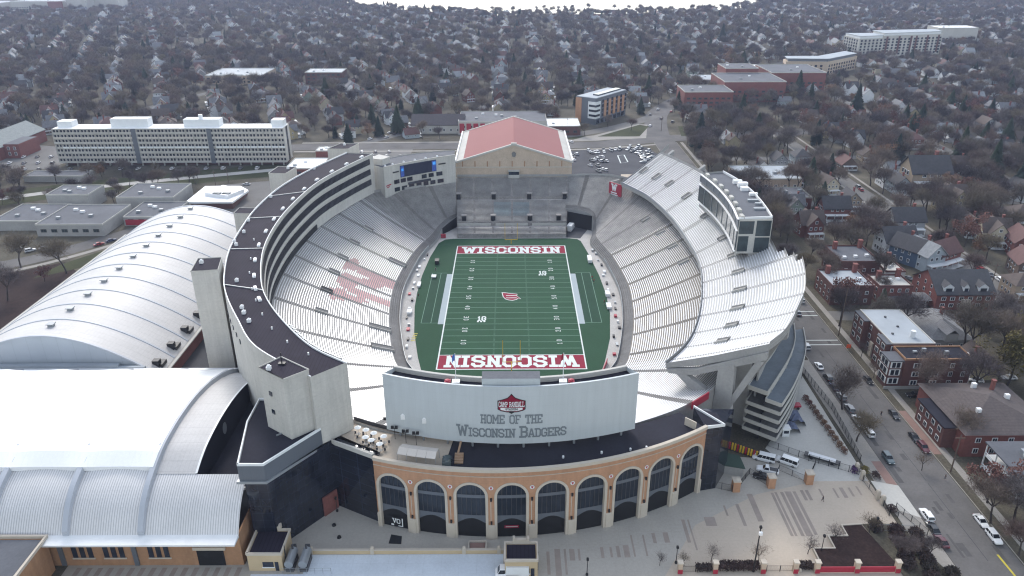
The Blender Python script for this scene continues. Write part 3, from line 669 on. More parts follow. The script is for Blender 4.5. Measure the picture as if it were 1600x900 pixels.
for z0, z1 in ((34.2, 36.8), (29.4, 32.0), (24.6, 27.2)):
    b = MB(); b.wall(II[2:-12], z0, z1, .2, off=.14); w = b.build('window_band', 'glass_black', su)
    b = MB(); b.wall(II[2:-12], z0 - 1.0, z0 - .1, .5, off=.3); b.build('balcony_rail', 'concrete_wall', w)
    b = MB()
    pts = II[2:-12]
    for p, q in zip(pts[:-1], pts[1:]):
        for f in (0, .33, .66):
            x, y = p[0] + (q[0] - p[0]) * f, p[1] + (q[1] - p[1]) * f
            b.box(x + .12, x + .4, y - .08, y + .08, z0, z1)
    b.build('mullions', 'dark_metal', w)
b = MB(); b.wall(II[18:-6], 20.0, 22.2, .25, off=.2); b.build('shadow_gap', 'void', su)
pts = II
for i in range(3, len(pts) - 22, 4):
    x, y = offset(pts, -2.0)[i]; d = Vector((pts[i + 1][0] - pts[i][0], pts[i + 1][1] - pts[i][1])).normalized()
    b = MB(); b.obox((x, y), d, 1.25, .45, 38, 38.5); b.obox((x, y), d, .9, .3, 38.5, 38.75); b.build('roof_vent', 'white_metal', su)
for px, py in [(423, 307), (381, 362), (366, 377), (369, 382), (370, 438), (378, 480), (381, 488), (389, 501), (388, 344), (491, 263)]:
    x, y = G(px, py, 38.4); b = MB(); b.box(x - .45, x + .45, y - .45, y + .45, 38, 38.9); b.dome((x, y, 38.9), .4, .4, .3, 6, 2); b.build('roof_vent', 'white_metal', su)
for px, py in [(390, 427), (394, 452), (400, 470), (410, 492), (425, 514), (449, 535), (482, 554), (392, 405), (397, 375)]:
    x, y = G(px, py, 38.1); b = MB(); b.tube((x, y, 38), (x, y, 38.7), .22, n=6, caps=True); b.build('drain_pipe', 'white_metal', su)
for k in (20, 30, 40, 52):
    b = MB(); p, q = II[k], OO[k]; b.wall([p, q], 38.02, 38.3, .3); b.build('roof_seam', 'grey_metal', su)
b = MB()
for k in range(52, 66, 2):
    p = offset(OO, -.1)[k]; d = Vector((OO[k + 1][0] - OO[k][0], OO[k + 1][1] - OO[k][1])).normalized(); b.obox(p, d, .45, .1, 31, 32.2)
b.build('slit_windows', 'glass_dark', su)
b = MB()                                                  # brackets on the near inner roof edge
for k in range(64, 78):
    p, q = II[k], II[k + 1]
    for f in (0, .5):
        x, y = p[0] + (q[0] - p[0]) * f, p[1] + (q[1] - p[1]) * f; b.box(x, x + .7, y, y + .5, 37.6, 38.5)
b.build('light_brackets', 'grey_metal', su)
def shaft(poly, z, label, vents=(), roof='roof_seam_dark', mast=None):
    cx, cy = sum(p[0] for p in poly) / len(poly), sum(p[1] for p in poly) / len(poly)
    t = thing('stair_tower', label, 'stair tower', (cx, cy, 0), 'stair towers of the suite building')
    b = MB(); b.prism(poly, 0, z); b.build('tower_wall', 'concrete_wall', t)
    b = MB(); b.prism([(cx + (x - cx) * .96, cy + (y - cy) * .96) for x, y in poly], z + .01, z + .12); b.build('tower_roof', roof, t)
    b = MB(); b.wall(poly + [poly[0], poly[1]], z, z + .35, .25); b.build('roof_edge', 'concrete_pale', t)
    for x, y in vents: b = MB(); b.box(cx + x - .5, cx + x + .5, cy + y - .5, cy + y + .5, z + .1, z + 1); b.dome((cx + x, cy + y, z + 1), .5, .5, .5, 6, 2); b.build('roof_vent', 'white_metal', t)
    if mast: b = MB(); x, y = mast; b.tube((x, y, z), (x, y, z + 3.2), .18, .1, caps=True); b.box(x - .8, x + .8, y - .5, y + .5, z + .1, z + .5); b.build('antenna_mast', 'black_metal', t)
    return t
shaft([(-93.6, -66.3), (-86.0, -65.2), (-88.2, -55.5), (-95.2, -56.5)], 40, 'tall square concrete stair tower between the white barrel roof and the curved suite roof', [(-2, 1)])
nt = shaft([(-57.4, -120.6), (-50.4, -125.8), (-45.8, -121.6), (-53.6, -115.8)], 39.6, 'nearest concrete stair tower, with a black mast on top', [(-3, -.5)], mast=(-52.5, -119))
for px, py in [(426, 622), (429, 646)]:
    b = MB()
    p = Vector((-57.4, -120.6)); q = Vector((-50.4, -125.8)); d = (q - p).normalized(); c = p + d * 3.2 + Vector((d[1], -d[0])) * .08
    b.obox((c[0], c[1]), d, .5, .1, 33.5 if py < 630 else 28.6, 34.6 if py < 630 else 29.7); b.build('slit_window', 'glass_dark', nt)
shaft([(-103.0, 43.5), (-95.5, 42.9), (-93.6, 53), (-101.8, 54)], 38, 'concrete stair tower beside the white roofed restaurant, behind the suite roof', [(2, 2)])
shaft([(-105, 3), (-97.5, 2.5), (-97.5, 9), (-105, 9.5)], 34, 'pale concrete stair tower at the far right corner of the barrel roof', [])
shaft([(-87, 84.5), (-77, 84.5), (-74, 95), (-83, 95)], 38, 'concrete stair tower at the far end of the curved suite roof', [(0, 2)])

# ================================================================ FAR LEFT SCREEN BUILDING
FRONT = smooth_line([(-59.2, 73.6), (-52.5, 79.6), (-44.5, 85.6), (-36.5, 90.8), (-27.4, 96)], 5)
BACK = smooth_line([(-68.5, 82), (-61, 90), (-51, 98), (-41, 103), (-28.2, 106.2)], 5)
sb = thing('screen_building', 'pale concrete building with a blue video screen in the far left corner of the stands', 'building', (-46, 90, 0))
b = MB(); b.grid([[(p[0], p[1], 0) for p in FRONT], [(p[0], p[1], 32) for p in FRONT]]); b.grid([[(p[0], p[1], 0) for p in BACK], [(p[0], p[1], 32) for p in BACK]])
for k in (0, -1): b.grid([[(FRONT[k][0], FRONT[k][1], 0), (BACK[k][0], BACK[k][1], 0)], [(FRONT[k][0], FRONT[k][1], 32), (BACK[k][0], BACK[k][1], 32)]])
b.build('concrete_wall', 'concrete_wall', sb)
b = MB(); b.grid([[(p[0], p[1], 31.6) for p in offset(FRONT, .4)], [(p[0], p[1], 31.6) for p in BACK]]); b.build('roof', 'roof_grey', sb)
b = MB(); b.wall(FRONT, 32, 32.3, .5, off=.1); b.build('roof_edge', 'concrete_pale', sb)
def on(line, f, off):
    n = len(line) - 1; k = min(int(f * n), n - 1); g = f * n - k
    L2 = offset(line, off)
    return (L2[k][0] + (L2[k + 1][0] - L2[k][0]) * g, L2[k][1] + (L2[k + 1][1] - L2[k][1]) * g)
def strip(mb, line, f0, f1, z0, z1, off, m=0, n=8):
    a = [on(line, f0 + (f1 - f0) * i / n, off) for i in range(n + 1)]
    mb.wall(a, z0, z1, .2, m)
b = MB(); strip(b, FRONT, .25, .75, 25.6, 31.2, -.25); scn = b.build('video_screen', 'screen_dark', sb)
b = MB(); strip(b, FRONT, .252, .30, 25.9, 30.9, -.42); strip(b, FRONT, .69, .748, 25.9, 30.9, -.42); b.build('screen_panel', 'screen_deep', scn)
b = MB(); strip(b, FRONT, .262, .29, 28.6, 29.8, -.54); strip(b, FRONT, .70, .738, 29.0, 30.4, -.54); b.build('screen_icon', 'screen_blue', scn)
for z0, z1, fs in ((23.0, 24.9, (.16, .25, .34, .54, .64, .75)), (19.3, 21.2, (.16, .26, .36, .46, .56, .66, .76))):
    for f in fs: b = MB(); strip(b, FRONT, f, f + .07, z0, z1, -.14, 0, 2); b.build('window', 'glass_black', sb)
b = MB(); strip(b, FRONT, .34, .66, 21.5, 22.6, -.9); b.build('balcony', 'glass_blue', sb)
for f in (.15, .78): b = MB(); strip(b, FRONT, f, f + .08, 28.4, 29.0, -.14, 0, 2); b.build('slot_window', 'black_metal', sb)
b = MB()
def pl(u, v, n):
    p = on(FRONT, .07 + u * .026, -.14 - n); return (p[0], p[1], 22.6 + v)
b.face([pl(u, v, .02) for u, v in ((-1.6, .1), (1.8, .5), (1.8, 1.1), (-1.6, .6))]); b.face([pl(u, v, .03) for u, v in ((-.9, -.7), (1.0, -.4), (1.0, 0), (-.9, -.2))]); b.build('red_emblem', 'red_paint', sb)
x, y = -62.5, 82; b = MB(); b.prism([(-66.5, 80.5), (-60.5, 78.6), (-57.5, 83.6), (-63.5, 88)], 31.6, 34.6); b.build('roof_penthouse', 'concrete_wall', sb)
for f in (.1, .2, .35, .5, .65, .8): x, y = on(FRONT, f, 3); b = MB(); b.dome((x, y, 31.6), .6, .6, .8, 6, 2); b.build('roof_vent', 'white_metal', sb)

# ================================================================ UPPER DECK ON THE RIGHT
UD = [(53.3, 86, 20, 78.9, 103, 35), (58.5, 75, 20, 84.5, 88, 35), (63.2, 62, 20, 89.6, 72, 35), (67.8, 34, 20, 95.0, 46, 35), (69.2, 0, 20, 97, 6, 35), (68.2, -18, 20, 96.4, -22, 35), (64.9, -35, 20, 92.8, -46, 35), (60.5, -52, 20, 86.5, -67, 35), (55, -67.6, 20, 78.5, -83, 35), (49.5, -78, 20, 71.5, -95, 35), (43, -86.5, 20, 64.8, -102.6, 35)]
UE = smooth_line(UD, 12); NU = len(UE) - 1; UR = 38
def deck(i, t, up=0.0):
    w = UE[i]; return (w[0] + (w[3] - w[0]) * t, w[1] + (w[4] - w[1]) * t, w[2] + (w[5] - w[2]) * (.92 * t + .08 * t * t) + up)
def tmax(i): y = UE[min(i, NU)][4]; return .80 if y > -34 else .88 if y > -40 else .94 if y > -46 else 1.0
ud = thing('upper_grandstand', 'tall overhanging upper deck of white bench rows on the right side', 'grandstand', (80, 0, 0))
b = MB()
for i in range(NU):
    for r in range(UR):
        if r / UR >= tmax(i): continue
        a, c, d, e = deck(i, r / UR), deck(i + 1, r / UR), deck(i, (r + 1) / UR), deck(i + 1, (r + 1) / UR)
        b.face([a, c, (e[0], e[1], c[2]), (d[0], d[1], a[2])]); b.face([(d[0], d[1], a[2]), (e[0], e[1], c[2]), e, d])
b.build('seating_tiers', 'stand_pale', ud)
b = MB()
for i in range(NU):
    rows = []
    for k in (i, i + 1):
        p = [deck(k, t) for t in (0, .35, .7, tmax(i))]
        rows.append([(p[0][0], p[0][1], p[0][2] + 1.0), (p[0][0], p[0][1], p[0][2] - 1.0), (p[1][0], p[1][1], p[1][2] - 1.9), (p[2][0], p[2][1], p[2][2] - 1.9), (p[3][0], p[3][1], p[3][2] - 1.6), (p[3][0], p[3][1], p[3][2] + 1.1)])
    b.grid(rows)
for k in (0, NU):                                          # end cheeks
    b.face([deck(k, t, u) for t, u in ((0, .6), (0, -1), (.35, -1.9), (.7, -1.9), (1, -1.6), (1, .5), (.5, .4))])
b.build('deck_slab', 'concrete', ud)
UA = set(int(NU * (q + .5) / 13) for q in range(13))
for r in range(UR):
    b = MB(); ta, tb = (r + .50) / UR, (r + .95) / UR
    for i in range(NU):
        if r / UR >= tmax(i): continue
        m = 1 if i in UA else 0
        z0, z1 = deck(i, r / UR)[2] + .42, deck(i + 1, r / UR)[2] + .42
        a, c, d, e = deck(i, ta), deck(i + 1, ta), deck(i, tb), deck(i + 1, tb)
        b.face([(a[0], a[1], z0), (c[0], c[1], z1), (e[0], e[1], z1), (d[0], d[1], z0)], m); b.face([(a[0], a[1], z0 - .09), (c[0], c[1], z1 - .09), (c[0], c[1], z1), (a[0], a[1], z0)], m)
    b.build('bench_row', ['aluminium_bench', 'concrete'], ud)
for k in sorted(UA)[:-1]: vomitory(k, .32, .45, 1.0, ud, deck)
b = MB(); b.wall([deck(i, 0)[:2] for i in range(NU + 1)], 20.6, 21.3, .14, off=-.1); b.build('front_rail', 'grey_metal', ud)
def deck_frame(k, name='deck_frame'):
    """pier and raking arms under the deck, in the radial plane of station k"""
    a, c = deck(k, 0), deck(k, 1); ux = Vector((c[0] - a[0], c[1] - a[1])); Lr = ux.length; ux.normalize()
    vx = Vector((-ux[1], ux[0]))
    def slab(mb, poly, th):
        f = [(a[0] + ux[0] * r + vx[0] * th, a[1] + ux[1] * r + vx[1] * th, z) for r, z in poly]; g = [(a[0] + ux[0] * r - vx[0] * th, a[1] + ux[1] * r - vx[1] * th, z) for r, z in poly]
        n = len(poly); mb.face(f); mb.face(g[::-1])
        for i in range(n): mb.face([f[i], g[i], g[(i + 1) % n], f[(i + 1) % n]])
    b = MB()
    slab(b, [(.4, 19.0), (1.5, 18.2), (9, 20.2), (Lr, 31.0), (Lr, 33.3), (9.4, 22.4)], .75)             # raking beam
    slab(b, [(3.5, 18.9), (6, 19.8), (15.5, 15.5), (15.5, 10.5)], .8)                                  # lower arm
    slab(b, [(14.5, 0), (20.5, 0), (20.0, 12), (19.4, 27.2), (15.2, 25.2), (15.0, 12)], .9)            # pier
    slab(b, [(19.6, 13.5), (19.6, 17.5), (24.5, 29.6), (26.8, 30.6)], .7)                               # back arm
    b.build(name, 'concrete', ud)
for k in (NU, NU - 16, NU - 34, NU - 52, NU - 70, 40, 24, 4): deck_frame(max(min(k, NU), 0))
b = MB()                                                   # dressing rooms / concourse wall below the deck
w = [deck(i, .78)[:2] for i in range(6, NU - 14)]
b.wall(w, 0, 22, .5); b.build('concourse_wall', 'concrete', ud)
# red sign at the far end of the deck
sg = thing('red_banner_wall', 'crimson banner wall with white lettering at the far end of the upper deck', 'sign', (53.5, 93, 0))
bx = [(48.6, 91.5), (53.8, 85.2)]
b = MB(); b.wall(bx, 12.2, 19.6, .5); b.build('banner', 'red_paint', sg)
b = MB(); d = Vector((bx[1][0] - bx[0][0], bx[1][1] - bx[0][1])).normalized(); nn = Vector((d[1], -d[0]))
pb = lambda u, v, n: (51.2 + d[0] * u + nn[0] * (.29 + n), 88.35 + d[1] * u + nn[1] * (.29 + n), 13.2 + v)
text(b, 'W', lambda u, v, n: pb(u - .6, v + 2.8, n), 2.9, 1.5); b.face([pb(u, v, .02) for u, v in ((-2.6, .3), (2.0, .3), (2.0, .9), (-2.6, .9))]); b.face([pb(u, v, .03) for u, v in ((-2.6, 1.3), (1.4, 1.3), (1.4, 1.9), (-2.6, 1.9))]); b.build('lettering', 'white_paint', sg)
b = MB(); b.wall(bx, 10.6, 12.2, .7); b.wall([bx[0], (54, 96)], 10.6, 19.4, .4); b.build('banner_support', 'concrete_pale', sg)

# ================================================================ PRESS BOX
pbx = thing('press_box', 'glass fronted press box with grey equipment roof behind the upper deck', 'press box', (83.5, 0, 0))
PF = smooth_line([(77.2, 29), (79.0, 15), (79.6, 1), (79.0, -13), (77.4, -26)], 6)
PB = smooth_line([(86.6, 31), (89.4, 18), (90.6, 3), (90.2, -12), (89.0, -25)], 6)
b = MB(); b.grid([[(p[0], p[1], 41.2) for p in PF], [(p[0], p[1], 41.2) for p in PB]]); b.build('roof', 'roof_grey', pbx)
b = MB(); b.grid([[(p[0], p[1], 27) for p in PB], [(p[0], p[1], 42) for p in PB]]); b.grid([[(p[0] + .5, p[1], 27.5) for p in PF], [(p[0] + .5, p[1], 41.9) for p in PF]])
for k, c in ((0, 0), (-1, 0)): b.grid([[(PF[k][0] + .5, PF[k][1], 29), (PB[k][0], PB[k][1], 29)], [(PF[k][0] + .5, PF[k][1], 42), (PB[k][0], PB[k][1], 42)]])
b.grid([[(p[0], p[1], 29.2) for p in PF], [(p[0], p[1], 29.2) for p in PB]])
b.build('concrete_wall', 'concrete', pbx)
for z0, z1 in ((38.2, 40.8), (30.2, 36.6)):
    b = MB(); b.wall(PF, z0, z1, .2); w = b.build('window_band', 'glass_pale' if z0 < 34 else 'metal_slate', pbx)
    b = MB()
    for p in PF[::3]: b.box(p[0] - .3, p[0] - .12, p[1] - .06, p[1] + .06, z0, z1)
    b.build('mullions', 'grey_metal', w)
for z in (29.6, 37.0, 41.2): b = MB(); b.wall(PF, z, z + .3, .7, off=-.2); b.build('white_fascia', 'white_metal', pbx)
b = MB(); b.wall(PB, 41.3, 42.2, .3); b.wall([PF[-1], PB[-1]], 41.3, 42.1, .3); b.build('parapet', 'white_metal', pbx)
b = MB(); x0, x1, y = PF[-1][0], PB[-1][0], -26.1
b.box(x0 + .2, x1 - .1, y - .25, y - .02, 29, 41.5); b.build('end_frame', 'concrete_pale', pbx)
for xa, xb, za, zb in ((x0 + .4, x0 + 5.4, 36.2, 40.8), (x0 + .5, x0 + 4.0, 29.8, 35.4), (x0 + 6.2, x1 - .4, 35.4, 41.0), (x0 + 6.2, x1 - .4, 29.4, 34.9)):
    b = MB(); b.box(xa, xb, y - .36, y - .27, za, zb); b.build('end_window', 'glass_pale', pbx)
b = MB(); b.prism([(x0 + 4.8, -26), (x1 + .2, -26), (x1 + .2, -22), (x0 + 4.8, -22)], 0, 29); b.build('lift_shaft', 'concrete', pbx)
for px, py, w, l, h in [(1152, 285, 3.4, 1.6, 1.4), (1160, 290, 3.6, 2.2, 1.7), (1163, 296, 2.8, 1.8, 1.4), (1177, 304, 3.0, 1.4, 1.1), (1176, 313, 3.8, 1.2, .8), (1185, 318, 2.4, 1.2, .7), (1187, 326, 4.2, 1.2, .7)]:
    x, y = G(px, py, 41.6); b = MB(); b.box(x - w / 2, x + w / 2, y - l / 2, y + l / 2, 41.2, 41.2 + h); b.build('roof_unit', 'white_metal' if h > 1 else 'grey_metal', pbx)
for p in PF[2::3]: b = MB(); b.box(p[0] + .6, p[0] + 1.8, p[1] - 1.4, p[1] + 1.4, 41.3, 42.5); b.build('camera_shelter', 'concrete_pale', pbx)

# ================================================================ RAMP TOWER
rt = thing('ramp_tower', 'curved concrete pedestrian ramp stacked in open levels under the upper deck', 'ramp', (82, -76, 0))
RI = smooth_line([(65.2, -91.5), (70.5, -83.5), (76.5, -75.5), (82, -66), (85.5, -56)], 6)
RO = smooth_line([(72.6, -97.5), (79, -88), (85.2, -77), (90.2, -66), (93.8, -53.5)], 6)
RM = [((a[0] * .45 + c[0] * .55), (a[1] * .45 + c[1] * .55)) for a, c in zip(RI, RO)]
for lv, z in enumerate((2.6, 5.4, 8.2, 11.0, 13.8)):
    b = MB()
    ins = RI if lv < 4 else RM
    for i in range(len(RI) - 1): b.prism([ins[i], ins[i + 1], RO[i + 1], RO[i]], z - .45, z)
    s = b.build('ramp_slab', 'ramp_deck' if lv == 4 else 'concrete_dark', rt)
    b = MB(); b.wall(RO, z - .5, z + .6, .25, off=-.14); b.wall([ins[0], RO[0]], z - .5, z + .6, .25, off=-.14); b.wall(ins, z - .5, z + .6, .2, off=.12); b.build('parapet', 'concrete_pale', s)
b = MB()
for i in range(len(RI) - 1): b.prism([RI[i], RI[i + 1], RM[i + 1], RM[i]], 15.6, 16)
b.build('upper_ramp', 'ramp_deck', rt)
b = MB(); b.wall(RI, 15.5, 16.6, .2, off=.12); b.wall(RM, 15.3, 16.6, .25, off=-.14); b.wall([RI[0], RM[0]], 15.3, 16.6, .25, off=-.14); b.build('upper_parapet', 'concrete_pale', rt)
for i in range(3, len(RI), 4): b = MB(); p = ((RI[i][0] + RO[i][0]) / 2, (RI[i][1] + RO[i][1]) / 2); b.box(p[0] - .5, p[0] + .5, p[1] - .5, p[1] + .5, 0, 15.7); b.build('column', 'concrete', rt)
b = MB(); b.wall(offset(RM, .8)[1:], 0, 13.3, .3); b.build('core_shade_wall', 'void', rt)  # near-black colour paints in the shade between the open ramp levels
# ================================================================ ARCADED ENTRANCE BUILDING
AC, AR = (-3.4, -45.2), 87.2
def arc(phi, z, d=0.0, c=AC, r=AR):
    return (c[0] + (r + d) * sin(phi), c[1] - (r + d) * cos(phi), z)
P0, P1 = R(-19.1), R(35.8)
ent = thing('arcade_building', 'curved orange brick entrance building with nine tall glazed arches', 'building', (6, -124, 0))
bays = [R(-16.25 + 6.15 * k) for k in range(9)]
HW, ZS, N_A = 3.35, 12.5, 14
br = MB(); sto = MB()
def facade_strip(mb, pa, pb, za, zb, d=0.0, n=4):
    rows = [[arc(pa + (pb - pa) * i / n, z, d) for i in range(n + 1)] for z in (za, zb)]; mb.grid(rows)
edges = [P0] + [(a + c) / 2 for a, c in zip(bays[:-1], bays[1:])] + [P1]
for k, p in enumerate(bays):
    h = HW / AR
    for pa, pb in ((edges[k], p - h), (p + h, edges[k + 1])): facade_strip(br, pa, pb, 0, ZS)
    ap = [(p + h * cos(pi - pi * i / N_A), ZS + HW * sin(pi * i / N_A)) for i in range(N_A + 1)]
    for pa, pb in ((edges[k], p - h), (p + h, edges[k + 1])): facade_strip(br, pa, pb, ZS, 19.4)
    br.grid([[arc(a, z) for a, z in ap], [arc(a, 19.4) for a, z in ap]])
br.build('brick_front', 'brick_tan', ent)
for k, p in enumerate(bays):
    h = HW / AR; h2 = (HW + .62) / AR
    ap = [(p + h * cos(pi - pi * i / N_A), ZS + HW * sin(pi * i / N_A)) for i in range(N_A + 1)]
    aq = [(p + h2 * cos(pi - pi * i / N_A), ZS + (HW + .62) * sin(pi * i / N_A)) for i in range(N_A + 1)]
    ap = [(p - h, 0)] + ap + [(p + h, 0)]; aq = [(p - h2, 0)] + aq + [(p + h2, 0)]
    b = MB(); b.grid([[arc(a, z, -.9) for a, z in ap], [arc(a, z, .16) for a, z in ap], [arc(a, z, .16) for a, z in aq], [arc(a, z, .0) for a, z in aq]])
    b.build('arch_surround', 'stone_cream', ent)
    b = MB(); b.face([arc(a, z, -.85) for a, z in ap]); gl = b.build('arch_glazing', 'glass_blue', ent)
    b = MB(); facade_strip(b, p - h, p + h, 11.4, 12.3, -.74); b.build('spandrel_band', 'metal_slate', gl); b = MB()
    low = [(p - h + 2 * h * i / 10, 4.0 + 1.5 * sin(pi * i / 10)) for i in range(11)]
    b.grid([[arc(a, z, -.74) for a, z in low], [arc(a, 6.4, -.74) for a, z in low]]); b.build('spandrel_band', 'metal_slate', gl)
    b = MB(); b.grid([[arc(a, 0, -.78) for a, z in low], [arc(a, z, -.78) for a, z in low]]); b.build('entrance_opening', 'void', gl)
    b = MB()
    for q in range(1, 6):
        a = p - h + 2 * h * q / 6; top = ZS + sqrt(max(HW ** 2 - ((a - p) * AR) ** 2, 0))
        b.grid([[arc(a - .0008, z, -.76), arc(a + .0008, z, -.76)] for z in (6.4, top)])
    b.build('mullions', 'dark_metal', gl)
for k in range(10):
    pa = edges[k] - (edges[k] - (bays[k - 1] + HW / AR)) + .62 / AR if k else P0
    pb = bays[k] - (HW + .62) / AR if k < 9 else P1
    b = MB(); rows = [[arc(q, z, d) for q in (pa, (pa + pb) / 2, pb)] for z, d in ((0, .3), (4.0, .3), (4.2, .02))]; b.grid(rows)
    for q in (pa, pb): b.face([arc(q, 0, .0), arc(q, 0, .3), arc(q, 4.0, .3), arc(q, 4.2, .0)])
    b.build('pier_base', 'stone_cream', ent)
    if 0 < k < 9:
        c = (pa + pb) / 2
        b = MB()
        for s in (-1, 1): rows = [[arc(c + s * .0012 + e * .001, z, .05) for e in (-1, 1)] for z in (5.5, 11.5)]; b.grid(rows) if s < 0 else None
        b.build('light_strip', 'stone_cream', ent)
        for z in (5.0, 11.8):
            x, y, _ = arc(c, z, .3); b = MB(); b.box(x - .22, x + .22, y - .22, y + .22, z - .35, z + .35); b.build('wall_lamp', 'black_metal', ent)
        b = MB(); pts = [arc(c + .55 / AR * cos(2 * pi * i / 12), 15.0 + .55 * sin(2 * pi * i / 12), .12) for i in range(12)]; b.face(pts); md = b.build('round_plaque', 'white_paint', ent)
        b = MB(); b.face([arc(c + u / AR, 15.0 + v, .16) for u, v in ((-.3, .28), (-.12, -.32), (.12, -.32), (.3, .28))]); b.build('plaque_emblem', 'red_paint', md)
NA = 40
def band(name, z0, z1, d0, d1, m):
    b = MB(); ph = [P0 + (P1 - P0) * i / NA for i in range(NA + 1)]
    b.grid([[arc(q, z, d) for q in ph] for z, d in ((z0, d0), (z0, d1), (z1, d1), (z1, d0 - .5))]); return b.build(name, m, ent)
band('cornice', 19.4, 20.25, 0, .35, 'stone_cream'); band('string_course', 18.0, 18.2, 0, .12, 'plaza_warm')
b = MB(); ph = [P0 + (P1 - P0) * i / NA for i in range(NA + 1)]
def inner_r(p): return 87.2 - 12.2 + max(0, (p - R(14)) / R(21.8)) * 3.4
b.grid([[arc(q, 19.3, -.4) for q in ph], [arc(q, 19.3, inner_r(q) - AR) for q in ph]]); b.build('roof', 'roof_dark', ent)
b = MB(); e = [arc(P1, 0), (52.5, -114.8, 0), (46.5, -106.6, 0)]
poly = [arc(P1, 0)[:2], (52.2, -115.0), (57.2, -107.0), (46.8, -106.4)]
b = MB(); b.prism([arc(P1, 0, -.3)[:2], (52.0, -114.6), (56.6, -107.4), (46.4, -107.0)], 0, 19.2); b.build('glass_end', 'glass_black', ent)
b = MB(); b.prism([arc(P1, 0, -.3)[:2], (52.2, -114.8), (51.7, -109.5), (46.4, -107.0)], 19.22, 19.5); b.build('end_roof', 'roof_dark', ent)
b = MB(); b.wall([arc(P1, 0, -.2)[:2], (52.2, -114.9), (46.4, -106.8)], 19.2, 20.0, .35); b.build('white_parapet', 'white_paint', ent)
b = MB(); x, y, _ = arc(P1 - .04, 0, -1); b.wall([(x - 1.6, y + 3.0), (x + .6, y + .8)], 19.3, 21.4, .3); b.build('parapet_return', 'stone_cream', ent)
for px, py in [(1057, 690), (1010, 700), (985, 703), (940, 708), (880, 715)]:
    x, y = G(px, py, 19.4); b = MB(); b.tube((x, y, 19.3), (x, y, 19.9), .25, n=6, caps=True); b.build('drain_pipe', 'white_metal', ent)
# terrace at the left end of the roof
b = MB(); ph2 = [R(-28.3) + (R(-8) - R(-28.3)) * i / 16 for i in range(17)]
b.grid([[arc(q, 19.36, -.6 if q > P0 else -3.2 + (q - P0) * 12) for q in ph2], [arc(q, 19.36, -11.8) for q in ph2]]); b.build('terrace_paving', 'plaza_warm', ent)
b = MB(); b.wall([arc(q, 0, -11.6)[:2] for q in ph2[:12]], 19.36, 20.5, .15); b.build('terrace_railing', 'dark_metal', ent)
b = MB(); b.prism([(-42.9, -120.8), (-42.0, -121.6), (-32.2, -126.9), (-31.7, -126.2)], 19.0, 20.2); b.build('terrace_parapet', 'concrete_pale', ent)
b = MB(); b.prism([(-42.9, -120.7), (-32.4, -126.3), (-31.4, -124.5), (-41.6, -119)], 0, 19.0); b.build('glass_link', 'glass_black', ent)
# terrace tables under white parasols, seating and awning
UMB = [(559, 668.5), (571.7, 672), (584, 677), (571, 683.5), (580, 688), (599.5, 682), (593, 694)]
for k, (px, py) in enumerate(UMB):
    x, y = G(px, py, 21.8)
    t = thing('parasol_table', 'round terrace table under a white parasol', 'table', (x, y, 19.36), 'parasol tables on the roof terrace')
    b = MB(); b.tube((x, y, 19.36), (x, y, 22.2), .05, n=6); b.build('pole', 'grey_metal', t)
    b = MB(); n = 8; ring = [(x + .85 * cos(2 * pi * i / n), y + .85 * sin(2 * pi * i / n), 21.9) for i in range(n)]
    for i in range(n): b.face([ring[i], ring[(i + 1) % n], (x, y, 22.35)])
    for i in range(n): b.face([ring[(i + 1) % n], ring[i], (x, y, 22.25)])
    b.build('canopy', 'white_paint', t)
    b = MB(); b.tube((x, y, 20.05), (x, y, 20.1), .6, n=10, caps=True); b.build('tabletop', 'dark_metal', t)
    for a in (0.4, 2.5, 4.6):
        b = MB(); cx, cy = x + 1.1 * cos(a), y + 1.1 * sin(a); b.box(cx - .22, cx + .22, cy - .22, cy + .22, 19.75, 19.8); b.box(cx - .22, cx + .22, cy + .18, cy + .22, 19.8, 20.25)
        for u in (-.2, .2):
            for v in (-.2, .2): b.tube((cx + u, cy + v, 19.36), (cx + u, cy + v, 19.75), .02, n=4)
        b.build('chair', 'dark_metal', t)
t = thing('awning', 'long beige canvas awning on the roof terrace behind the parapet', 'awning', (-22, -127, 19.36))
aw = [arc(R(-15.3) + (R(-9.2) - R(-15.3)) * i / 4, 0, 0)[:2] for i in range(5)]
for i in range(4):
    b = MB(); p, q = aw[i], aw[i + 1]
    f = lambda w, d: (AC[0] + (w[0] - AC[0]) * (AR + d) / AR, AC[1] + (w[1] - AC[1]) * (AR + d) / AR)
    rows = [[(*f(w, d), z) for w in (p, ((p[0] * .03 + q[0] * .97), (p[1] * .03 + q[1] * .97)))] for d, z in ((-.9, 21.6), (-2.4, 22.5), (-4.4, 21.9))]; b.grid(rows); b.grid([[(x, y, z - .08) for x, y, z in r] for r in rows]); b.build('canvas_panel', 'canvas', t)
b = MB()
for w in aw:
    for d in (-1, -4.2): x, y = f(w, d); b.tube((x, y, 19.36), (x, y, 21.8), .06, n=5)
b.build('awning_posts', 'grey_metal', t)
t = thing('stage_shelter', 'small glass topped shelter with timber steps at the end of the terrace', 'shelter', (-14.5, -127.5, 19.36))
x, y = arc(R(-7.6), 0, -1.8)[:2]; b = MB(); b.box(x - 1, x + 1, y - 1.2, y + 1.2, 19.36, 21.2); b.dome((x, y, 21.2), 1.1, 1.3, .7, 10, 3); b.build('glass_canopy', 'glass_pale', t)
x, y = arc(R(-5.9), 0, -2.6)[:2]; b = MB()
for k in range(4): b.box(x - 1, x + 1, y + k * .7, y + k * .7 + .7, 19.36, 19.7 + k * .25)
b.build('steps', 'timber', t); b = MB(); b.tube((x - .6, y + 1, 19.6), (x + .2, y + 6, 21.2), .25, n=6); b.build('ramp_rail', 'timber', t)
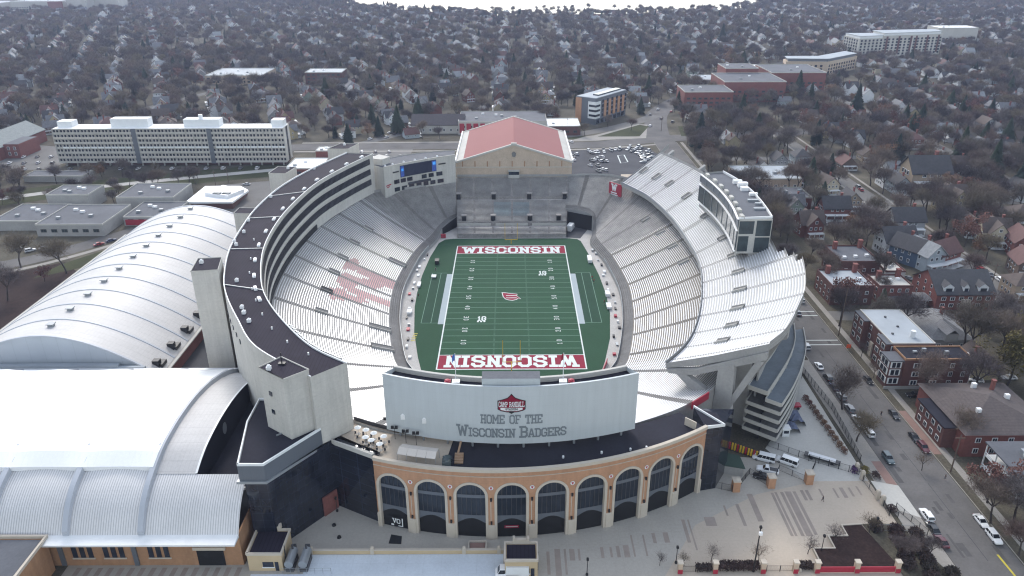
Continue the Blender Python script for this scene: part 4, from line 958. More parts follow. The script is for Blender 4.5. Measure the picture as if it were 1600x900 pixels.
for px, py in [(618, 684), (635, 690), (651, 693), (606, 670)]:
    x, y = G(px, py, 19.4); y -= .5
    t = thing('floodlight', 'black floodlight pole on the roof terrace below the white scoreboard', 'floodlight', (x, y, 19.36), 'floodlights on the terrace')
    b = MB(); b.tube((x, y, 19.36), (x, y, 22.6), .07, n=6); b.build('pole', 'black_metal', t)
    for s in (-1, 1): b = MB(); b.box(x + s * .45 - .35, x + s * .45 + .35, y - .2, y + .2, 22.4, 23.1); b.build('lamp_head', 'black_metal', t)

# ================================================================ SCOREBOARD
SCC, SR = (0, -46), 78.0
sbd = thing('scoreboard', 'huge curved white scoreboard back with grey lettering above the brick arcade', 'scoreboard', (0, -122, 19.3))
q0, q1, NQ = -math.asin(30 / 78), math.asin(29.6 / 78), 24
qs = [q0 + (q1 - q0) * i / NQ for i in range(NQ + 1)]
Z0, Z1 = 21.0, 36.5
def sa(p, z, d=0.0): return arc(p, z, d, SCC, SR)
b = MB(); b.grid([[sa(p, z, d) for p in qs] for z, d in ((Z1, -.5), (Z1, 0), (Z0, 0), (Z0, -.5), (Z1, -.5))]); b.build('front_panel', 'board_white', sbd)
b = MB(); b.grid([[sa(p, Z0 + .6, -.6) for p in qs], [sa(p, Z0 + .6, -5.6) for p in qs]]); b.grid([[sa(p, 34.2, -.6) for p in qs], [sa(p, 34.2, -5.4) for p in qs]]); b.build('catwalk', 'roof_dark', sbd)
b = MB(); b.grid([[sa(p, z, d) for p in qs] for z, d in ((Z0 + .6, -5.4), (35.4, -5.4), (35.4, -6.1), (Z0 + .6, -6.1))]); b.build('back_panel', 'concrete_pale', sbd)
for p in (q0, q1): b = MB(); b.face([sa(p, Z0, -.02), sa(p, Z0, -6), sa(p, 35, -6), sa(p, Z1 - .05, -.02)]); b.build('side_panel', 'board_white', sbd)
b = MB(); b.box(-6.7, 6.5, -122.9, -119.6, 33.5, 38.0, 0, 1); b.build('top_box', ['board_white', 'roof_grey'], sbd)
for i in range(10):
    p = q0 + .04 + (q1 - q0 - .08) * i / 9
    for d in (-1.0, -5.0): x, y, _ = sa(p, 0, d); b = MB(); b.tube((x, y, 19.3), (x, y, Z0 + .7), .28, n=8); b.build('support_post', 'grey_metal', sbd)
for p in (q0 + .06, q0 + .13): b = MB(); x, y, _ = sa(p, 0, .1); b.box(x - .5, x + .5, y - .15, y + .1, 25.0, 26.2); b.dome((x, y, 26.2), .4, .2, .4, 6, 2); b.build('wall_lamp', 'white_metal', sbd)
def sp(v0): return lambda u, v, n: sa(u / SR, v0 + v, .06 + n)
b = MB(); text(b, 'HOME OF THE', sp(26.75), 2.1, 1.2, gap=1.6, widen=.69); text(b, 'WISCONSIN BADGERS', sp(22.95), 2.75, 1.2, gap=1.45, widen=.79, small=.76); b.build('lettering', 'letter_grey', sbd)
SH = [(u * .8, 32 + (z - 32) * .86) for u, z in [(-4.0, 33.0), (-4.0, 30.3), (-3.2, 29.8), (-1.5, 29.4), (0, 29.3), (1.5, 29.4), (3.2, 29.8), (4.0, 30.3), (4.0, 33.0), (2.6, 33.4), (1.2, 33.9), (.5, 34.6), (0, 35.2), (-.5, 34.6), (-1.2, 33.9), (-2.6, 33.4)]]
b = MB(); b.face([sa(u / SR, z, .06) for u, z in SH], 0)
b.face([sa(u * .93 / SR, 31.9 + (z - 31.9) * .9, .10) for u, z in SH], 1)
b.face([sa(u / SR, z, .14) for u, z in ((-2.5, 30.5), (-1.3, 30.15), (1.3, 30.15), (2.5, 30.5), (2.5, 31.0), (-2.5, 31.0))], 2)
em = b.build('badge', ['black_metal', 'crimson', 'white_paint'], sbd)
b = MB(); text(b, 'CAMP RANDALL', lambda u, v, n: sa(u / SR, 31.35 + v * (1 + .03 * abs(u)), .16 + n), 1.15, 1.1, gap=1.3, widen=.49); b.build('badge_lettering', 'white_paint', em)
b = MB(); text(b, 'STADIUM', lambda u, v, n: sa(u / SR, 30.42 + v, .18 + n), .45, 1.2, widen=1.0)
b.face([sa(u / SR, z, .17) for u, z in ((-.8, 29.9), (0, 29.4), (.8, 29.9), (.5, 30.1), (-.5, 30.1))]); b.build('badge_footer', 'black_metal', em)
for px, name in ((713, 'blue'), (875, 'red')):
    x = (px - 797) * .1535
    t = thing('flagpole', f'white flagpole with a {"blue" if name == "blue" else "red and blue"} flag behind the scoreboard top', 'flagpole', (x, -118.6, 34.2), 'flagpoles on the scoreboard')
    b = MB(); b.tube((x, -118.6, 34.2), (x, -118.6, 42.2), .09, .06, n=6); b.build('pole', 'white_metal', t)
    b = MB(); rows = [[(x + .05 - (.5 + .12 * sin(k)) * k * .45, -118.6 + .25 * sin(k * 1.3), z - .22 * k) for k in range(5)] for z in (42.0, 40.4)]; b.grid(rows); b.build('flag', 'flag_blue' if name == 'blue' else 'red_paint', t)
    b = MB(); b.box(x - .9, x + .9, -119.6, -118, 34.2, 35.0); b.build('base', 'white_metal', t)
    s = 1 if px > 797 else -1
    t = thing('speaker_cabinet', f'red covered cabinet on the scoreboard catwalk next to the {"right" if s > 0 else "left"} flagpole', 'cabinet', (x + s * 1.9, -118.9, 34.2))
    b = MB(); b.box(x + s * 1.9 - .7, x + s * 1.9 + .7, -119.6, -118.3, 34.2, 35.1); b.dome((x + s * 1.9, -118.95, 35.1), .75, .65, .4, 8, 2); b.build('cover', 'red_paint', t)

# ================================================================ PRACTICE HALL (big white vault, near left)
MP = [(-140.6, 8.9), (-139.0, 11.2), (-136.8, 13.8), (-133.8, 16.0), (-130.4, 17.6), (-126, 19.3), (-121.4, 20.3), (-114, 20.9), (-106, 20.7), (-99, 19.8), (-93, 18.5), (-84.6, 15.9), (-78, 12.9), (-71.5, 9.3)]
MPs = smooth_line(MP, 4)
mh = thing('practice_hall', 'vast white vaulted practice hall with grey ribbed lower roof in the left foreground', 'hall', (-110, -106, 0))
def vault(mb, xa, xb, ya, yb, up=0.0, m=0):
    pr = [p for p in MPs if ya - .01 <= p[0] <= yb + .01]
    mb.grid([[(xa, y, z + up) for y, z in pr], [(xb, y, z + up) for y, z in pr]], m)
b = MB(); vault(b, -168, -81.5, -141, -71); vault(b, -81.5, -71.8, -141, -71); vault(b, -71.8, -60.2, -141, -130.2); b.build('ribbed_roof', 'corrugated', mh)
b = MB(); vault(b, -80.9, -72.0, -131, -86, .12); b.build('pale_roof_strip', 'roof_shell', mh)
ribs = [-81.5 - 16.6 * k for k in range(6)]
for k in range(5):                                         # stretched fabric between the ribs, scalloped along its lower edge
    b = MB(); n = 12; rows = []
    for i in range(n + 1):
        f = i / n; x = ribs[k] + (ribs[k + 1] - ribs[k]) * f; dip = .7 * sin(pi * f); ya = -129.8 + dip; yb = -77.5 - 1.4 * sin(pi * f)
        row = []
        for j in range(15):
            y = ya + (yb - ya) * j / 14
            z = next(z0 + (z1 - z0) * (y - y0) / (y1 - y0) for (y0, z0), (y1, z1) in zip(MP[:-1], MP[1:]) if y0 <= y <= y1)
            row.append((x, y, z + 1.42 - (.7 if j == 0 else .3 if j == 14 else .12) * sin(pi * f)))
        rows.append(row)
    b.grid(rows)
    b.grid([[(r[0][0], r[0][1], r[0][2] - 1.1) for r in rows], [r[0] for r in rows]]); b.grid([[r[-1] for r in rows], [(r[-1][0], r[-1][1], r[-1][2] - 1.1) for r in rows]])
    b.build('fabric_roof', 'roof_fabric', mh, smooth=False)
for k, x in enumerate(ribs):
    b = MB(); pr = MPs
    rows = []
    for y, z in pr: rows.append([(x - .7, y, z), (x - .7, y, z + 1.3), (x + .5, y, z + 1.3), (x + .7, y, z)])
    b.grid(rows); b.face(rows[0]); b.build('roof_rib', 'roof_rib', mh)
b = MB(); b.box(-168, -60.2, -143.4, -140.5, 8.4, 8.8); b.face([(-168, -143.4, 8.82), (-60.2, -143.4, 8.82), (-60.2, -140.2, 9.1), (-168, -140.2, 9.1)]); b.build('eave_gutter', 'white_paint', mh)
b = MB(); b.box(-168, -60.4, -140.2, -139.8, 0, 8.38); b.box(-60.8, -60.4, -139.8, -124, 0, 8.6); b.build('brick_wall', 'brick_orange', mh)
for x0 in (-98.2, -91.2, -81.2):
    for k in range(3): b = MB(); x = x0 + k * 1.75; b.box(x, x + 1.1, -140.32, -140.22, 2.4, 6.6); b.build('window', 'glass_dark', mh)
    b = MB(); b.box(x0 - .2, x0 + 4.9, -140.4, -140.22, 2.0, 2.35); b.build('sill', 'stone_cream', mh)
for x in (-100.6, -84.2): b = MB(); b.box(x - .5, x + .5, -140.6, -140.22, 0.3, 8.3); b.build('downpipe', 'metal_slate', mh)
b = MB(); b.box(-70.4, -64.4, -140.36, -140.24, 0, 4.6); b.build('loading_door', 'void', mh)
b = MB(); b.box(-71, -63.8, -140.7, -140.22, 4.7, 5.5); b.build('door_lintel', 'stone_cream', mh)

b = MB(); pr = [p for p in MPs if -130.5 <= p[0]]
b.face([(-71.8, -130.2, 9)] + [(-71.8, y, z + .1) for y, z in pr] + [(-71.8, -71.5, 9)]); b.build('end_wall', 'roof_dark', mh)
b = MB(); pts = [(-71.65, -112 + 1.3 * cos(2 * pi * i / 14), 17.3 + 1.6 * sin(2 * pi * i / 14)) for i in range(14)]; b.face(pts); b.build('round_window', 'grey_metal', mh)
b = MB(); vault(b, -72.0, -71.5, -131, -71, .25); b.build('roof_verge', 'white_metal', mh)
b = MB(); b.box(-168, -62, -71.4, -69.6, 0, 9.6, 0, 0); b.build('back_gutter', 'white_paint', mh)
b = MB(); b.box(-168, -120, -69.5, -67.8, 0, 10.4); b.box(-120, -112, -69.5, -68.4, 0, 9.8); b.build('back_roof_step', 'roof_palegrey', mh)

# ================================================================ BARREL ROOFED HALL (the long shell)
sh = thing('barrel_hall', 'long silvery barrel roofed hall with evenly spaced ribs left of the stadium', 'hall', (-142.5, -5, 0))
sx0, sx1, sy0, sy1 = -176.5, -109, -67.5, 57.5
def shz(f): return 5.2 + 14.2 * sin(pi * f) ** .92 if 0 < f < 1 else 5.2
SN = 28
prf = [(sx0 + (sx1 - sx0) * i / SN, shz(i / SN)) for i in range(SN + 1)]
b = MB(); b.grid([[(x, sy0, z) for x, z in prf], [(x, sy1, z) for x, z in prf]]); b.build('barrel_roof', 'roof_shell', sh, smooth=True)
for k in range(12):
    y = sy0 + .6 + k * (sy1 - sy0 - 1.2) / 11
    b = MB(); b.grid([[(x, y - .5, z - .05) for x, z in prf], [(x, y - .35, z + .22) for x, z in prf], [(x, y + .35, z + .22) for x, z in prf], [(x, y + .5, z - .05) for x, z in prf]]); b.build('roof_rib', 'roof_rib', sh)
    if k < 11:
        for xx in (-142.8,):
            yy = y + 6.5; b = MB(); z = shz((xx - sx0) / (sx1 - sx0)); b.box(xx - .8, xx + .8, yy - .7, yy + .7, z - .2, z + .7); b.box(xx - 1.1, xx + 1.1, yy - 1, yy + 1, z + .7, z + .95); b.build('roof_vent', 'grey_metal', sh)
        if k < 6: b = MB(); yy = y + 4; z = shz(.965); b.box(sx1 - 3.4, sx1 - 1.4, yy - 1, yy + 1, z - 1, z + 1.6); b.box(sx1 - 3.8, sx1 - .6, yy - .5, yy + 3, z - 1, z + .2); b.build('exhaust_fan', 'black_metal', sh)
b = MB(); b.face([(sx0, sy0 + .3, 0)] + [(x, sy0 + .3, z - .1) for x, z in prf] + [(sx1, sy0 + .3, 0)]); b.build('end_wall', 'panel_grey', sh)
b = MB(); b.face([(sx0, sy1 - .3, 0)] + [(x, sy1 - .3, z - .1) for x, z in prf] + [(sx1, sy1 - .3, 0)]); b.build('far_end_wall', 'panel_grey', sh)
b = MB(); b.box(sx0 - .1, sx0 + .3, sy0, sy1, 0, 5.2); b.build('side_wall', 'brick_red', sh); b = MB(); b.box(sx1 - .3, sx1 + .1, sy0, sy1, 0, 5.2); b.build('side_wall', 'brick_red', sh)
b = MB(); b.box(sx0 - 1.0, sx0 + .2, sy0, sy1, 5.0, 5.5); b.build('eave_gutter', 'concrete_pale', sh); b = MB(); b.box(sx1 - .2, sx1 + 1.2, sy0, sy1, 4.8, 5.2); b.build('eave_gutter', 'concrete_pale', sh)

# ================================================================ PODIUM (dark glass and grey metal) BETWEEN HALL AND STADIUM
pd = thing('glass_podium', 'dark glass building with slate grey metal parapet and flat black roof', 'building', (-54, -122, 0))
PP = [(-60.0, -135.3), (-54.2, -135.3), (-40.9, -116.6), (-47.2, -109.0), (-63, -109.0), (-63, -119)]
b = MB(); b.prism([(-59.2, -134.8), (-54.0, -134.8), (-42.6, -120.2), (-42.8, -114), (-60, -112)], 0, 19.6); b.build('glass_wall', 'glass_black', pd)
b = MB(); b.prism(PP, 19.62, 23.6); b.build('metal_band', 'metal_slate', pd)
b = MB(); b.prism([(-59.6, -134.8), (-54.4, -134.8), (-41.6, -116.8), (-47.4, -109.6), (-62.6, -109.6), (-62.6, -119)], 23.62, 23.72); b.build('roof', 'roof_dark', pd)
b = MB(); b.wall(PP + [PP[0]], 23.6, 24.2, .35, off=.18); b.build('white_coping', 'white_paint', pd)
b = MB(); b.wall([(-54.4, -124.4), (-47.6, -119.0)], 23.7, 24.0, .3); b.build('roof_seam', 'grey_metal', pd)
b = MB(); b.prism([(-60.6, -135.7), (-54.0, -135.7), (-42.4, -119.6), (-43.2, -119.0), (-54.4, -134.6), (-60.6, -134.6)], 19.0, 19.6); b.build('lower_trim', 'grey_metal', pd)
b = MB(); b.prism([(-71.5, -130.0), (-60.2, -130.0), (-60.2, -96), (-66, -88), (-71.5, -84)], 0, 13.2, 0, 1); b.build('sunken_roof', ['metal_slate', 'roof_dark'], pd)
b = MB(); b.wall([(-71.6, -130.4), (-60.2, -130.4)], 13.2, 13.9, .4); b.build('roof_kerb', 'white_paint', pd)
b = MB(); b.prism([(-46.2, -124.0), (-43.4, -120.6), (-42.9, -121.2), (-45.6, -124.6)], 0, 5.5); b.build('brick_pier', 'brick_red', pd)
b = MB(); b.prism([(-52.6, -131.3), (-47.6, -124.4), (-46.9, -125.0), (-51.8, -131.8)], 0, .8); b.build('planter_wall', 'brick_orange', pd)

# ================================================================ SMALL BUILDINGS AND WALLS ON THE PLAZA
def pavilion(x0, x1, y0, y1, h, label, front=None):
    t = thing('gate_pavilion', label, 'pavilion', ((x0 + x1) / 2, (y0 + y1) / 2, 0), 'tan gate pavilions')
    b = MB(); b.box(x0, x1, y0, y1, 0, h - .6); b.build('wall', 'brick_pale', t)
    b = MB(); b.box(x0 + .4, x1 - .4, y0 + .4, y1 - .4, h - .62, h - .5); b.build('roof', 'roof_seam_dark', t)
    b = MB(); b.wall([(x0, y0), (x1, y0), (x1, y1), (x0, y1), (x0, y0)], h - .6, h, .5); b.build('parapet', 'stone_cream', t)
    b = MB(); c = (x0 + x1) / 2; b.box(c - 1.6, c + 1.6, y1 - .2, y1 + .5, h, h + .7)
    for s in (-1, 1): b.box(c + s * 1.6 - .25, c + s * 1.6 + .25, y1 - .3, y1 + .6, h, h + 1.2)
    b.build('gable_ornament', 'stone_cream', t)
    b = MB(); b.box(c - .6, c + 1.8, y0 - .1, y0 - .02, 1.2, 2.6); b.box(c + 2.1, c + 2.9, y0 - .1, y0 - .02, .1, 2.6); b.build('shop_window', 'glass_dark', t)
    b = MB(); b.box(c - .8, c + 2.0, y0 - .16, y0 - .02, .95, 1.18); b.build('counter', 'white_paint', t)
    b = MB(); b.box(x1 + .02, x1 + .2, y0 + 2, y0 + 2.3, 0, h); b.build('downpipe', 'dark_metal', t)
    return t
pavilion(-58.6, -51.0, -142.0, -134.4, 5.2, 'square tan pavilion with dark flat roof beside the two grey tanks')
pavilion(-1.6, 5.6, -144.2, -138.8, 5.2, 'tan pavilion with dark flat roof in front of the brick arches')
t = thing('brick_annex', 'low tan brick annex with grey roof in the bottom left corner', 'building', (-110, -152, 0))
b = MB(); b.box(-130, -102.2, -165, -141.4, 0, 9.0); b.build('brick_wall', 'brick_orange', t)
b = MB(); b.box(-129.5, -102.8, -164.5, -141.9, 9.02, 9.12); b.build('roof', 'roof_grey', t)
b = MB(); b.wall([(-130, -141.4), (-102.2, -141.4), (-102.2, -165)], 9.0, 9.7, .7, off=.3); b.build('parapet', 'stone_cream', t)
t = thing('plaza_wall', 'long low tan wall with cream coping along the pale icy deck', 'wall', (-26, -136.9, 0))
b = MB(); b.box(-46.5, -2.0, -137.1, -136.7, 0, 1.1); b.build('wall_body', 'brick_pale', t)
b = MB(); b.box(-46.6, -1.9, -137.2, -136.6, 1.1, 1.3); b.build('coping', 'stone_cream', t)
for x in (-46, -32, -11, -3): b = MB(); b.box(x - .4, x + .4, -137.3, -136.5, 0, 1.8); b.dome((x, -136.9, 1.8), .4, .4, .4, 6, 2); b.build('pier', 'stone_cream', t)
t = thing('planter_box', 'square brown brick planter set into the low plaza wall', 'planter', (-8, -135.6, 0))
b = MB(); b.wall([(-10, -136.4), (-10, -134), (-6, -134), (-6, -136.4)], 0, 1.0, .4); b.build('planter_rim', 'stone_cream', t)
b = MB(); b.box(-9.7, -6.3, -136.3, -134.3, 0, .7); b.build('soil', 'brick_paving', t)
for k, (x, lb) in enumerate(((-49.5, 'grey cylindrical tank unit nearer the tan pavilion'), (-46.4, 'grey cylindrical tank unit farther from the tan pavilion'))):
    t = thing('generator_tank', lb, 'tank', (x, -140.4, 0), 'grey tanks')
    b = MB(); pts = [(cos(a), sin(a)) for a in [2 * pi * i / 12 for i in range(12)]]
    b.grid([[(x + 1.0 * u, y, 2.3 + 1.0 * v) for u, v in pts] for y in (-142.6, -138.0)], closed=True); b.face([(x + u, -142.6, 2.3 + v) for u, v in pts]); b.face([(x + u, -138.0, 2.3 + v) for u, v in pts]); b.build('tank_body', 'grey_metal', t)
    b = MB(); b.box(x - .9, x + .9, -142.4, -138.2, 0, 1.35); b.build('base', 'dark_metal', t)
    b = MB(); b.box(x - .5, x + .5, -137.95, -137.3, 1.8, 3.4); b.tube((x, -138.6, 3.2), (x, -138.6, 4.3), .25, n=8, caps=True); b.build('exhaust', 'dark_metal', t)
t = thing('tank_fence', 'thin grey pipe railing around the two tanks', 'fence', (-46, -142.8, 0))
b = MB()
for x in (-51, -49.2, -47.4, -45.6, -43.8, -42.0, -40.2): b.tube((x, -142.9, 0), (x, -142.9, 1.6), .05, n=5)
for z in (.8, 1.6): b.tube((-51, -142.9, z), (-40.2, -142.9, z), .04, n=5)
b.build('railing', 'grey_metal', t)
b = MB(); b.face([(-28.6, -130.8, .06), (-26, -131.4, .06), (-25.8, -134, .06), (-28.8, -133.8, .06)]); o = b.build('floor_grate', 'black_metal'); tag(o, 'square dark floor grate in the plaza in front of the first arch', 'grate')
for px, py in [(522, 821), (530, 840)]:
    x, y = G(px, py); o = MB(); o.tube((x, y, .02), (x, y, .45), .55, .4, n=8, caps=True); o = o.build('drain_cover', 'black_metal'); tag(o, f'round black drain cover on the plaza, {"farther from" if py < 830 else "nearer"} the tan wall', 'drain', 'drain covers')
t = thing('banner', 'black banner with white letters inside the leftmost brick arch', 'banner', (-27.5, -128.4, .5))
p = bays[0]
b = MB(); b.grid([[arc(p + u / AR, z, -.4) for u in (-1.4, 2.0)] for z in (.6, 3.4)]); b.build('banner_cloth', 'void', t)
b = MB(); text(b, 'VO', lambda u, v, n: arc(p + (u + .2) / AR, 1.6 + v, -.36 + n), 1.2, 1.1, widen=.95)
for q_ in ((1.6, 1.85, .7, 3.2), (.6, 1.6, .7, .95), (-1.2, -.5, .7, 1.2)): b.grid([[arc(p + u / AR, z, -.35) for u in q_[:2]] for z in q_[2:]])
b.build('lettering', 'white_paint', t)
t = thing('gate_sign', 'crimson sign with pale border above the entrance of the fourth arch', 'sign', (-2, -131.8, 3))
p = bays[3]; b = MB(); b.grid([[arc(p + u / AR, z, -.3) for u in (-1.7, 1.7)] for z in (3.0, 3.8)]); b.build('sign_board', 'crimson', t)
b = MB(); b.grid([[arc(p + u / AR, z, -.26) for u in (-1.4, 1.4)] for z in (3.32, 3.55)]); b.build('pale_strip', 'concrete_pale', t)
# ================================================================ GROUND, ROADS, PAVING
def sheet(name, m, poly, z): b = MB(); b.face([(p[0], p[1], z) for p in poly]); return struct(b, name, m)
b = MB(); b.box(-3800, 3800, -400, 5000, -.6, 0); struct(b, 'ground', 'dry_grass')
lk = [(x * .95, y - 90) for x, y in [G(*q) for q in [(556, 6), (580, 10), (600, 7), (640, 11), (700, 14), (770, 16), (800, 15.5), (900, 16), (960, 15.5), (1050, 14.5), (1100, 12.5), (1150, 8), (1195, 2)]]]
m = mat('water', (0.10, 0.12, 0.14), 0.06, var=0.05); m.node_tree.nodes['Principled BSDF'].inputs['Specular IOR Level'].default_value = 0.9
sheet('lake', 'water', lk + [(1500, 4900), (-1500, 4900), (-420, 1700)], .10)
for pts in ([(552, 23), (570, 18), (583, 19), (572, 23)], [(745, 25), (770, 20), (812, 20), (812, 25), (780, 28)], [(890, 31), (905, 26), (950, 25), (948, 31)]): sheet('pond', 'water', [G(*q) for q in pts], .10)
def road(name, m, pts, w, z, n=6): b = MB(); b.ribbon(smooth_line(pts, n), w, z); return struct(b, name, m)
BREESE = [(107, -300), (107, 262)]
b = MB(); b.ribbon(BREESE, 15.2, .02); struct(b, 'street', 'asphalt')
b = MB(); b.prism([(92.6, -230), (99.2, -230), (99.2, -50), (94.6, -50)], -.3, .13); b.prism([(99.2, -50), (99.4, -50), (99.4, 250), (99.2, 250)], -.3, .13); struct(b, 'pavement', 'sidewalk')
b = MB(); b.prism([(114.8, -230), (115.0, -230), (115.0, 250), (114.8, 250)], -.3, .12); b.prism([(117.4, -230), (119.4, -230), (119.4, 250), (117.4, 250)], -.3, .12); struct(b, 'pavement', 'sidewalk')
sheet('verge', 'dry_grass', [(115.0, -230), (117.4, -230), (117.4, 250), (115.0, 250)], .06)
sheet('brick_verge', 'brick_paving', [(115.1, -101), (117.3, -101), (117.3, -80), (115.1, -80)], .08)
sheet('brick_verge', 'brick_paving', [(96.6, -118), (99.1, -118), (99.1, -104), (96.6, -104)], .14)
b = MB()
for y in (-39.5, -36.2, -17.0, -13.6): b.face([(99.6, y, .03), (114.4, y, .03), (114.4, y + .4, .03), (99.6, y + .4, .03)])
struct(b, 'crosswalk', 'line_white')
b = MB(); b.face([(111.2, -165, .03), (111.6, -165, .03), (111.0, -138, .03), (110.5, -138, .03)]); struct(b, 'yellow_line', 'line_yellow')
b = MB()
for y0 in range(-140, -45, 14): b.face([(107.4, y0, .03), (107.55, y0, .03), (107.5, y0 + 13, .03), (107.35, y0 + 13, .03)])
struct(b, 'tar_seams', 'asphalt_dark')
b = MB(); rp = random.Random(4)
for k in range(26): x, y, w, l = rp.uniform(100.5, 113), rp.uniform(-150, -10), rp.uniform(.2, .7), rp.uniform(.8, 4); b.face([(x - w, y - l, .0245 + k * .0002), (x + w, y - l, .0245 + k * .0002), (x + w * .9, y + l, .0245 + k * .0002), (x - w, y + l, .0245 + k * .0002)])
struct(b, 'asphalt_patches', 'asphalt_patch')
road('street', 'asphalt_old', [(196, -220), (196, 60), (194, 150), (192, 330)], 10.5, .022)
road('street', 'asphalt_old', [(115, -16.5), (160, -19), (260, -21), (420, -24)], 7.5, .026)
for x in (188.6, 203.2): b = MB(); b.ribbon([(x, -200), (x, 300)], 1.6, .05); struct(b, 'pavement', 'sidewalk')
road('street', 'asphalt_old', [(115, 112), (200, 116), (420, 120)], 8, .026)
road('street', 'asphalt_old', [(115, 205), (300, 212), (460, 220)], 8, .026)
road('street', 'asphalt_old', [(290, -100), (290, 420)], 8, .028)
road('avenue', 'asphalt', [(-470, 215), (-145, 240), (36, 243), (75, 250), (112, 262), (230, 285), (420, 320)], 17, .024)
for o in (-12, 12): b = MB(); b.ribbon(smooth_line([(-145, 240), (36, 243), (75, 250), (96, 256)], 6), 3.0, .05, off=o); struct(b, 'pavement', 'sidewalk')
road('avenue', 'asphalt', [(104, 256), (111, 310), (124, 360), (160, 424), (230, 520), (330, 640)], 17, .032)
road('street', 'asphalt_old', [(16, 258), (60, 283), (92, 310), (116, 340)], 11, .036)
sheet('grass_island', 'grass', [(30, 262), (56, 271), (44, 259)], .05); sheet('grass_island', 'grass', [(62, 268), (98, 306), (104, 300), (92, 268)], .05)
sheet('pavement', 'sidewalk', [(20, 254), (60, 272), (97, 308), (104, 306), (96, 263), (60, 257)], .044)
sheet('grass_island', 'grass', [(122, 268), (150, 275), (150, 300), (126, 300)], .05)
sheet('parking_lot', 'asphalt_dark', [(36, 166), (36, 226), (60, 233), (92, 238), (97, 215), (92, 166)], .03)
b = MB()
bx = [G(*q) for q in [(965, 243), (975, 242), (981, 253), (970, 255)]]
b.wall(bx + [bx[0]], .03, .05, .7); struct(b, 'painted_box', 'line_white')
sheet('concrete_yard', 'plaza_warm', [(60, 128), (84, 128), (92, 172), (66, 172)], .04)
road('path', 'gravel', [(-345, 98), (-280, 129), (-253, 143), (-210, 161), (-152, 182), (-100, 200)], 6.5, .04)
for o, w in ((9, 11), (-9, 11)): b = MB(); b.ribbon(smooth_line([(-345, 98), (-280, 129), (-253, 143), (-210, 161), (-152, 182), (-100, 200)], 5), w, .03, off=o); struct(b, 'grass_bank', 'grass')
road('street', 'asphalt', [(-270, 0), (-240, 22), (-210, 43), (-188, 70), (-168, 98), (-150, 120), (-120, 150), (-95, 236)], 11, .025)
road('pavement', 'sidewalk', [(-236, 13), (-206, 34), (-182, 62), (-162, 90)], 3, .05)
sheet('mulch_bed', 'mulch', [(-240, -60), (-180, -60), (-178, 20), (-196, 38), (-240, 5)], .02)
sheet('lawn', 'grass', [(-200, 20), (-180, 36), (-181, 58), (-196, 36)], .035)
sheet('parking_lot', 'asphalt_old', [(-178, 100), (-170, 152), (-112, 170), (-104, 120), (-135, 80), (-160, 92)], .03)
sheet('parking_lot', 'asphalt_old', [(-330, 175), (-285, 190), (-282, 235), (-330, 250)], .03)
sheet('parking_lot', 'asphalt_old', [(-112, 210), (-66, 210), (-66, 234), (-112, 234)], .03)
sheet('yard', 'asphalt_dark', [(-110, -67), (-80, -60), (-95, 60), (-109, 58)], .03)
road('street', 'asphalt_old', [(-106, 246), (-75, 287), (-54, 319), (-20, 380)], 9, .03)
road('street', 'asphalt_old', [(-330, 330), (-298, 400), (-262, 500), (-200, 640)], 9, .03)
road('street', 'asphalt_old', [(-170, 440), (-160, 520), (-150, 640)], 8, .03)
road('street', 'asphalt_old', [G(*q) for q in [(770, 95), (768, 80), (769, 65), (770, 52)]], 13, .03)
# plaza
sheet('plaza', 'plaza', [(-60.2, -190), (92.6, -190), (92.6, -106), (50, -100), (-60.2, -100)], .02)
sheet('plaza_paving', 'plaza_warm', [(22, -190), (30, -150), (44, -128), (62, -117), (92.6, -108), (92.6, -190)], .026)
sheet('service_yard', 'concrete_pale', [(76, -112), (92.4, -112), (93.6, -60), (80, -84), (70, -98)], .03)
sheet('driveway', 'concrete_pale', [(93, -112), (99.3, -114), (99.3, -126), (93, -122)], .15)
sheet('ice_deck', 'icy_deck', [(-58, -190), (-2.0, -190), (-2.0, -137.2), (-46.5, -137.2), (-46.5, -143), (-58, -143)], .034)
b = MB()
def paver(px, ya, yb, w):
    xa, y1 = G(px, ya); x2, y2 = G(px, yb); x = G(px, (ya + yb) / 2)[0]
    b.face([(x - w / 2, y2, .04), (x + w / 2, y2, .04), (x + w / 2, y1, .04), (x - w / 2, y1, .04)])
for px, ya, yb, w in [(857, 862, 898, .7), (872, 858, 900, 1.3), (884, 858, 898, .5), (894, 858, 876, 1.2), (905, 858, 876, .5), (941, 855, 872, .7), (955, 855, 871, .5), (966, 853, 871, .8), (979, 852, 871, 1.3), (989, 836, 870, .4), (1008, 836, 869, .4), (1022, 833, 849, .8), (1041, 832, 848, 1.2), (1072, 812, 848, .8), (1082, 812, 860, .4), (1110, 808, 822, 2.6), (1134, 790, 806, .5), (1158, 788, 822, .8), (1180, 772, 815, 1.4), (1222, 770, 838, .7), (1228, 769, 838, .6), (1238, 769, 838, .8), (1248, 768, 838, 1.6), (1258, 768, 836, .8), (1256, 766, 782, .8), (1264, 766, 782, .8), (1283, 764, 776, .5), (1306, 763, 778, .5), (1318, 762, 778, 1.0), (1330, 762, 776, .6), (1342, 760, 774, .5)]: paver(px, ya, yb, w)
for k in range(16): x = -98 + k * 2.4; b.face([(x, -156, .04), (x + 1.1, -156, .04), (x + 1.5, -141, .04), (x + .4, -141, .04)])
struct(b, 'paver_bands', 'paver_brown')
sheet('apron', 'plaza', [(-100, -190), (-58.2, -190), (-58.2, -139.9), (-100, -139.9)], .03)
sheet('planting_bed', 'mulch', [(64, -141), (69, -141), (69, -136.5), (74, -136.5), (74, -132.5), (78.5, -132.5), (78.5, -129), (83.5, -128.6), (86.5, -142.5), (64, -142.5)], .5)
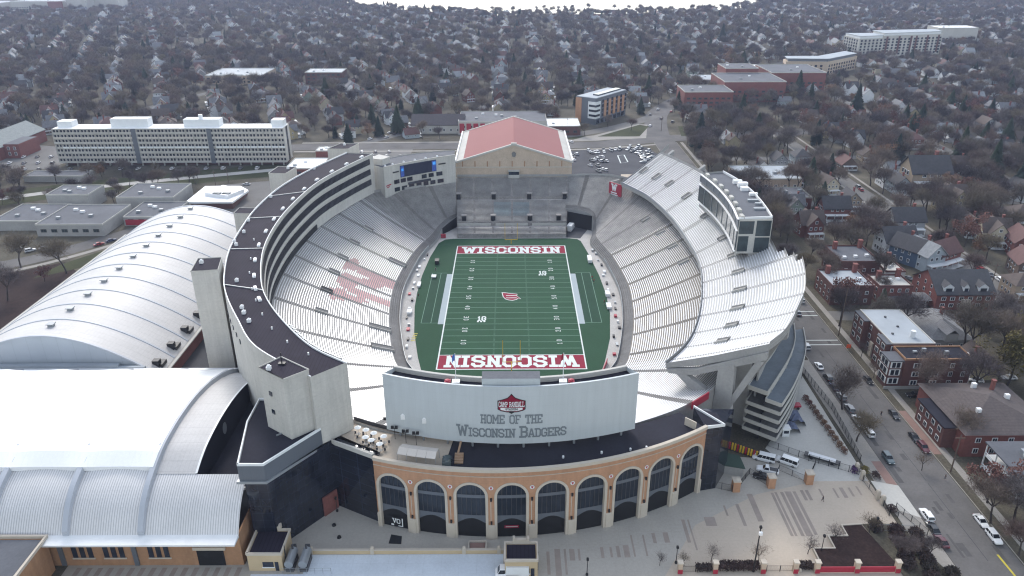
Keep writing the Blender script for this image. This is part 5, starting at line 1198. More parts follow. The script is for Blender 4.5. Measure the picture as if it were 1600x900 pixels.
b = MB(); b.wall([(64, -143), (64, -140.8), (69.2, -140.8), (69.2, -136.3), (74.2, -136.3), (74.2, -132.3), (78.7, -132.3), (78.7, -128.8), (83.8, -128.4)], 0, .7, .5); o = b.build('stepped_planter_wall', 'stone_cream'); tag(o, 'stepped cream wall edging the dark planting bed at the bottom right', 'wall')
sheet('planting_bed', 'dry_grass', [(84, -128), (92.5, -128), (98.6, -150), (87, -150)], .16)

# ================================================================ BUILDINGS
LM = []                                                    # landmarks used to word labels
def landmark(name, x, y): LM.append((name, PX(x, y, 4), (x, y)))
def win(t, x0, x1, y0, y1, z0, z1, face, frame='white_paint', glass='glass_dark', name='window'):
    """one window: frame proud of the wall with a dark pane; face = which way it looks"""
    b = MB(); e = .1; g = .16
    if face in '-y+y':
        s = -1 if face == '-y' else 1
        ya = y0
        b.box(x0, x1, *sorted((ya, ya + s * e)), z0, z1, 0); m = (x1 - x0) * .14
        xm = (x0 + x1) / 2
        for a, c in ((x0 + m, xm - m / 3), (xm + m / 3, x1 - m)): b.box(a, c, *sorted((ya + s * e, ya + s * g)), z0 + .18, z1 - .15, 1)
    else:
        s = -1 if face == '-x' else 1
        xa = x0
        b.box(*sorted((xa, xa + s * e)), y0, y1, z0, z1, 0); m = (y1 - y0) * .14; ym = (y0 + y1) / 2
        for a, c in ((y0 + m, ym - m / 3), (ym + m / 3, y1 - m)): b.box(*sorted((xa + s * e, xa + s * g)), a, c, z0 + .18, z1 - .15, 1)
    return b.build(name, [frame, glass], t)
def win_rows(t, face, a0, a1, n, fixed, zs, w=1.3, h=1.6, frame='white_paint', glass='glass_dark', skip=()):
    for z in zs:
        for k in range(n):
            if k in skip: continue
            c = a0 + (a1 - a0) * (k + .5) / n
            if face in '-y+y': win(t, c - w / 2, c + w / 2, fixed, 0, z, z + h, face, frame, glass)
            else: win(t, fixed, 0, c - w / 2, c + w / 2, z, z + h, face, frame, glass)
def block(t, x0, x1, y0, y1, h, wall, roof, par=.5, coping='concrete_pale', name='wall', rname='roof'):
    b = MB(); b.box(x0, x1, y0, y1, 0, h); b.build(name, wall, t)
    b = MB(); b.box(x0 + .3, x1 - .3, y0 + .3, y1 - .3, h + .01, h + .12); r = b.build(rname, roof, t)
    if par: b = MB(); b.wall([(x0, y0), (x1, y0), (x1, y1), (x0, y1), (x0, y0)], h - .1, h + par, .35, off=.16); b.build('parapet', coping, t)
    return r
def gable_roof(t, x0, x1, y0, y1, h, rise, m, axis='y', eave=.6, col=None, name='roof'):
    b = MB()
    if axis == 'y':
        xm = (x0 + x1) / 2; k = rise / ((x1 - x0) / 2)
        A, B2, Cc = (x0 - eave, h - eave * k), (xm, h + rise), (x1 + eave, h - eave * k)
        for d in (0, .25): b.grid([[(p[0], y0 - eave, p[1] + d), (p[0], y1 + eave, p[1] + d)] for p in (A, B2, Cc)])
        for y in (y0 - eave, y1 + eave): b.grid([[(p[0], y, p[1]) for p in (A, B2, Cc)], [(p[0], y, p[1] + .25) for p in (A, B2, Cc)]])
    else:
        ym = (y0 + y1) / 2; k = rise / ((y1 - y0) / 2)
        A, B2, Cc = (y0 - eave, h - eave * k), (ym, h + rise), (y1 + eave, h - eave * k)
        for d in (0, .25): b.grid([[(x0 - eave, p[0], p[1] + d), (x1 + eave, p[0], p[1] + d)] for p in (A, B2, Cc)])
        for x in (x0 - eave, x1 + eave): b.grid([[(x, p[0], p[1]) for p in (A, B2, Cc)], [(x, p[0], p[1] + .25) for p in (A, B2, Cc)]])
    o = b.build(name, m, t)
    if col: o.color = (*col, 1)
    return o
def gable_walls(b, x0, x1, y0, y1, h, rise, axis='y'):
    b.box(x0, x1, y0, y1, 0, h)
    if axis == 'y':
        for y in (y0, y1): b.face([(x0, y, h), (x1, y, h), ((x0 + x1) / 2, y, h + rise)])
    else:
        for x in (x0, x1): b.face([(x, y0, h), (x, y1, h), (x, (y0 + y1) / 2, h + rise)])
def hip_roof(t, x0, x1, y0, y1, h, rise, m, eave=.7, col=None):
    b = MB(); x0 -= eave; x1 += eave; y0 -= eave; y1 += eave
    if x1 - x0 > y1 - y0: d = (y1 - y0) / 2; r = [(x0 + d, (y0 + y1) / 2), (x1 - d, (y0 + y1) / 2)]
    else: d = (x1 - x0) / 2; r = [((x0 + x1) / 2, y0 + d), ((x0 + x1) / 2, y1 - d)]
    R0, R1 = (*r[0], h + rise), (*r[1], h + rise); c = [(x0, y0, h), (x1, y0, h), (x1, y1, h), (x0, y1, h)]
    if x1 - x0 > y1 - y0: b.face([c[0], c[1], R1, R0]); b.face([c[1], c[2], R1]); b.face([c[2], c[3], R0, R1]); b.face([c[3], c[0], R0])
    else: b.face([c[0], c[1], R0]); b.face([c[1], c[2], R1, R0]); b.face([c[2], c[3], R1]); b.face([c[3], c[0], R0, R1])
    b.face(c[::-1])
    o = b.build('roof', m, t)
    if col: o.color = (*col, 1)
    return o
def chimney(par, x, y, z0, z1, w=.9, m='brick_red'):
    b = MB(); b.box(x - w / 2, x + w / 2, y - w / 2, y + w / 2, z0, z1); b.box(x - w / 2 - .12, x + w / 2 + .12, y - w / 2 - .12, y + w / 2 + .12, z1, z1 + .2); return b.build('chimney', m, par)
BLK = []                                                   # footprints kept free of trees and houses: x0, x1, y0, y1
def foot(*a): BLK.append(a)

def A_grey():
    t = thing('apartment_house', 'dark brick three storey apartment house with flat pale grey roof', 'apartment house', (127, -46, 0)); foot(117, 137, -60, -32)
    block(t, 121, 134.8, -58.4, -34, 10.8, 'brick_brown', 'roof_palegrey', .3)
    for y0, y1 in ((-42, -34.2), (-58.2, -51.5)):
        b = MB(); b.box(119.3, 120.98, y0, y1, 0, 10.4); b.build('bay', 'brick_brown', t)
        b = MB(); b.box(119.2, 121, y0 - .1, y1 + .1, 10.42, 10.7); b.build('bay_roof', 'roof_grey', t)
        win_rows(t, '-x', y0, y1, 2, 119.3, (2.0, 5.2, 8.3), 2.2, 1.7)
    for y0 in (-58.4,): win_rows(t, '-y', 119.6, 124.5, 1, -58.4, (2.0, 5.2, 8.3), 2.4, 1.7)
    win_rows(t, '-x', -51.2, -42.4, 3, 121, (2.0, 5.2, 8.3), 1.4, 1.6, skip=(1,))
    b = MB(); b.box(120.5, 121, -47.6, -45.6, 0, 5); b.build('entrance', 'stone_cream', t)
    b = MB(); b.tube((129.5, -54, 10.9), (129.5, -54, 13.2), .8, n=10, caps=True); b.build('roof_flue', 'white_paint', t)
    for x, y in ((127, -40), (128, -47), (124, -52)): b = MB(); b.box(x - .3, x + .3, y - .3, y + .3, 10.9, 11.4); b.build('roof_vent', 'dark_metal', t)
    landmark('the pale roofed apartments', 127, -46)
def B_flat():
    t = thing('apartment_house', 'dark red brick flat roofed apartment house with white porch bay', 'apartment house', (129, -64, 0)); foot(115, 143, -70, -58)
    block(t, 121, 142, -67.6, -59.4, 10.2, 'brick_brown', 'roof_dark', .5, 'brick_orange')
    b = MB(); b.box(116.6, 120.98, -67.2, -61.5, 0, 9.4); b.build('porch_bay', 'brick_brown', t)
    b = MB(); b.box(116.4, 121, -67.4, -61.3, 9.42, 9.8); b.build('bay_roof', 'roof_grey', t)
    for z in (1.6, 4.6, 7.2):
        win(t, 117.0, 120.4, -67.2, 0, z, z + 2.1, '-y', 'white_paint'); win(t, 116.6, 0, -67.0, -61.8, z, z + 2.1, '-x', 'white_paint')
    win_rows(t, '-y', 122, 134, 2, -67.6, (1.3, 4.4, 7.4), 2.3, 1.7); win_rows(t, '-y', 134, 141.6, 2, -67.6, (1.3, 4.4, 7.4), 1.3, 1.7)
    b = MB(); b.box(142, 143.4, -66, -62, 0, 9.8); b.build('rear_stair', 'white_paint', t)
    for x, y, h in ((129, -62.5, 1.2), (135, -64.5, 1.4), (126, -63, .6)): b = MB(); b.box(x - .6, x + .6, y - .4, y + .4, 10.3, 10.3 + h); b.build('roof_unit', 'grey_metal', t)
    b = MB(); b.box(116, 143.4, -67.9, -67.65, 0, 1.0); b.build('stone_base', 'concrete', t)
    landmark('the white bayed apartments', 129, -66)
def C_hip():
    t = thing('apartment_house', 'large brick house with wide brown hip roof behind bare street trees', 'apartment house', (133, -90, 0)); foot(117, 148, -105, -75)
    b = MB(); b.box(121.5, 146, -102, -77, 0, 7.4); b.build('wall', 'brick_red', t)
    r = hip_roof(t, 121.5, 146, -102, -77, 7.42, 4.2, 'shingle', col=(.085, .068, .066))
    chimney(r, 138, -84, 9, 13); b = MB(); b.box(118, 121.5, -98, -84, 0, 6.6); b.build('front_porch', 'brick_brown', t)
    b = MB(); b.box(117.6, 121.6, -98.4, -83.6, 6.62, 6.9); b.build('porch_roof', 'roof_dark', t)
    win_rows(t, '-x', -97.6, -84.4, 4, 118, (1.2, 4.2), 1.7, 1.6); win_rows(t, '-y', 123, 145, 5, -102, (1.2, 4.6), 1.5, 1.6)
    for x, y in ((134, -82), (140, -88), (128, -95)): b = MB(); b.box(x - .6, x + .6, y - .5, y + .5, 9, 10.9); b.build('roof_unit', 'white_metal', t)
    landmark('the brown hip roof', 133, -90)
def D_dorm():
    t = thing('apartment_house', 'brick apartment house with steep dark roof and three white dormers', 'apartment house', (170, -4, 0)); foot(157, 186, -17, 9)
    x0, x1, y0, y1 = 160, 182, -12.5, 6
    b = MB(); gable_walls(b, x0, x1, y0, y1, 6.4, 6.2, 'x'); b.build('wall', 'brick_red', t)
    r = gable_roof(t, x0, x1, y0, y1, 6.4, 6.2, 'shingle', 'x', .4, (.06, .06, .066))
    for x, w in ((164.5, 3.6), (171, 2.0), (177.5, 3.6)):
        b = MB(); b.box(x - w / 2, x + w / 2, -11.5, -6, 6.2, 9.0); b.face([(x - w / 2, -11.5, 9), (x + w / 2, -11.5, 9), (x, -11.5, 10.3)]); d = b.build('dormer', 'white_paint', t)
        b = MB(); b.grid([[(x - w / 2 - .3, -11.8, 8.9), (x - w / 2 - .3, -4, 8.9)], [(x, -11.8, 10.5), (x, -3, 10.5)], [(x + w / 2 + .3, -11.8, 8.9), (x + w / 2 + .3, -4, 8.9)]]); o = b.build('dormer_roof', 'shingle', d); o.color = (.06, .06, .066, 1)
        b = MB(); b.box(x - w * .32, x + w * .32, -11.66, -11.52, 7.0, 8.5); b.build('dormer_window', 'glass_dark', d)
    win_rows(t, '-y', 161, 181, 6, -12.5, (1.2, 4.0), 1.8, 1.5); win_rows(t, '-x', -10, 4, 3, 160, (1.2, 4.0, 7.0), 1.1, 1.5)
    b = MB(); b.box(169.4, 172.6, -13.6, -12.52, 0, 4.6); b.build('entrance', 'stone_cream', t)
    landmark('the dormered brick apartments', 170, -4)
def E_hip():
    t = thing('house', 'low grey hip roofed house tucked behind the pale grey apartment roof', 'house', (149, -33, 0)); foot(140, 158, -46, -20)
    b = MB(); b.box(142, 156, -44, -22, 0, 4.6); o = b.build('wall', 'siding', t); o.color = (.3, .3, .3, 1)
    r = hip_roof(t, 142, 156, -44, -22, 4.62, 4.4, 'shingle', col=(.19, .19, .195)); 
    b = MB(); b.box(146, 150, -45.5, -41, 4.4, 7.4); o = b.build('dormer', 'siding', t); o.color = (.3, .3, .3, 1)
    b = MB(); b.grid([[(145.6, -46, 7.2), (145.6, -38, 7.2)], [(148, -46, 8.9), (148, -37, 8.9)], [(150.4, -46, 7.2), (150.4, -38, 7.2)]]); o = b.build('dormer_roof', 'shingle', t); o.color = (.17, .17, .18, 1)
    win_rows(t, '-y', 143, 155, 3, -44, (1.4,), 1.4, 1.5); win_rows(t, '-x', -43, -23, 5, 142, (1.4,), 1.2, 1.4)
    chimney(r, 152, -30, 6, 9.6)
def F_flats():
    for (x0, x1, y0, y1, h, wall, roof, lb, lm) in ((122, 138, -8, 8, 7.6, 'brick_brown', 'roof_palegrey', 'dark brick flat roofed walk-up with tall chimneys beside the upper deck', 'the dark brick walk-up'), (141, 154, -6, 5, 6.6, 'brick_red', 'concrete_pale', 'red brick flat roofed house with pale bright roof and dark parapet', 'the pale flat roof'), (134, 150, 14, 32, 8.4, 'brick_brown', 'roof_grey', 'brown brick block with grey gravel roof and two brick chimneys', 'the two chimney block'), (152, 160, 12, 26, 5.0, 'wall_plain', 'concrete_pale', 'low white flat roofed annex beside the blue house', 'the white annex')):
        t = thing('apartment_house', lb, 'apartment house', ((x0 + x1) / 2, (y0 + y1) / 2, 0)); foot(x0 - 2, x1 + 2, y0 - 2, y1 + 2)
        r = block(t, x0, x1, y0, y1, h, wall, roof, .7, 'brick_brown')
        for o in t.children: o.color = (.5, .5, .48, 1)
        chimney(r, x0 + 3, y1 - 3, h, h + 3.2, 1.5); chimney(r, x1 - 2, y1 - 2, h, h + 3.6, 1.5)
        for k in range(3): b = MB(); xx = x0 + 3 + k * (x1 - x0 - 6) / 2; b.box(xx - .7, xx + .7, y0 + 4 + k, y0 + 5.2 + k, h + .12, h + 1.0); b.build('roof_unit', 'white_metal', t)
        win_rows(t, '-y', x0 + .6, x1 - .6, 4, y0, [z for z in (1.2, 4.4) if z + 2 < h], 1.3, 1.5); win_rows(t, '-x', y0 + .6, y1 - .6, 4, x0, [z for z in (1.2, 4.4) if z + 2 < h], 1.3, 1.5)
        landmark(lm, (x0 + x1) / 2, (y0 + y1) / 2)
def G_porch():
    t = thing('house', 'grey blue house with three levels of white framed porches at the right edge', 'house', (132, -113, 0)); foot(122, 146, -128, -104)
    b = MB(); b.box(128, 142, -119, -106.6, 0, 7.6); o = b.build('wall', 'siding', t); o.color = (.30, .34, .38, 1)
    b = MB(); b.box(124.2, 143, -119.6, -106, 7.62, 8.0); o = b.build('roof', 'roof_grey', t)
    for z in (0.6, 4.2): b = MB(); b.box(124.6, 128, -119, -106.6, z - .2, z); b.build('porch_floor', 'white_paint', t)
    b = MB()
    for y in (-119, -115, -111, -106.8): b.box(124.5, 124.8, y, y + .25, 0, 7.6)
    for z in (1.6, 5.2): b.box(124.5, 124.7, -119, -106.6, z - .15, z)
    for x in (124.6, 126.2, 127.8): b.box(x, x + .25, -119.2, -119, 0, 7.6)
    for z in (1.6, 5.2, 3.9): b.box(124.5, 128, -119.2, -119.02, z - .15, z)
    b.build('porch_frame', 'white_paint', t)
    b = MB(); b.box(130, 135, -116, -111, 8.0, 9.4); b.dome((132.5, -113.5, 9.4), 2.8, 2.8, 1.2, 10, 3); b.build('round_dormer', 'grey_metal', t)
    b = MB(); b.tube((129.9, -113.5, 9.2), (129.7, -113.5, 9.2), .8, n=10, caps=True); b.build('round_window', 'white_paint', t)
    win_rows(t, '-x', -118.5, -107, 3, 128, (1.0, 4.6), 1.4, 1.8)
    landmark('the white porch house', 128, -113)
for fn in (A_grey, B_flat, C_hip, D_dorm, E_hip, F_flats, G_porch): fn()
def garage(x, y, w, d, lb, roofc):
    t = thing('carport', lb, 'carport', (x, y, 0)); b = MB()
    for sx in (-1, 0, 1):
        for sy in (-1, 1): b.box(x + sx * (w / 2 - .3) - .12, x + sx * (w / 2 - .3) + .12, y + sy * (d / 2 - .3) - .12, y + sy * (d / 2 - .3) + .12, 0, 2.8)
    b.box(x - w / 2, x + w / 2, y + d / 2 - .3, y + d / 2, 0, 2.8); b.build('posts', 'white_paint', t); hip_roof(t, x - w / 2, x + w / 2, y - d / 2, y + d / 2, 2.82, 1.4, 'shingle', .4, roofc); foot(x - w / 2, x + w / 2, y - d / 2, y + d / 2)
garage(149, -10.5, 8, 8, 'dark roofed open carport beside the brown walk-ups', (.09, .09, .1)); garage(158, -10.5 + 4, 7, 7, 'grey roofed carport with white posts left of the dormered brick house', (.16, .16, .17))

# --- behind the press box
for x0, x1, y0, y1, h, lb, c in ((128, 162, 138, 166, 6.5, 'wide grey flat roofed hall just behind the press box', 'roof_palegrey'), (131, 156, 106, 124, 6.0, 'flat roofed brick shop with teal roof edge below the press box', 'roof_grey')):
    t = thing('hall', lb, 'hall', ((x0 + x1) / 2, (y0 + y1) / 2, 0)); foot(x0 - 2, x1 + 2, y0 - 2, y1 + 2); block(t, x0, x1, y0, y1, h, 'brick_buff' if h > 6 else 'brick_red', c, .6); win_rows(t, '-y', x0 + 1, x1 - 1, 6, y0, (1.5,), 1.8, 2.0)
    for k in range(3): b = MB(); b.box(x0 + 5 + 8 * k, x0 + 7 + 8 * k, y0 + 6 + 2 * k, y0 + 8 + 2 * k, h, h + 1.4); b.build('roof_unit', 'grey_metal', t)
landmark('the grey press box hall', 145, 150)
# --- long apartment slab on the left
sl_ = thing('apartment_slab', 'long pale seven storey apartment slab with rows of small balconies', 'apartment block', (-210, 198, 0)); foot(-286, -134, 186, 212)
SY, SX0, SX1, SH_ = 193, -281.5, -139.5, 23.6
b = MB(); b.box(SX0, SX1, SY + .7, SY + 13, 2.6, SH_); b.build('wall', 'concrete_wall', sl_)
b = MB(); b.box(SX0 + .4, SX1 - .4, SY + .6, SY + 12.6, SH_ + .02, SH_ + .2); b.build('roof', 'roof_fabric', sl_)
b = MB()
for k in range(0, 21): x = SX0 + 3 + k * (SX1 - SX0 - 6) / 20; b.box(x - .4, x + .4, SY + 2, SY + 2.8, 0, 2.6)
b.build('ground_columns', 'concrete_pale', sl_)
b = MB(); b.box(SX0 + 2, SX1 - 2, SY + 4, SY + 12, 0, 2.6); b.build('ground_floor', 'brick_brown', sl_)
FLH = 3.0
for f in range(8): b = MB(); z = 2.6 + f * FLH - (.0 if f < 7 else .1); b.box(SX0, SX1, SY, SY + .68, z - .22, z); b.build('floor_slab', 'concrete_wall', sl_)
bays_ = [(-281.5, -247.5, 1), (-247.5, -232.5, 0), (-230, -205, 1), (-205, -186, 0), (-184, -163, 1), (-163, -139.5, 0)]
b = MB()
nb = 33
for k in range(nb + 1):
    x = SX0 + k * (SX1 - SX0) / nb; b.box(x - .18, x + .18, SY, SY + .68, 2.62, SH_ - .1)
b.build('party_walls', 'concrete_wall', sl_)
for x in (-231.6, -185.3): b = MB(); b.box(x - 1.4, x + 1.4, SY - .12, SY - .02, 2.0, SH_); b.build('shadow_joint', 'metal_slate', sl_)
for f in range(7):
    b = MB(); z = 2.6 + f * FLH
    for k in range(nb):
        x = SX0 + k * (SX1 - SX0) / nb
        if (k + f) % 11 == 3: continue
        b.box(x + .2, x + 4.1, SY + .02, SY + .12, z + .02, z + 1.05)
    b.build('balcony_rail', ('concrete_wall', 'canvas', 'concrete_wall', 'white_paint')[f % 4], sl_)
W_ = []
for f in range(7):
    z = 2.6 + f * FLH
    for k in range(nb):
        x = SX0 + k * (SX1 - SX0) / nb
        for a in (.6, 2.5): W_.append((x + a, z + .95))
W_.sort(key=lambda q: camdist(q[0], SY, q[1]))
for x, z in W_[:100]: b = MB(); b.box(x, x + 1.1, SY + .58, SY + .66, z, z + 1.4); b.build('window', 'glass_dark', sl_)
b = MB()
for x, z in W_[100:]: b.box(x, x + 1.1, SY + .58, SY + .66, z, z + 1.4)
b.build('windows', 'glass_dark', sl_)['kind'] = 'stuff'
for x0, x1, h in ((-280, -271, 3.6), (-247, -224, 5), (-202, -180, 4.6), (-148, -140.5, 4)):
    b = MB(); b.box(x0, x1, SY + 5, SY + 12, SH_ + .2, SH_ + h); b.build('roof_penthouse', 'white_paint', sl_)
b = MB(); b.tube((-192, SY + 8, SH_ + 4), (-192, SY + 8, SH_ + 7), 1.3, n=10, caps=True); b.build('roof_tank', 'white_metal', sl_)
b = MB(); b.box(SX1 + .02, SX1 + .2, SY + 5, SY + 8, 2, SH_); b.build('stair_window', 'glass_dark', sl_)
landmark('the pale apartment slab', -210, 193)
# --- low flat buildings on the left
def low(lb, boxes, wall, roof, lm, nm='flat_roofed_building', wins=True, units=4):
    xs = [q for bx in boxes for q in bx[:2]]; ys = [q for bx in boxes for q in bx[2:4]]
    t = thing(nm, lb, 'building', (sum(xs) / len(xs), sum(ys) / len(ys), 0))
    for i, (x0, x1, y0, y1, h) in enumerate(boxes):
        foot(x0 - 2, x1 + 2, y0 - 2, y1 + 2); block(t, x0, x1, y0, y1, h, wall, roof, .6)
        if wins and (i == 0 or h > 10): win_rows(t, '-y', x0 + 1, x1 - 1, max(3, int((x1 - x0) / 5)), y0, (2.0,) if h < 8 else (1.5, 4.8, 8.2)[:max(1, int(h / 3.3))], 2.8, 1.6, 'dark_metal', 'glass_pale')
        for k in range(units): b = MB(); x = x0 + (x1 - x0) * (.2 + .6 * ((k * .37 + i * .21) % 1)); y = y0 + (y1 - y0) * (.25 + .5 * ((k * .61 + .1) % 1)); b.box(x - 1, x + 1, y - .7, y + .7, h + .1, h + 1.2); b.build('roof_unit', 'white_metal' if k % 2 else 'grey_metal', t)
    if lm: landmark(lm, sum(xs) / len(xs), sum(ys) / len(ys))
    return t
low('grey flat roofed office block with blue glass strip on the left', [(-226, -194, 70, 100, 5.6), (-252, -226.5, 78, 104, 4.6), (-242, -220, 109, 126, 8)], 'concrete', 'roof_grey', 'the grey office block')
t = low('low grey flat roofed building with a red front next to the barrel roof', [(-191, -168, 84, 108, 4.4), (-206, -176, 109, 134, 6.4)], 'concrete', 'roof_grey', 'the red fronted building')
b = MB(); b.box(-190, -170, 83.6, 83.9, .6, 3.4); b.build('red_front', 'red_paint', t)
t = thing('restaurant', 'small white roofed restaurant with raised clerestory in a parking lot', 'restaurant', (-156, 122, 0)); foot(-174, -140, 104, 142)
b = MB(); b.box(-168, -146, 110, 134, 0, 3.6); b.build('wall', 'brick_brown', t); b = MB(); b.prism([(-169.5, 108), (-145, 108), (-143, 128), (-150, 136), (-169.5, 136)], 3.62, 4.6); b.build('roof', 'roof_fabric', t)
b = MB(); b.prism([(-163, 118), (-149, 113), (-144, 124), (-158, 132)], 4.6, 6.4); b.build('clerestory', 'white_metal', t)
for x in (-158, -153): b = MB(); b.prism([(x, 116.0), (x + 4, 114.6), (x + 4.5, 117), (x + .5, 118.4)], 6.42, 6.9); b.build('skylight', 'glass_pale', t)
landmark('the white restaurant', -156, 122)
t = low('red brick building with bright white flat roof behind the suite tower', [(-134, -113, 168, 192, 5.0), (-122, -112, 196, 206, 8.5)], 'brick_red', 'roof_fabric', 'the bright white roof', units=2)
t = low('long low garage row with dark roof edge below the apartment slab', [(-285, -250, 160, 172, 3.2)], 'concrete', 'roof_grey', 'the low garage row', 'garage_row', False, 0)
t = thing('brick_church', 'red brick gabled building with grey roof at the left edge', 'building', (-330, 225, 0)); foot(-362, -305, 196, 270)
b = MB(); gable_walls(b, -352, -328, 208, 262, 8, 6); b.build('wall', 'brick_red', t); gable_roof(t, -352, -328, 208, 262, 8, 6, 'shingle', col=(.2, .22, .22)); b = MB(); b.box(-328, -318, 214, 236, 0, 9); b.build('side_wing', 'brick_red', t); b = MB(); b.box(-327.6, -318.4, 214.4, 235.6, 9.02, 9.2); b.build('side_roof', 'roof_grey', t); win_rows(t, '-y', -327, -319, 2, 214, (2, 5.4), 1.6, 2.2)
landmark('the brick gabled building', -330, 220)
# --- behind the hall
t = low('white and red panelled flat roofed building behind the brick hall', [(-38, 26, 276, 312, 9.0)], 'concrete_pale', 'roof_grey', 'the red panelled building', units=5)
for k in range(4): b = MB(); x = -37 + k * 5; b.box(x, x + 3.4, 275.6, 275.95, 1, 8); b.build('red_panel', 'red_paint', t)
low('red brick shop with white flat roof beside the brick hall', [(26, 50, 272, 298, 6.5)], 'brick_brown', 'roof_fabric', 'the red brick shop', units=1)
t = thing('chapel_hall', 'long beige hall with dark brown gable roof left of the brick hall', 'hall', (-54, 290, 0)); foot(-76, -30, 274, 306)
b = MB(); gable_walls(b, -72, -34, 279, 296, 6.4, 6, 'x'); b.build('wall', 'concrete_pale', t); gable_roof(t, -72, -34, 279, 296, 6.4, 6, 'shingle', 'x', col=(.07, .06, .066)); win_rows(t, '-y', -71, -36, 7, 279, (1.6,), 1.6, 2.2)
landmark('the beige gabled hall', -54, 288)
# colourful apartment block
t = thing('apartment_block', 'new five storey apartment block in orange, white and charcoal panels', 'apartment block', (68, 330, 0)); foot(40, 98, 300, 370)
def obl(cx, cy, ang, poly): return [(cx + x * cos(ang) - y * sin(ang), cy + x * sin(ang) + y * cos(ang)) for x, y in poly]
aa = atan2(341 - 306, 91 - 64)
PB_ = obl(64, 306, aa, [(0, 0), (46, 0), (46, 18), (0, 18)])
b = MB(); b.prism(PB_, 0, 19.5); b.build('wall', 'metal_slate', t)
b = MB(); b.prism(obl(64, 306, aa, [(.5, .5), (45.5, .5), (45.5, 17.5), (.5, 17.5)]), 19.52, 19.9); b.build('roof', 'roof_palegrey', t)
b = MB(); b.prism(obl(64, 306, aa, [(10, 4), (44, 4), (44, 9), (10, 9)]), 19.92, 20.8); b.build('solar_panels', 'glass_blue', t)
for k in range(5):
    b = MB(); b.prism(obl(64, 306, aa, [(12 + k * 6.8, -.3), (15.4 + k * 6.8, -.3), (15.4 + k * 6.8, -.02), (12 + k * 6.8, -.02)]), 4.2, 16.5); b.build('orange_panel', 'brick_tan', t)
for k in range(6):
    for z in (5, 8.4, 11.8, 15.2): b = MB(); b.prism(obl(64, 306, aa, [(9.3 + k * 6.8, -.15), (11.6 + k * 6.8, -.15), (11.6 + k * 6.8, -.02), (9.3 + k * 6.8, -.02)]), z, z + 2.2); b.build('window', 'glass_dark', t)
for k in range(7): b = MB(); b.prism(obl(64, 306, aa, [(2 + k * 6.2, -.2), (6 + k * 6.2, -.2), (6 + k * 6.2, -.02), (2 + k * 6.2, -.02)]), .4, 3.4); b.build('shop_window', 'glass_dark', t)
b = MB(); b.prism(obl(64, 306, aa, [(-.4, -.4), (6.5, -.4), (6.5, 0), (0, 0), (0, 6.5), (-.4, 6.5)]), 4.4, 17); b.build('white_corner', 'white_paint', t)
for z in (6, 9.6, 13.2): b = MB(); b.prism(obl(64, 306, aa, [(-.6, -.6), (5.6, -.6), (5.6, -.45), (-.45, -.45), (-.45, 5.6), (-.6, 5.6)]), z, z + 1.6); b.build('corner_window', 'glass_dark', t)
b = MB(); b.prism(obl(64, 306, aa, [(-.35, 12.5), (-.02, 12.5), (-.02, 17.8), (-.35, 17.8)]), .2, 19); b.build('orange_panel', 'brick_tan', t)
landmark('the colourful block', 72, 322)
# red brick complex
low('stepped red brick apartment complex with flat roofs beyond the crossing', [(143, 183, 362, 394, 14), (183.2, 236, 392, 440, 17), (236.2, 286, 434, 484, 18), (196, 226, 440.2, 470, 21)], 'brick_red', 'roof_grey', 'the red brick complex', units=2)
low('low flat pale commercial building above the red brick complex', [(178, 206, 470, 500, 6)], 'concrete', 'roof_palegrey', None, units=2)
# condominiums on the right horizon
def condo(lb, pts, h, wall, top, lm, z2=None):
    t = thing('condominium', lb, 'apartment block', (sum(p[0] for p in pts) / len(pts), sum(p[1] for p in pts) / len(pts), 0))
    foot(min(p[0] for p in pts) - 3, max(p[0] for p in pts) + 3, min(p[1] for p in pts) - 25, max(p[1] for p in pts) + 6)
    b = MB(); b.prism(pts, 0, h); b.build('wall', wall, t)
    cx, cy = t.location[0], t.location[1]; ins = [(cx + (x - cx) * .94, cy + (y - cy) * .94) for x, y in pts]
    b = MB(); b.prism(ins, h + .02, h + 2.6); b.build('top_floor', 'metal_slate' if top != 'white_paint' else 'white_paint', t); b = MB(); b.prism([(cx + (x - cx) * .98, cy + (y - cy) * .98) for x, y in pts], h + 2.62, h + 3.0); b.build('roof', 'roof_palegrey', t)
    for i in range(len(pts)):
        p, q = pts[i], pts[(i + 1) % len(pts)]; d = Vector((q[0] - p[0], q[1] - p[1])); L = d.length
        n_ = Vector((d[1], -d[0])).normalized()
        if n_[1] > 0.3 or L < 8: continue
        d.normalize(); k = 0; a = 2.0
        while a + 3 < L:
            c = Vector(p) + d * (a + 1.3) + n_ * .12; k += 1
            if lm == 'the long pale condominium' and k % 3 == 1: b = MB(); e_ = c + d * 2.7; b.obox((e_[0], e_[1]), d, 1.3, .08, 3, h - 1); b.build('brown_recess', 'brick_brown', t)
            for z in [2 + 3.3 * u for u in range(int((h - 2) / 3.3))]: b = MB(); b.obox((c[0], c[1]), d, 1.2, .1, z, z + 2.2); b.build('window', 'glass_dark', t)
            a += 5.4
    landmark(lm, cx, cy)
condo('tan brick condominium with dark set-back top floor on the right', [(283, 534), (325, 530), (372, 572), (366, 590), (322, 552), (286, 552)], 14, 'brick_buff', 'metal_slate', 'the tan condominium')
condo('tall white condominium block behind the tan one', [(408, 655), (440, 664), (440, 690), (404, 690)], 22, 'concrete_pale', 'white_paint', 'the white condominium')
condo('long pale condominium with brown recesses at the upper right', [(441, 668), (480, 676), (522, 688), (524, 712), (440, 700)], 24, 'concrete_wall', 'white_paint', 'the long pale condominium')
low('white flat roofed wing of the pale condominiums', [(560, 612, 770, 800, 22)], 'concrete_pale', 'roof_fabric', None, 'condominium', True, 2)
low('low white building left of the tan condominium', [(256, 280, 540, 560, 7)], 'concrete_pale', 'roof_fabric', None, units=1)
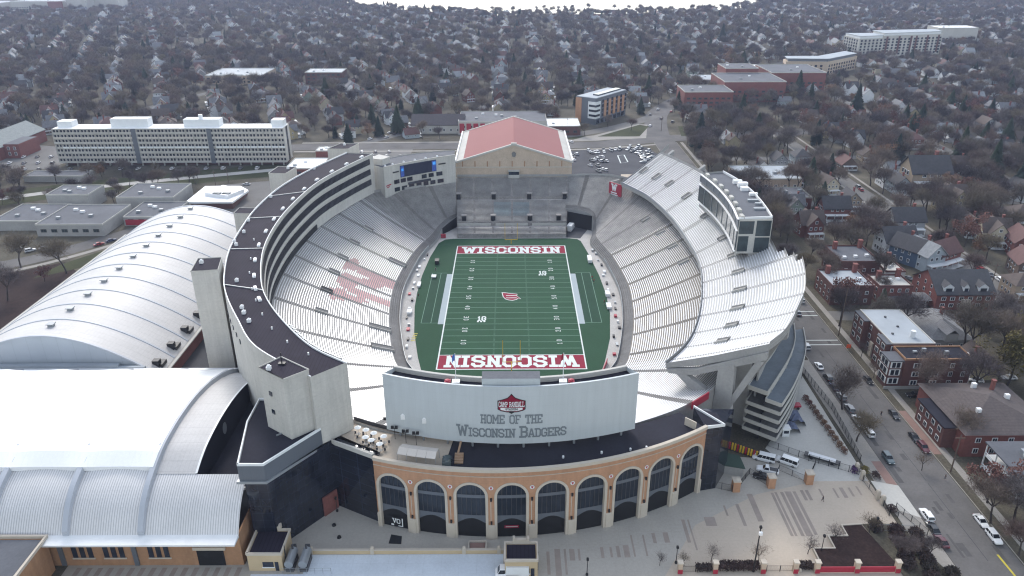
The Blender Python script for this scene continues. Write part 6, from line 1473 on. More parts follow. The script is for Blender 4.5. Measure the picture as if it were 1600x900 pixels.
# schools and hospital far left
low('low tan school with pale flat roofs among trees on the left', [(-300, -244, 492, 540, 8), (-284, -262, 486, 491, 9)], 'brick_buff', 'roof_palegrey', 'the tan school', units=3)
low('three storey brown brick school in the left distance', [(-201, -165, 490, 515, 11)], 'brick_brown', 'roof_palegrey', 'the brown school', units=2)
t = low('white and red hospital blocks at the far top left', [(-1000, -900, 1345, 1400, 20), (-890, -850, 1350, 1400, 30), (-1120, -1010, 1330, 1400, 18)], 'concrete_pale', 'roof_palegrey', 'the far hospital', 'hospital', True, 3)
b = MB(); b.box(-925, -895, 1344, 1344.8, 0, 20); b.build('red_wing', 'brick_red', t); b = MB(); b.box(-884, -800, 1380, 1420, 0, 42); b.build('tower_block', 'concrete_pale', t)
landmark('the arcade building', 6, -130); landmark('the barrel roofed hall', -150, 0); landmark('the brick hall', 1, 140); landmark('the upper deck', 80, 0); landmark('the lake shore', 100, 1350); landmark('the ramp tower', 84, -76); landmark('the red banner wall', 53, 92)
foot(-182, 101, -175, 215); foot(-182, -100, -80, 60)
# ================================================================ WORDING OF REPEATS
ORD = ['closest', 'second closest', 'third closest', 'fourth closest', 'fifth closest', 'sixth closest', 'seventh closest', 'eighth closest', 'ninth closest', 'tenth closest']
NUMW = ['eleventh', 'twelfth', 'thirteenth', 'fourteenth', 'fifteenth', 'sixteenth', 'seventeenth', 'eighteenth', 'nineteenth', 'twentieth', 'twenty-first', 'twenty-second', 'twenty-third', 'twenty-fourth', 'twenty-fifth', 'twenty-sixth', 'twenty-seventh', 'twenty-eighth', 'twenty-ninth', 'thirtieth']
def ordw(i): return ORD[i] if i < 10 else (NUMW[i - 10] + ' closest' if i < 30 else f'{i + 1}th closest')
def wordlabels(items):
    """items: (object, adjective phrase, x, y). Each gets its look, the landmark it is nearest to in the picture, and if needed its rank there"""
    bk = {}
    for o, adj, x, y in items:
        p = PX(x, y, 3); best = min(LM, key=lambda l: hypot(l[1][0] - p[0], l[1][1] - p[1]))
        dx, dy = p[0] - best[1][0], p[1] - best[1][1]
        rel = ('beyond' if dy < 0 else 'in front of') if abs(dy) > abs(dx) * .7 else ('to the left of' if dx < 0 else 'to the right of')
        bk.setdefault((adj, rel, best[0]), []).append((hypot(dx, dy), o))
    for (adj, rel, nm), L in bk.items():
        L.sort(key=lambda q: q[0])
        for i, (d, o) in enumerate(L): o['label'] = f'{adj} {rel} {nm}' + (f', {ordw(i)}' if len(L) > 1 else '')

# ================================================================ VEHICLES
def make_car(kind):
    L, W, H = {'sedan': (4.7, 1.82, 1.45), 'suv': (4.75, 1.9, 1.72), 'van': (5.9, 2.05, 2.2), 'pickup': (5.7, 2.0, 1.85), 'truck': (7.4, 2.4, 3.2)}[kind]
    t = thing('parked_car' if kind in ('sedan', 'suv') else {'van': 'passenger_van', 'pickup': 'pickup_truck', 'truck': 'box_truck'}[kind], None, {'sedan': 'car', 'suv': 'car', 'van': 'van', 'pickup': 'pickup', 'truck': 'truck'}[kind])
    hl, hw = L / 2, W / 2
    belt = {'sedan': .92, 'suv': 1.05, 'van': 1.15, 'pickup': 1.08, 'truck': 1.25}[kind]
    hood = {'sedan': .80, 'suv': .98, 'van': 1.05, 'pickup': 1.05, 'truck': 1.2}[kind]
    b = MB()
    # lower body lofted along its length: (y, half width, floor, top)
    st = [(-hl, hw * .84, .42, belt * .80), (-hl + .18, hw * .95, .30, belt * .97), (-hl * .45, hw, .26, belt), (hl * .15, hw, .26, belt), (hl * .42, hw, .26, hood + .06), (hl - .35, hw * .95, .28, hood * .94), (hl, hw * .80, .42, hood * .72)]
    rows = []
    for y, w, z0, z1 in st: rows.append([(-w * .93, y, z0), (-w, y, z0 + .18), (-w, y, z1 - .14), (-w * .9, y, z1), (w * .9, y, z1), (w, y, z1 - .14), (w, y, z0 + .18), (w * .93, y, z0)])
    b.grid(rows, closed=True); b.face(rows[0][::-1]); b.face(rows[-1])
    gh = {'sedan': ((-.80, -.42), (.42, .10)), 'suv': ((-.97, -.84), (.42, .12)), 'van': ((-.985, -.95), (.62, .44)), 'pickup': ((-.12, -.06), (.46, .24)), 'truck': ((.40, .40), (.86, .72))}[kind]
    (yb0, yb1), (yf0, yf1) = gh; k = .90; kt = .74 if kind != 'van' else .84
    lo = [(-hw * k, yb0 * hl), (hw * k, yb0 * hl), (hw * k, yf0 * hl), (-hw * k, yf0 * hl)]; hi = [(-hw * kt, yb1 * hl), (hw * kt, yb1 * hl), (hw * kt, yf1 * hl), (-hw * kt, yf1 * hl)]
    zt = H if kind != 'truck' else 2.3; zb = belt - .03
    g = MB()
    for i in range(4): j = (i + 1) % 4; g.face([(*lo[i], zb), (*lo[j], zb), (*hi[j], zt - .1), (*hi[i], zt - .1)])
    # roof and pillars belong to the painted body
    rr = [(x * .99, y) for x, y in hi]
    b.grid([[(x * 1.03, y * 1.01, zt - .12) for x, y in hi], [(x, y, zt - .02) for x, y in rr], [(x * .8, y * .97, zt) for x, y in rr]], closed=True); b.face([(x * .8, y * .97, zt) for x, y in rr])
    for i in range(4):
        p, q = Vector((*lo[i], zb)), Vector((*hi[i], zt - .1)); b.tube(p * 1.0, q, .055, n=4)
    if kind in ('suv', 'sedan', 'van'):
        for s in (-1, 1):
            for f in ((.45,) if kind == 'sedan' else (.38, .68) if kind == 'suv' else (.3, .52, .74)):
                y0 = lo[0][1] + (lo[3][1] - lo[0][1]) * f; y1 = hi[0][1] + (hi[3][1] - hi[0][1]) * f; b.tube((s * hw * k * 1.01, y0, zb), (s * hw * kt * 1.01, y1, zt - .1), .05, n=4)
    if kind == 'pickup':
        pass
    b.build('body', 'car_paint', t); g.build('window_glass', 'glass_car', t)
    if kind == 'pickup': c = MB(); c.box(-hw * .78, hw * .78, -hl * .92, -hl * .16, belt - .02, belt + .02); c.build('load_bed', 'dark_metal', t)
    if kind == 'truck': c = MB(); c.box(-hw, hw, -hl, hl * .36, .9, H); c.build('cargo_box', 'white_paint', t)
    for sx in (-1, 1):
        for sy in (-.62, .62):
            c = MB(); x = sx * (hw - .12); c.tube((x - .11, sy * hl, .34), (x + .11, sy * hl, .34), .34, n=12, caps=True); wl = c.build('wheel', 'rubber', t)
            c = MB(); x2 = x + sx * .12; c.tube((x2 - .01, sy * hl, .34), (x2 + .01, sy * hl, .34), .2, n=8, caps=True); c.build('rim', 'alloy', wl)
        c = MB(); c.box(sx * hw * .62 - .2, sx * hw * .62 + .2, hl - .07, hl + .02, hood * .60, hood * .60 + .15); c.build('headlight', 'headlight', t)
        c = MB(); c.box(sx * hw * .66 - .16, sx * hw * .66 + .16, -hl - .02, -hl + .06, belt * .66, belt * .66 + .16); c.build('taillight', 'taillight', t)
    return t
PROTO = {}
CARCOL = {'white': (.78, .78, .78), 'silver': (.45, .46, .48), 'grey': (.16, .165, .175), 'black': (.012, .012, .014), 'dark blue': (.02, .035, .09), 'red': (.28, .012, .015), 'maroon': (.09, .012, .02), 'teal grey': (.07, .10, .11), 'beige': (.33, .29, .22)}
def car(x, y, rz, kind, col, label=None, group=None):
    if kind not in PROTO: o = PROTO[kind] = make_car(kind); o.location = (x, y, .03); o.rotation_euler = (0, 0, rz); KIDS[o.name] = list(o.children); src = o; [KIDS.setdefault(c.name, list(c.children)) for c in o.children]
    else: o = copy_tree(PROTO[kind], (x, y, .03), rz)
    o['category'] = {'sedan': 'car', 'suv': 'car', 'van': 'van', 'pickup': 'pickup', 'truck': 'truck'}[kind]
    recolour(o, {'body': CARCOL[col]})
    if label: o['label'] = label
    if group: o['group'] = group
    return o
GS = 'cars along the wide street on the right'
for px, py, kind, col, rz, lb in [
    (1251, 471, 'suv', 'white', 0, 'white car on the street just past the outer edge of the upper deck'), (1246, 491, 'sedan', 'grey', 0, 'dark grey car on the street close beside the upper deck edge'),
    (1259, 543, 'suv', 'silver', 0, 'silver car at the kerb beside the top of the ramp tower'), (1279, 574, 'sedan', 'white', 0, 'white sedan at the left kerb across from the pale grey apartment roof'),
    (1293, 592, 'suv', 'black', 0, 'black car at the left kerb behind the white sedan'), (1314, 622, 'suv', 'grey', 0, 'grey car at the left kerb partly hidden under a bare street tree'),
    (1303, 607, 'sedan', 'dark blue', 0, 'dark blue car at the left kerb between the black and the grey one'), (1327, 641, 'suv', 'grey', 0, 'grey car at the left kerb right behind the white pickup'), (1340, 660, 'pickup', 'white', 0, 'white pickup at the left kerb behind a bright white car'), (1357, 678, 'suv', 'white', 0, 'bright white car at the left kerb beside the long dark fence'),
    (1387, 719, 'suv', 'teal grey', pi, 'teal grey car driving near the plaza fence corner'), (1447, 808, 'suv', 'white', 0, 'white car with dark roof glass at the kerb beside the plaza exit'),
    (1457, 829, 'sedan', 'black', 0, 'black car tucked behind the white one at the plaza exit kerb'), (1470, 848, 'sedan', 'maroon', 0, 'maroon car at the left kerb near the bottom of the street'),
    (1356, 596, 'sedan', 'black', pi, 'black car at the right kerb in front of the brick apartment houses'), (1396, 650, 'sedan', 'black', pi, 'black car driving down the middle of the street'),
    (1428, 686, 'sedan', 'black', pi, 'black car at the right kerb ahead of a maroon car'), (1442, 702, 'suv', 'maroon', pi, 'dark maroon car at the right kerb beside the brick verge'),
    (1532, 817, 'sedan', 'white', pi, 'white sedan at the right kerb under a leaning bare tree'), (1552, 842, 'suv', 'white', pi, 'white estate car at the right kerb nearest the bottom right corner')]:
    x, y = G(px, py); car(x, y, rz, kind, col, lb, GS)
for px, py, kind, col, rz, lb in [(1193, 719, 'van', 'white', 1.15, 'white passenger van parked behind the gate nearer the ramp tower'), (1229, 724, 'van', 'white', .95, 'white passenger van parked behind the gate farther right'),
    (1199, 737, 'pickup', 'white', 1.25, 'white pickup parked in front of the two white vans'), (1190, 747, 'sedan', 'black', 1.2, 'black car half hidden behind the plaza gate'),
    (1428, 620, 'suv', 'black', 1.5, 'black car in the driveway between two brick houses'), (1527, 588, 'sedan', 'black', 1.4, 'black car parked behind the dark red brick apartment house'), (1524, 596, 'sedan', 'white', 1.3, 'white car parked next to the black one behind the brick apartment house'), (1576, 592, 'sedan', 'white', 1.5, 'white car parked under the yellow willow'),
    (1430, 452, 'sedan', 'white', 1.2, 'white car parked behind the carports'), (1409, 452, 'sedan', 'white', 1.0, 'small white car beside the dark roofed carport'), (1418, 436, 'sedan', 'grey', .3, 'grey car in the yard above the carports'),
    (800, 898, 'truck', 'white', 1.57, 'white cab truck with dark hood at the bottom centre beside the tan pavilion'),
    (155, 383, 'sedan', 'red', -.75, 'red car parked on the street by the barrel roof'), (174, 377, 'sedan', 'dark blue', -.75, 'dark blue car parked behind the red one'), (48, 393, 'suv', 'silver', -.85, 'silver car under bare trees on the left street'), (70, 389, 'sedan', 'grey', -.8, 'dark grey car right behind the silver one on the left street'), (26, 390, 'sedan', 'white', -.8, 'white car at the far left of the left street'),
    (882, 221, 'sedan', 'white', 1.57, 'lone white car driving on the avenue beside the brick hall'), (1016, 180, 'sedan', 'grey', -.3, 'grey car on the crossing road near the colourful block'), (1028, 172, 'suv', 'white', -.4, 'white car on the crossing road farther from the avenue'), (1045, 158, 'sedan', 'grey', -.4, 'dark car by the stepped red brick complex on the diagonal road'),
    (382, 300, 'sedan', 'white', 1.2, 'white car nearer the right end of the restaurant lot'), (385, 289, 'sedan', 'silver', 1.5, 'silver car at the back of the restaurant lot'), (452, 246, 'suv', 'white', 1.3, 'white car behind the apartment slab corner')]:
    x, y = G(px, py); car(x, y, rz, kind, col, lb)
lot = []
for i, (zx, zy) in enumerate([(215, 345), (270, 475), (230, 500), (240, 530), (400, 440), (425, 460), (460, 455), (490, 455), (550, 430), (555, 450), (620, 425), (635, 435), (675, 425), (715, 415), (720, 425), (800, 425), (820, 400), (850, 440), (880, 420), (910, 395), (940, 410), (900, 455), (925, 460), (945, 475), (960, 490), (965, 510), (985, 520), (1000, 525), (1010, 440), (1030, 470), (1045, 500), (965, 555), (430, 540), (450, 530), (480, 520), (510, 505), (535, 500), (520, 545), (550, 545), (580, 545), (412, 590), (495, 595), (540, 630), (570, 640), (500, 650)]):
    x, y = G(860 + zx / 6.667, 170 + zy / 6.667); y -= 1.5
    ang = atan2(y - 198, x - 62); rz = ang + pi / 2 if zy < 500 and zx > 380 and zy < 460 else (.35 if zx < 600 else ang + pi / 2)
    cl = ['white', 'silver', 'grey', 'black', 'white', 'silver', 'red', 'dark blue'][(i * 5 + i // 3) % 8]; k = ['sedan', 'suv', 'pickup'][(i * 7) % 3 if i % 5 else 0]
    lot.append((car(x, y, rz, k, cl, None, 'cars in the lot beside the brick hall'), f'{cl} {"pickup" if k == "pickup" else "car"} in a lot', x, y))
for i in range(11):
    x, y = -318 + (i % 4) * 9, 186 + (i // 4) * 15; cl = ['white', 'grey', 'silver', 'black'][i % 4]; lot.append((car(x, y, .2, 'sedan', cl, None, 'cars by the apartment slab'), f'{cl} lot car', x, y))
for i in range(12):
    x, y = -272 + i * 10.5, 186.5; cl = ['grey', 'white', 'black', 'silver', 'white'][i % 5]; lot.append((car(x, y, 0, ['sedan', 'suv'][i % 2], cl, None, 'cars by the apartment slab'), f'{cl} car under the slab', x, y))
for i in range(9):
    x, y = -108 + (i % 5) * 9, 214 + (i // 5) * 12; cl = ['white', 'grey', 'silver'][i % 3]; lot.append((car(x, y, .3, 'sedan', cl, None, 'cars behind the suite tower'), f'{cl} small-lot car', x, y))
for i, (px, py) in enumerate([(1306, 258), (1300, 263), (1255, 320), (1265, 333), (1273, 331), (1340, 293), (1345, 298), (1560, 438), (1575, 447), (1587, 455), (1545, 430), (1530, 422), (1290, 352), (1302, 352), (1248, 313)]):
    x, y = G(px, py); cl = ['grey', 'red', 'white', 'black', 'silver'][i % 5]; rz = 0.0 if px > 1320 else .9; lot.append((car(x, y, rz, ['sedan', 'suv'][i % 2], cl, None, 'cars among the houses'), f'{cl} car among the houses', x, y))
for i in range(16):
    f = i / 15; x = -95 + f * 40 + random.uniform(-1, 1); y = 262 + f * 70; x += 4.2 if i % 2 else -4.2; cl = ['white', 'silver', 'grey', 'black'][i % 4]; lot.append((car(x, y, -.45, 'sedan', cl, None, 'cars on the side street'), f'{cl} side street car', x, y))
for i in range(14):
    x = 130 + i * 7 + (0 if i % 2 else 3); y = 372 + i * 9.5 - (8 if i % 2 else -8); x, y = (112 + i * 6.5 + (6 if i % 2 else -7), 300 + i * 13) ; cl = ['white', 'grey', 'black', 'silver', 'red'][i % 5]; lot.append((car(x, y, -.45, ['sedan', 'suv'][i % 2], cl, None, 'cars on the diagonal avenue'), f'{cl} avenue car', x, y))
wordlabels(lot)
# maintenance trucks in the tunnel at the far right corner, utility carts
for px, py, lb in ((903, 337, 'white box truck deeper inside the dark tunnel mouth'), (892, 359, 'white box truck nearest the field in the tunnel mouth')):
    x, y = G(px, py); car(x, y, -.35, 'truck', 'white', lb, 'trucks in the field tunnel')
b = MB(); b.face([(25.5, 65.8, .07), (32.5, 64.4, .07), (40, 84, .07), (28, 86, .07)]); struct(b, 'tunnel_floor', 'asphalt_dark')
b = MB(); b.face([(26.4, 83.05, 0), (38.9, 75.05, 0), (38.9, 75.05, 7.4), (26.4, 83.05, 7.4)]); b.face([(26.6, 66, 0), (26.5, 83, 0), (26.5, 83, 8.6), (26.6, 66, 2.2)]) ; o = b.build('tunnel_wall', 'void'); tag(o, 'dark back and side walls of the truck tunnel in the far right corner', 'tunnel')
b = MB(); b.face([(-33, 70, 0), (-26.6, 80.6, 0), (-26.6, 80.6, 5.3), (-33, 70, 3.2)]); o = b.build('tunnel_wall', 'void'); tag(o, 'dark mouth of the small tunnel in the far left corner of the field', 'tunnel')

# ================================================================ STREET FURNITURE
def fence(name, pts, h, lb, m='black_metal', step=2.4, solid=False):
    t = thing(name, lb, 'fence', (pts[0][0], pts[0][1], 0)); b = MB()
    for p, q in zip(pts[:-1], pts[1:]):
        L = hypot(q[0] - p[0], q[1] - p[1]); n = max(1, int(L / .22))
        d = ((q[0] - p[0]) / L, (q[1] - p[1]) / L)
        if solid: b.prism([(p[0] - d[1] * .06, p[1] + d[0] * .06), (q[0] - d[1] * .06, q[1] + d[0] * .06), (q[0] + d[1] * .06, q[1] - d[0] * .06), (p[0] + d[1] * .06, p[1] - d[0] * .06)], .15, h - .1)
        else:
            for k in range(1, n): b.tube((p[0] + (q[0] - p[0]) * k / n, p[1] + (q[1] - p[1]) * k / n, .15), (p[0] + (q[0] - p[0]) * k / n, p[1] + (q[1] - p[1]) * k / n, h - .1), .022, n=3)
            for z in (.2, h - .12): b.tube((*p, z), (*q, z), .035, n=4)
    b.build('fence_panel', m, t)
    done = 0
    for p, q in zip(pts[:-1], pts[1:]):
        L = hypot(q[0] - p[0], q[1] - p[1]); n = max(1, int(L / step))
        for k in range(n + 1):
            if done > 60: break
            done += 1
            c = MB(); x, y = p[0] + (q[0] - p[0]) * k / n, p[1] + (q[1] - p[1]) * k / n; c.box(x - .06, x + .06, y - .06, y + .06, 0, h); c.build('post', m, t)
    return t
fence('iron_fence', [(93.8, -50), (95.6, -79), (93.6, -104)], 2.3, 'long dark iron fence along the pavement beside the ramp tower')
fence('iron_fence', [(71, -97), (80, -103.5), (91.0, -109.5)], 2.2, 'iron fence running from the ramp tower to the street corner')
fence('iron_fence', [(48.5, -113.3), (56, -116)], 2.2, 'short iron fence panel against the dark glass end wall')
fence('iron_gate', [(57.6, -115.0), (62.4, -109.0)], 2.0, 'open gate panel right of the first brick gate pier')
fence('iron_gate', [(62.4, -109.0), (65.6, -113.6)], 2.0, 'gate panel left of the middle brick gate pier')
fence('iron_gate', [(67.2, -113.3), (70.6, -107.6)], 2.0, 'gate panel right of the middle brick gate pier')
fence('iron_gate', [(70.6, -107.6), (76.0, -112.2)], 2.0, 'gate panel left of the right brick gate pier')
fence('iron_gate', [(77.2, -111.5), (81.0, -105.4)], 2.0, 'gate panel right of the right brick gate pier')
fence('iron_fence', [(91.0, -112.0), (91.4, -118.4)], 2.0, 'black fence panel between two cream posts at the plaza corner')
fence('iron_fence', [(92.0, -121.6), (91.8, -125.2), (93.6, -125.8)], 1.8, 'black fence around the small square tree planter')
fence('iron_fence', [(94.6, -122.6), (97.6, -132)], 2.0, 'black fence panel along the driveway at the bottom right')
fence('pipe_fence', [(86.8, -130.2), (95, -130.4)], 2.0, 'thin mesh fence above the dark planting bed', 'grey_metal')
fence('iron_fence', [(37.5, -142.8), (44, -142.8)], 1.8, 'iron fence section left of the low dark hedge')
fence('iron_fence', [(56.5, -142.8), (62.5, -142.8)], 1.8, 'iron fence section between brick piers near the tall lamp post')
for k, (x, y, lb) in enumerate([(57.0, -115.4, 'orange brick gate pier nearest the arcade building'), (66.4, -114.0, 'orange brick gate pier in the middle of the gate row'), (76.6, -112.6, 'orange brick gate pier at the right end of the gate row')]):
    t = thing('gate_pier', lb, 'pier', (x, y, 0), 'brick gate piers'); b = MB(); b.box(x - .9, x + .9, y - .9, y + .9, 0, 3.2); b.build('pier_body', 'brick_tan', t); b = MB(); b.box(x - 1.05, x + 1.05, y - 1.05, y + 1.05, 3.2, 3.5); b.dome((x, y, 3.5), 1, 1, .3, 4, 1); b.build('cap', 'stone_cream', t)
for k, (x, y, lb) in enumerate([(90.8, -108.2, 'cream stone post at the far end of the plaza corner fence'), (91.0, -111.4, 'cream stone post second from the street corner'), (91.6, -119.0, 'cream stone post beside the tree planter'), (92.0, -121.0, 'cream stone post at the planter corner')]):
    t = thing('stone_post', lb, 'post', (x, y, 0), 'cream stone posts'); b = MB(); b.box(x - .45, x + .45, y - .45, y + .45, 0, 2.6); b.build('post_body', 'stone_cream', t); b = MB(); b.dome((x, y, 2.6), .5, .5, .4, 8, 2); b.build('cap', 'stone_cream', t)
for k, x in enumerate((37.2, 45.0, 55.6, 62.8, 67.6, 76.4, 85.4)):
    lb = ['brick pier left of the iron fence at the bottom edge', 'brick pier in the middle of the dark hedge', 'brick pier right of the dark hedge', 'brick pier beside the tall black lamp post', 'brick pier at the left end of the crimson banner wall', 'brick pier between the two crimson banners', 'brick pier at the right end of the crimson banner wall'][k]
    t = thing('banner_pier', lb, 'pier', (x, -142.9, 0), 'brick piers at the bottom edge'); b = MB(); b.box(x - .5, x + .5, -143.4, -142.4, 0, 2.8); b.build('pier_body', 'brick_buff', t); b = MB(); b.box(x - .62, x + .62, -143.52, -142.28, 2.8, 3.1); b.build('cap', 'stone_cream', t)
    b = MB(); b.box(x - .54, x + .54, -143.5, -143.42, 0, 1.2); b.build('red_base', 'red_paint', t)
for x0, x1, lb in ((68.2, 75.8, 'crimson fabric banner on the left part of the bottom right wall'), (77.0, 84.8, 'crimson fabric banner on the right part of the bottom right wall')):
    b = MB(); b.box(x0, x1, -143.3, -143.1, .2, 1.7); o = b.build('wall_banner', 'red_paint'); tag(o, lb, 'banner', 'crimson banners')
def lamp(px, py, h, lb, big=False):
    x, y = G(px, py); t = thing('street_lamp', lb, 'lamp post', (x, y, 0), 'lamp posts on the plaza' if not big else None)
    b = MB(); b.tube((x, y, 0), (x, y, h), .11 if not big else .2, .06 if not big else .13, n=8); b.build('pole', 'black_metal', t)
    b = MB(); b.box(x - .25, x + .25, y - .25, y + .25, h - .2, h + .35); b.dome((x, y, h + .35), .25, .25, .25, 6, 2); b.build('lantern', 'black_metal', t)
    if big: b = MB(); b.box(x - .35, x + .35, y - .75, y - .2, h - 1.6, h - .9); b.build('lamp_head', 'white_metal', t)
    b = MB(); b.tube((x, y, 0), (x, y, .5), .3, n=8, caps=True); b.build('base', 'black_metal', t)
lamp(1177, 893, 12.6, 'tall black lamp post with a white head at the bottom edge of the plaza', True)
lamp(1056, 880, 4.6, 'black lamp post with a small red sign near the dark hedge'); lamp(917, 899, 4.6, 'black lamp post at the bottom edge right of the tan pavilion'); lamp(1283, 862, 4.6, 'black lamp post beside the stepped planter'); lamp(1366, 833, 4.4, 'black lamp post beside the red sign at the planter top')
lamp(527, 799, 4.0, 'black lamp post at the inner corner of the dark glass wall')
def pole(px, py, h, lb, cross=True):
    x, y = G(px, py); t = thing('utility_pole', lb, 'utility pole', (x, y, 0), 'utility poles'); b = MB(); b.tube((x, y, 0), (x, y, h), .2, .13, n=8); b.build('pole', 'wood_pole', t)
    if cross: b = MB(); b.box(x - 1.3, x + 1.3, y - .08, y + .08, h - 1.2, h - 1.0); b.build('crossarm', 'wood_pole', t)
pole(1310, 525, 19, 'tall thin pole at the street corner by the pale grey apartment roof', False); pole(1485, 738, 12, 'wooden utility pole at the right kerb near the white porches'); pole(243, 280, 13, 'utility pole beside the gravel path below the apartment slab'); pole(1033, 205, 11, 'utility pole at the road crossing beyond the parking lot'); pole(886, 208, 11, 'utility pole right of the brick hall roof'); pole(1548, 450, 11, 'utility pole on the second street by the brick apartment house'); pole(357, 285, 9, 'lamp pole behind the white roofed restaurant'); pole(337, 290, 9, 'light pole in the restaurant lot')
for i, (px, py, lb) in enumerate([(1325, 547, 'orange road sign standing on the right pavement')]):
    x, y = G(px, py); t = thing('road_sign', lb, 'sign', (x, y, 0)); b = MB(); b.tube((x, y, 0), (x, y, 2.2), .04, n=5); b.build('stand', 'grey_metal', t); b = MB(); b.prism([(x - .75, y - .03), (x + .75, y - .03), (x + .75, y + .03), (x - .75, y + .03)], .8, 2.2); b.build('sign_board', 'orange', t)
# equipment beside the ramp tower
for x, y, w, d, h, m_, lb in ((82.5, -84.5, 2.6, 6, 2.4, 'blue_tarp', 'large blue grey tarpaulin heap below the ramp tower'), (80.2, -89.4, 2.0, 3.2, 2.2, 'blue_tarp', 'smaller blue tarpaulin heap next to the white booth'), (77.4, -91.6, 2.2, 2.2, 2.6, 'white_paint', 'small white booth at the foot of the ramp tower')):
    t = thing('covered_stack' if m_ == 'blue_tarp' else 'ticket_booth', lb, 'stack' if m_ == 'blue_tarp' else 'booth', (x, y, 0))
    b = MB(); r = random.Random(int(x * 10))
    if m_ == 'blue_tarp':
        n = 9; rows = []
        for i in range(n + 1):
            f = i / n; rows.append([(x - w + 2 * w * j / 6, y - d / 2 + d * f, max(0, h * (sin(pi * j / 6) ** .5 if 0 < j < 6 else 0) * (.6 + .4 * r.random()))) for j in range(7)])
        b.grid(rows); b.build('tarpaulin', m_, t)
    else:
        b.box(x - 1, x + 1, y - 1, y + 1, 0, 2.5); b.build('booth_wall', m_, t); b = MB(); b.box(x - 1.2, x + 1.2, y - 1.2, y + 1.2, 2.5, 2.7); b.build('booth_roof', 'white_metal', t); b = MB(); b.box(x - .7, x + .7, y - 1.08, y - 1.02, 1.1, 2.0); b.build('booth_window', 'glass_dark', t)
t = thing('truss_trailer', 'red metal truss trailer parked behind the blue tarpaulins', 'trailer', (84, -78, 0))
b = MB(); b.box(81.5, 86.5, -79, -77, .7, 1.3); b.build('bed', 'red_paint', t)
for x in (82.4, 85.6):
    for y in (-79.1, -76.9): b = MB(); b.tube((x, y - .12, .4), (x, y + .12, .4), .4, n=10, caps=True); b.build('wheel', 'rubber', t)
b = MB()
for k in range(8): b.tube((70.2 + (k % 4) * 1.9, -101 - k // 4 * 1.4 - (k % 4) * .6, .35), (71.7 + (k % 4) * 1.9, -101.9 - k // 4 * 1.4 - (k % 4) * .6, .35), .35, n=8, caps=True)
for k in range(13):
    x, y = 60.0 + k * .62, -98.0 - k * .42
    t = thing('field_pylon', 'tall yellow padded post standing in the row by the green shed', 'padded post', (x, y, 0), 'padded posts stored by the green shed'); b = MB(); c = 'yellow' if k % 3 else 'red_paint'
    if k % 3 == 0: t['label'] = 'tall red padded post standing in the row by the green shed'
    b.tube((x, y, 0), (x + .1, y, 2.2), .3, .26, n=8, caps=True); b.build('padding', c, t); b = MB(); b.box(x - .4, x + .4, y - .4, y + .4, 0, .15); b.build('base', 'black_metal', t)
t = thing('storage_shed', 'low green roofed storage shed beside the dark glass end wall', 'shed', (57.6, -103, 0)); b = MB(); b.prism([(53.6, -108), (60.4, -110.0), (60.4, -105), (55.5, -103)], 0, 2.6); b.build('wall', 'concrete', t); b = MB(); b.prism([(53.3, -108.3), (60.7, -110.3), (60.7, -104.8), (55.4, -102.8)], 2.6, 2.85); b.build('roof', 'green_dark', t)
t = thing('pipe_trailer', 'flat trailer loaded with white pipes beside the iron fence', 'trailer', (83, -103.2, 0)); b = MB(); d = Vector((.86, -.5)); b.obox((83.6, -103.4), d, 4.6, .9, .6, .9); b.build('bed', 'dark_metal', t)
for k in range(5): b = MB(); n_ = Vector((.5, .86)); o = (k - 2) * .34; p = Vector((83.6, -103.4)) + n_ * o; b.tube((p[0] - d[0] * 3.6, p[1] - d[1] * 3.6, 1.1), (p[0] + d[0] * 3.4, p[1] + d[1] * 3.4, 1.1), .16, n=6, caps=True); b.build('pipe', 'white_metal', t)
for s in (-2.6, 2.6): b = MB(); p = Vector((83.6, -103.4)) + d * s; n_ = Vector((.5, .86)); b.tube((*(p - n_ * 1.0), .4), (*(p + n_ * 1.0), .4), .4, n=8, caps=True); b.build('wheel_pair', 'rubber', t)
# shrubs
def shrub(name, x, y, rx, ry, h, lb, m='shrub_twigs', n=420, group=None, seed=1, cat='shrub', s=.35):
    r = random.Random(seed); t = thing(name, lb, cat, (x, y, 0), group); b = MB()
    for _ in range(n):
        a, f = r.uniform(0, 2 * pi), sqrt(r.random()); z = h * r.random() ** .6
        k = 1 - .45 * (z / h) ** 2
        c = Vector((x + rx * f * k * cos(a), y + ry * f * k * sin(a), z)); d1 = Vector((r.uniform(-1, 1), r.uniform(-1, 1), r.uniform(-.3, 1))).normalized(); d2 = d1.orthogonal().normalized()
        b.face([c - d2 * s * .3, c + d2 * s * .3, c + d1 * s])
    b.build('foliage', m, t)
    b = MB()
    for k in range(5): a = k * 1.3; b.tube((x, y, 0), (x + rx * .5 * cos(a), y + ry * .5 * sin(a), h * .7), .05, .02, n=4)
    b.build('stems', 'bark', t)
def hedge(x0, x1, y0, y1, h, lb, n, m='shrub_twigs', seed=3):
    r = random.Random(seed); t = thing('hedge', lb, 'hedge', ((x0 + x1) / 2, (y0 + y1) / 2, 0)); b = MB()
    for _ in range(n):
        x, y, z = r.uniform(x0, x1), r.uniform(y0, y1), h * r.random() ** .5; c = Vector((x, y, z)); d1 = Vector((r.uniform(-1, 1), r.uniform(-1, 1), r.uniform(-.2, 1))).normalized(); d2 = d1.orthogonal().normalized(); s = .38
        b.face([c - d2 * s * .35, c + d2 * s * .35, c + d1 * s])
    b.build('foliage', m, t); b = MB()
    for k in range(int((x1 - x0))): b.tube((x0 + k + .5, (y0 + y1) / 2, 0), (x0 + k + .5, (y0 + y1) / 2, h * .8), .05, .02, n=4)
    b.build('stems', 'bark', t)
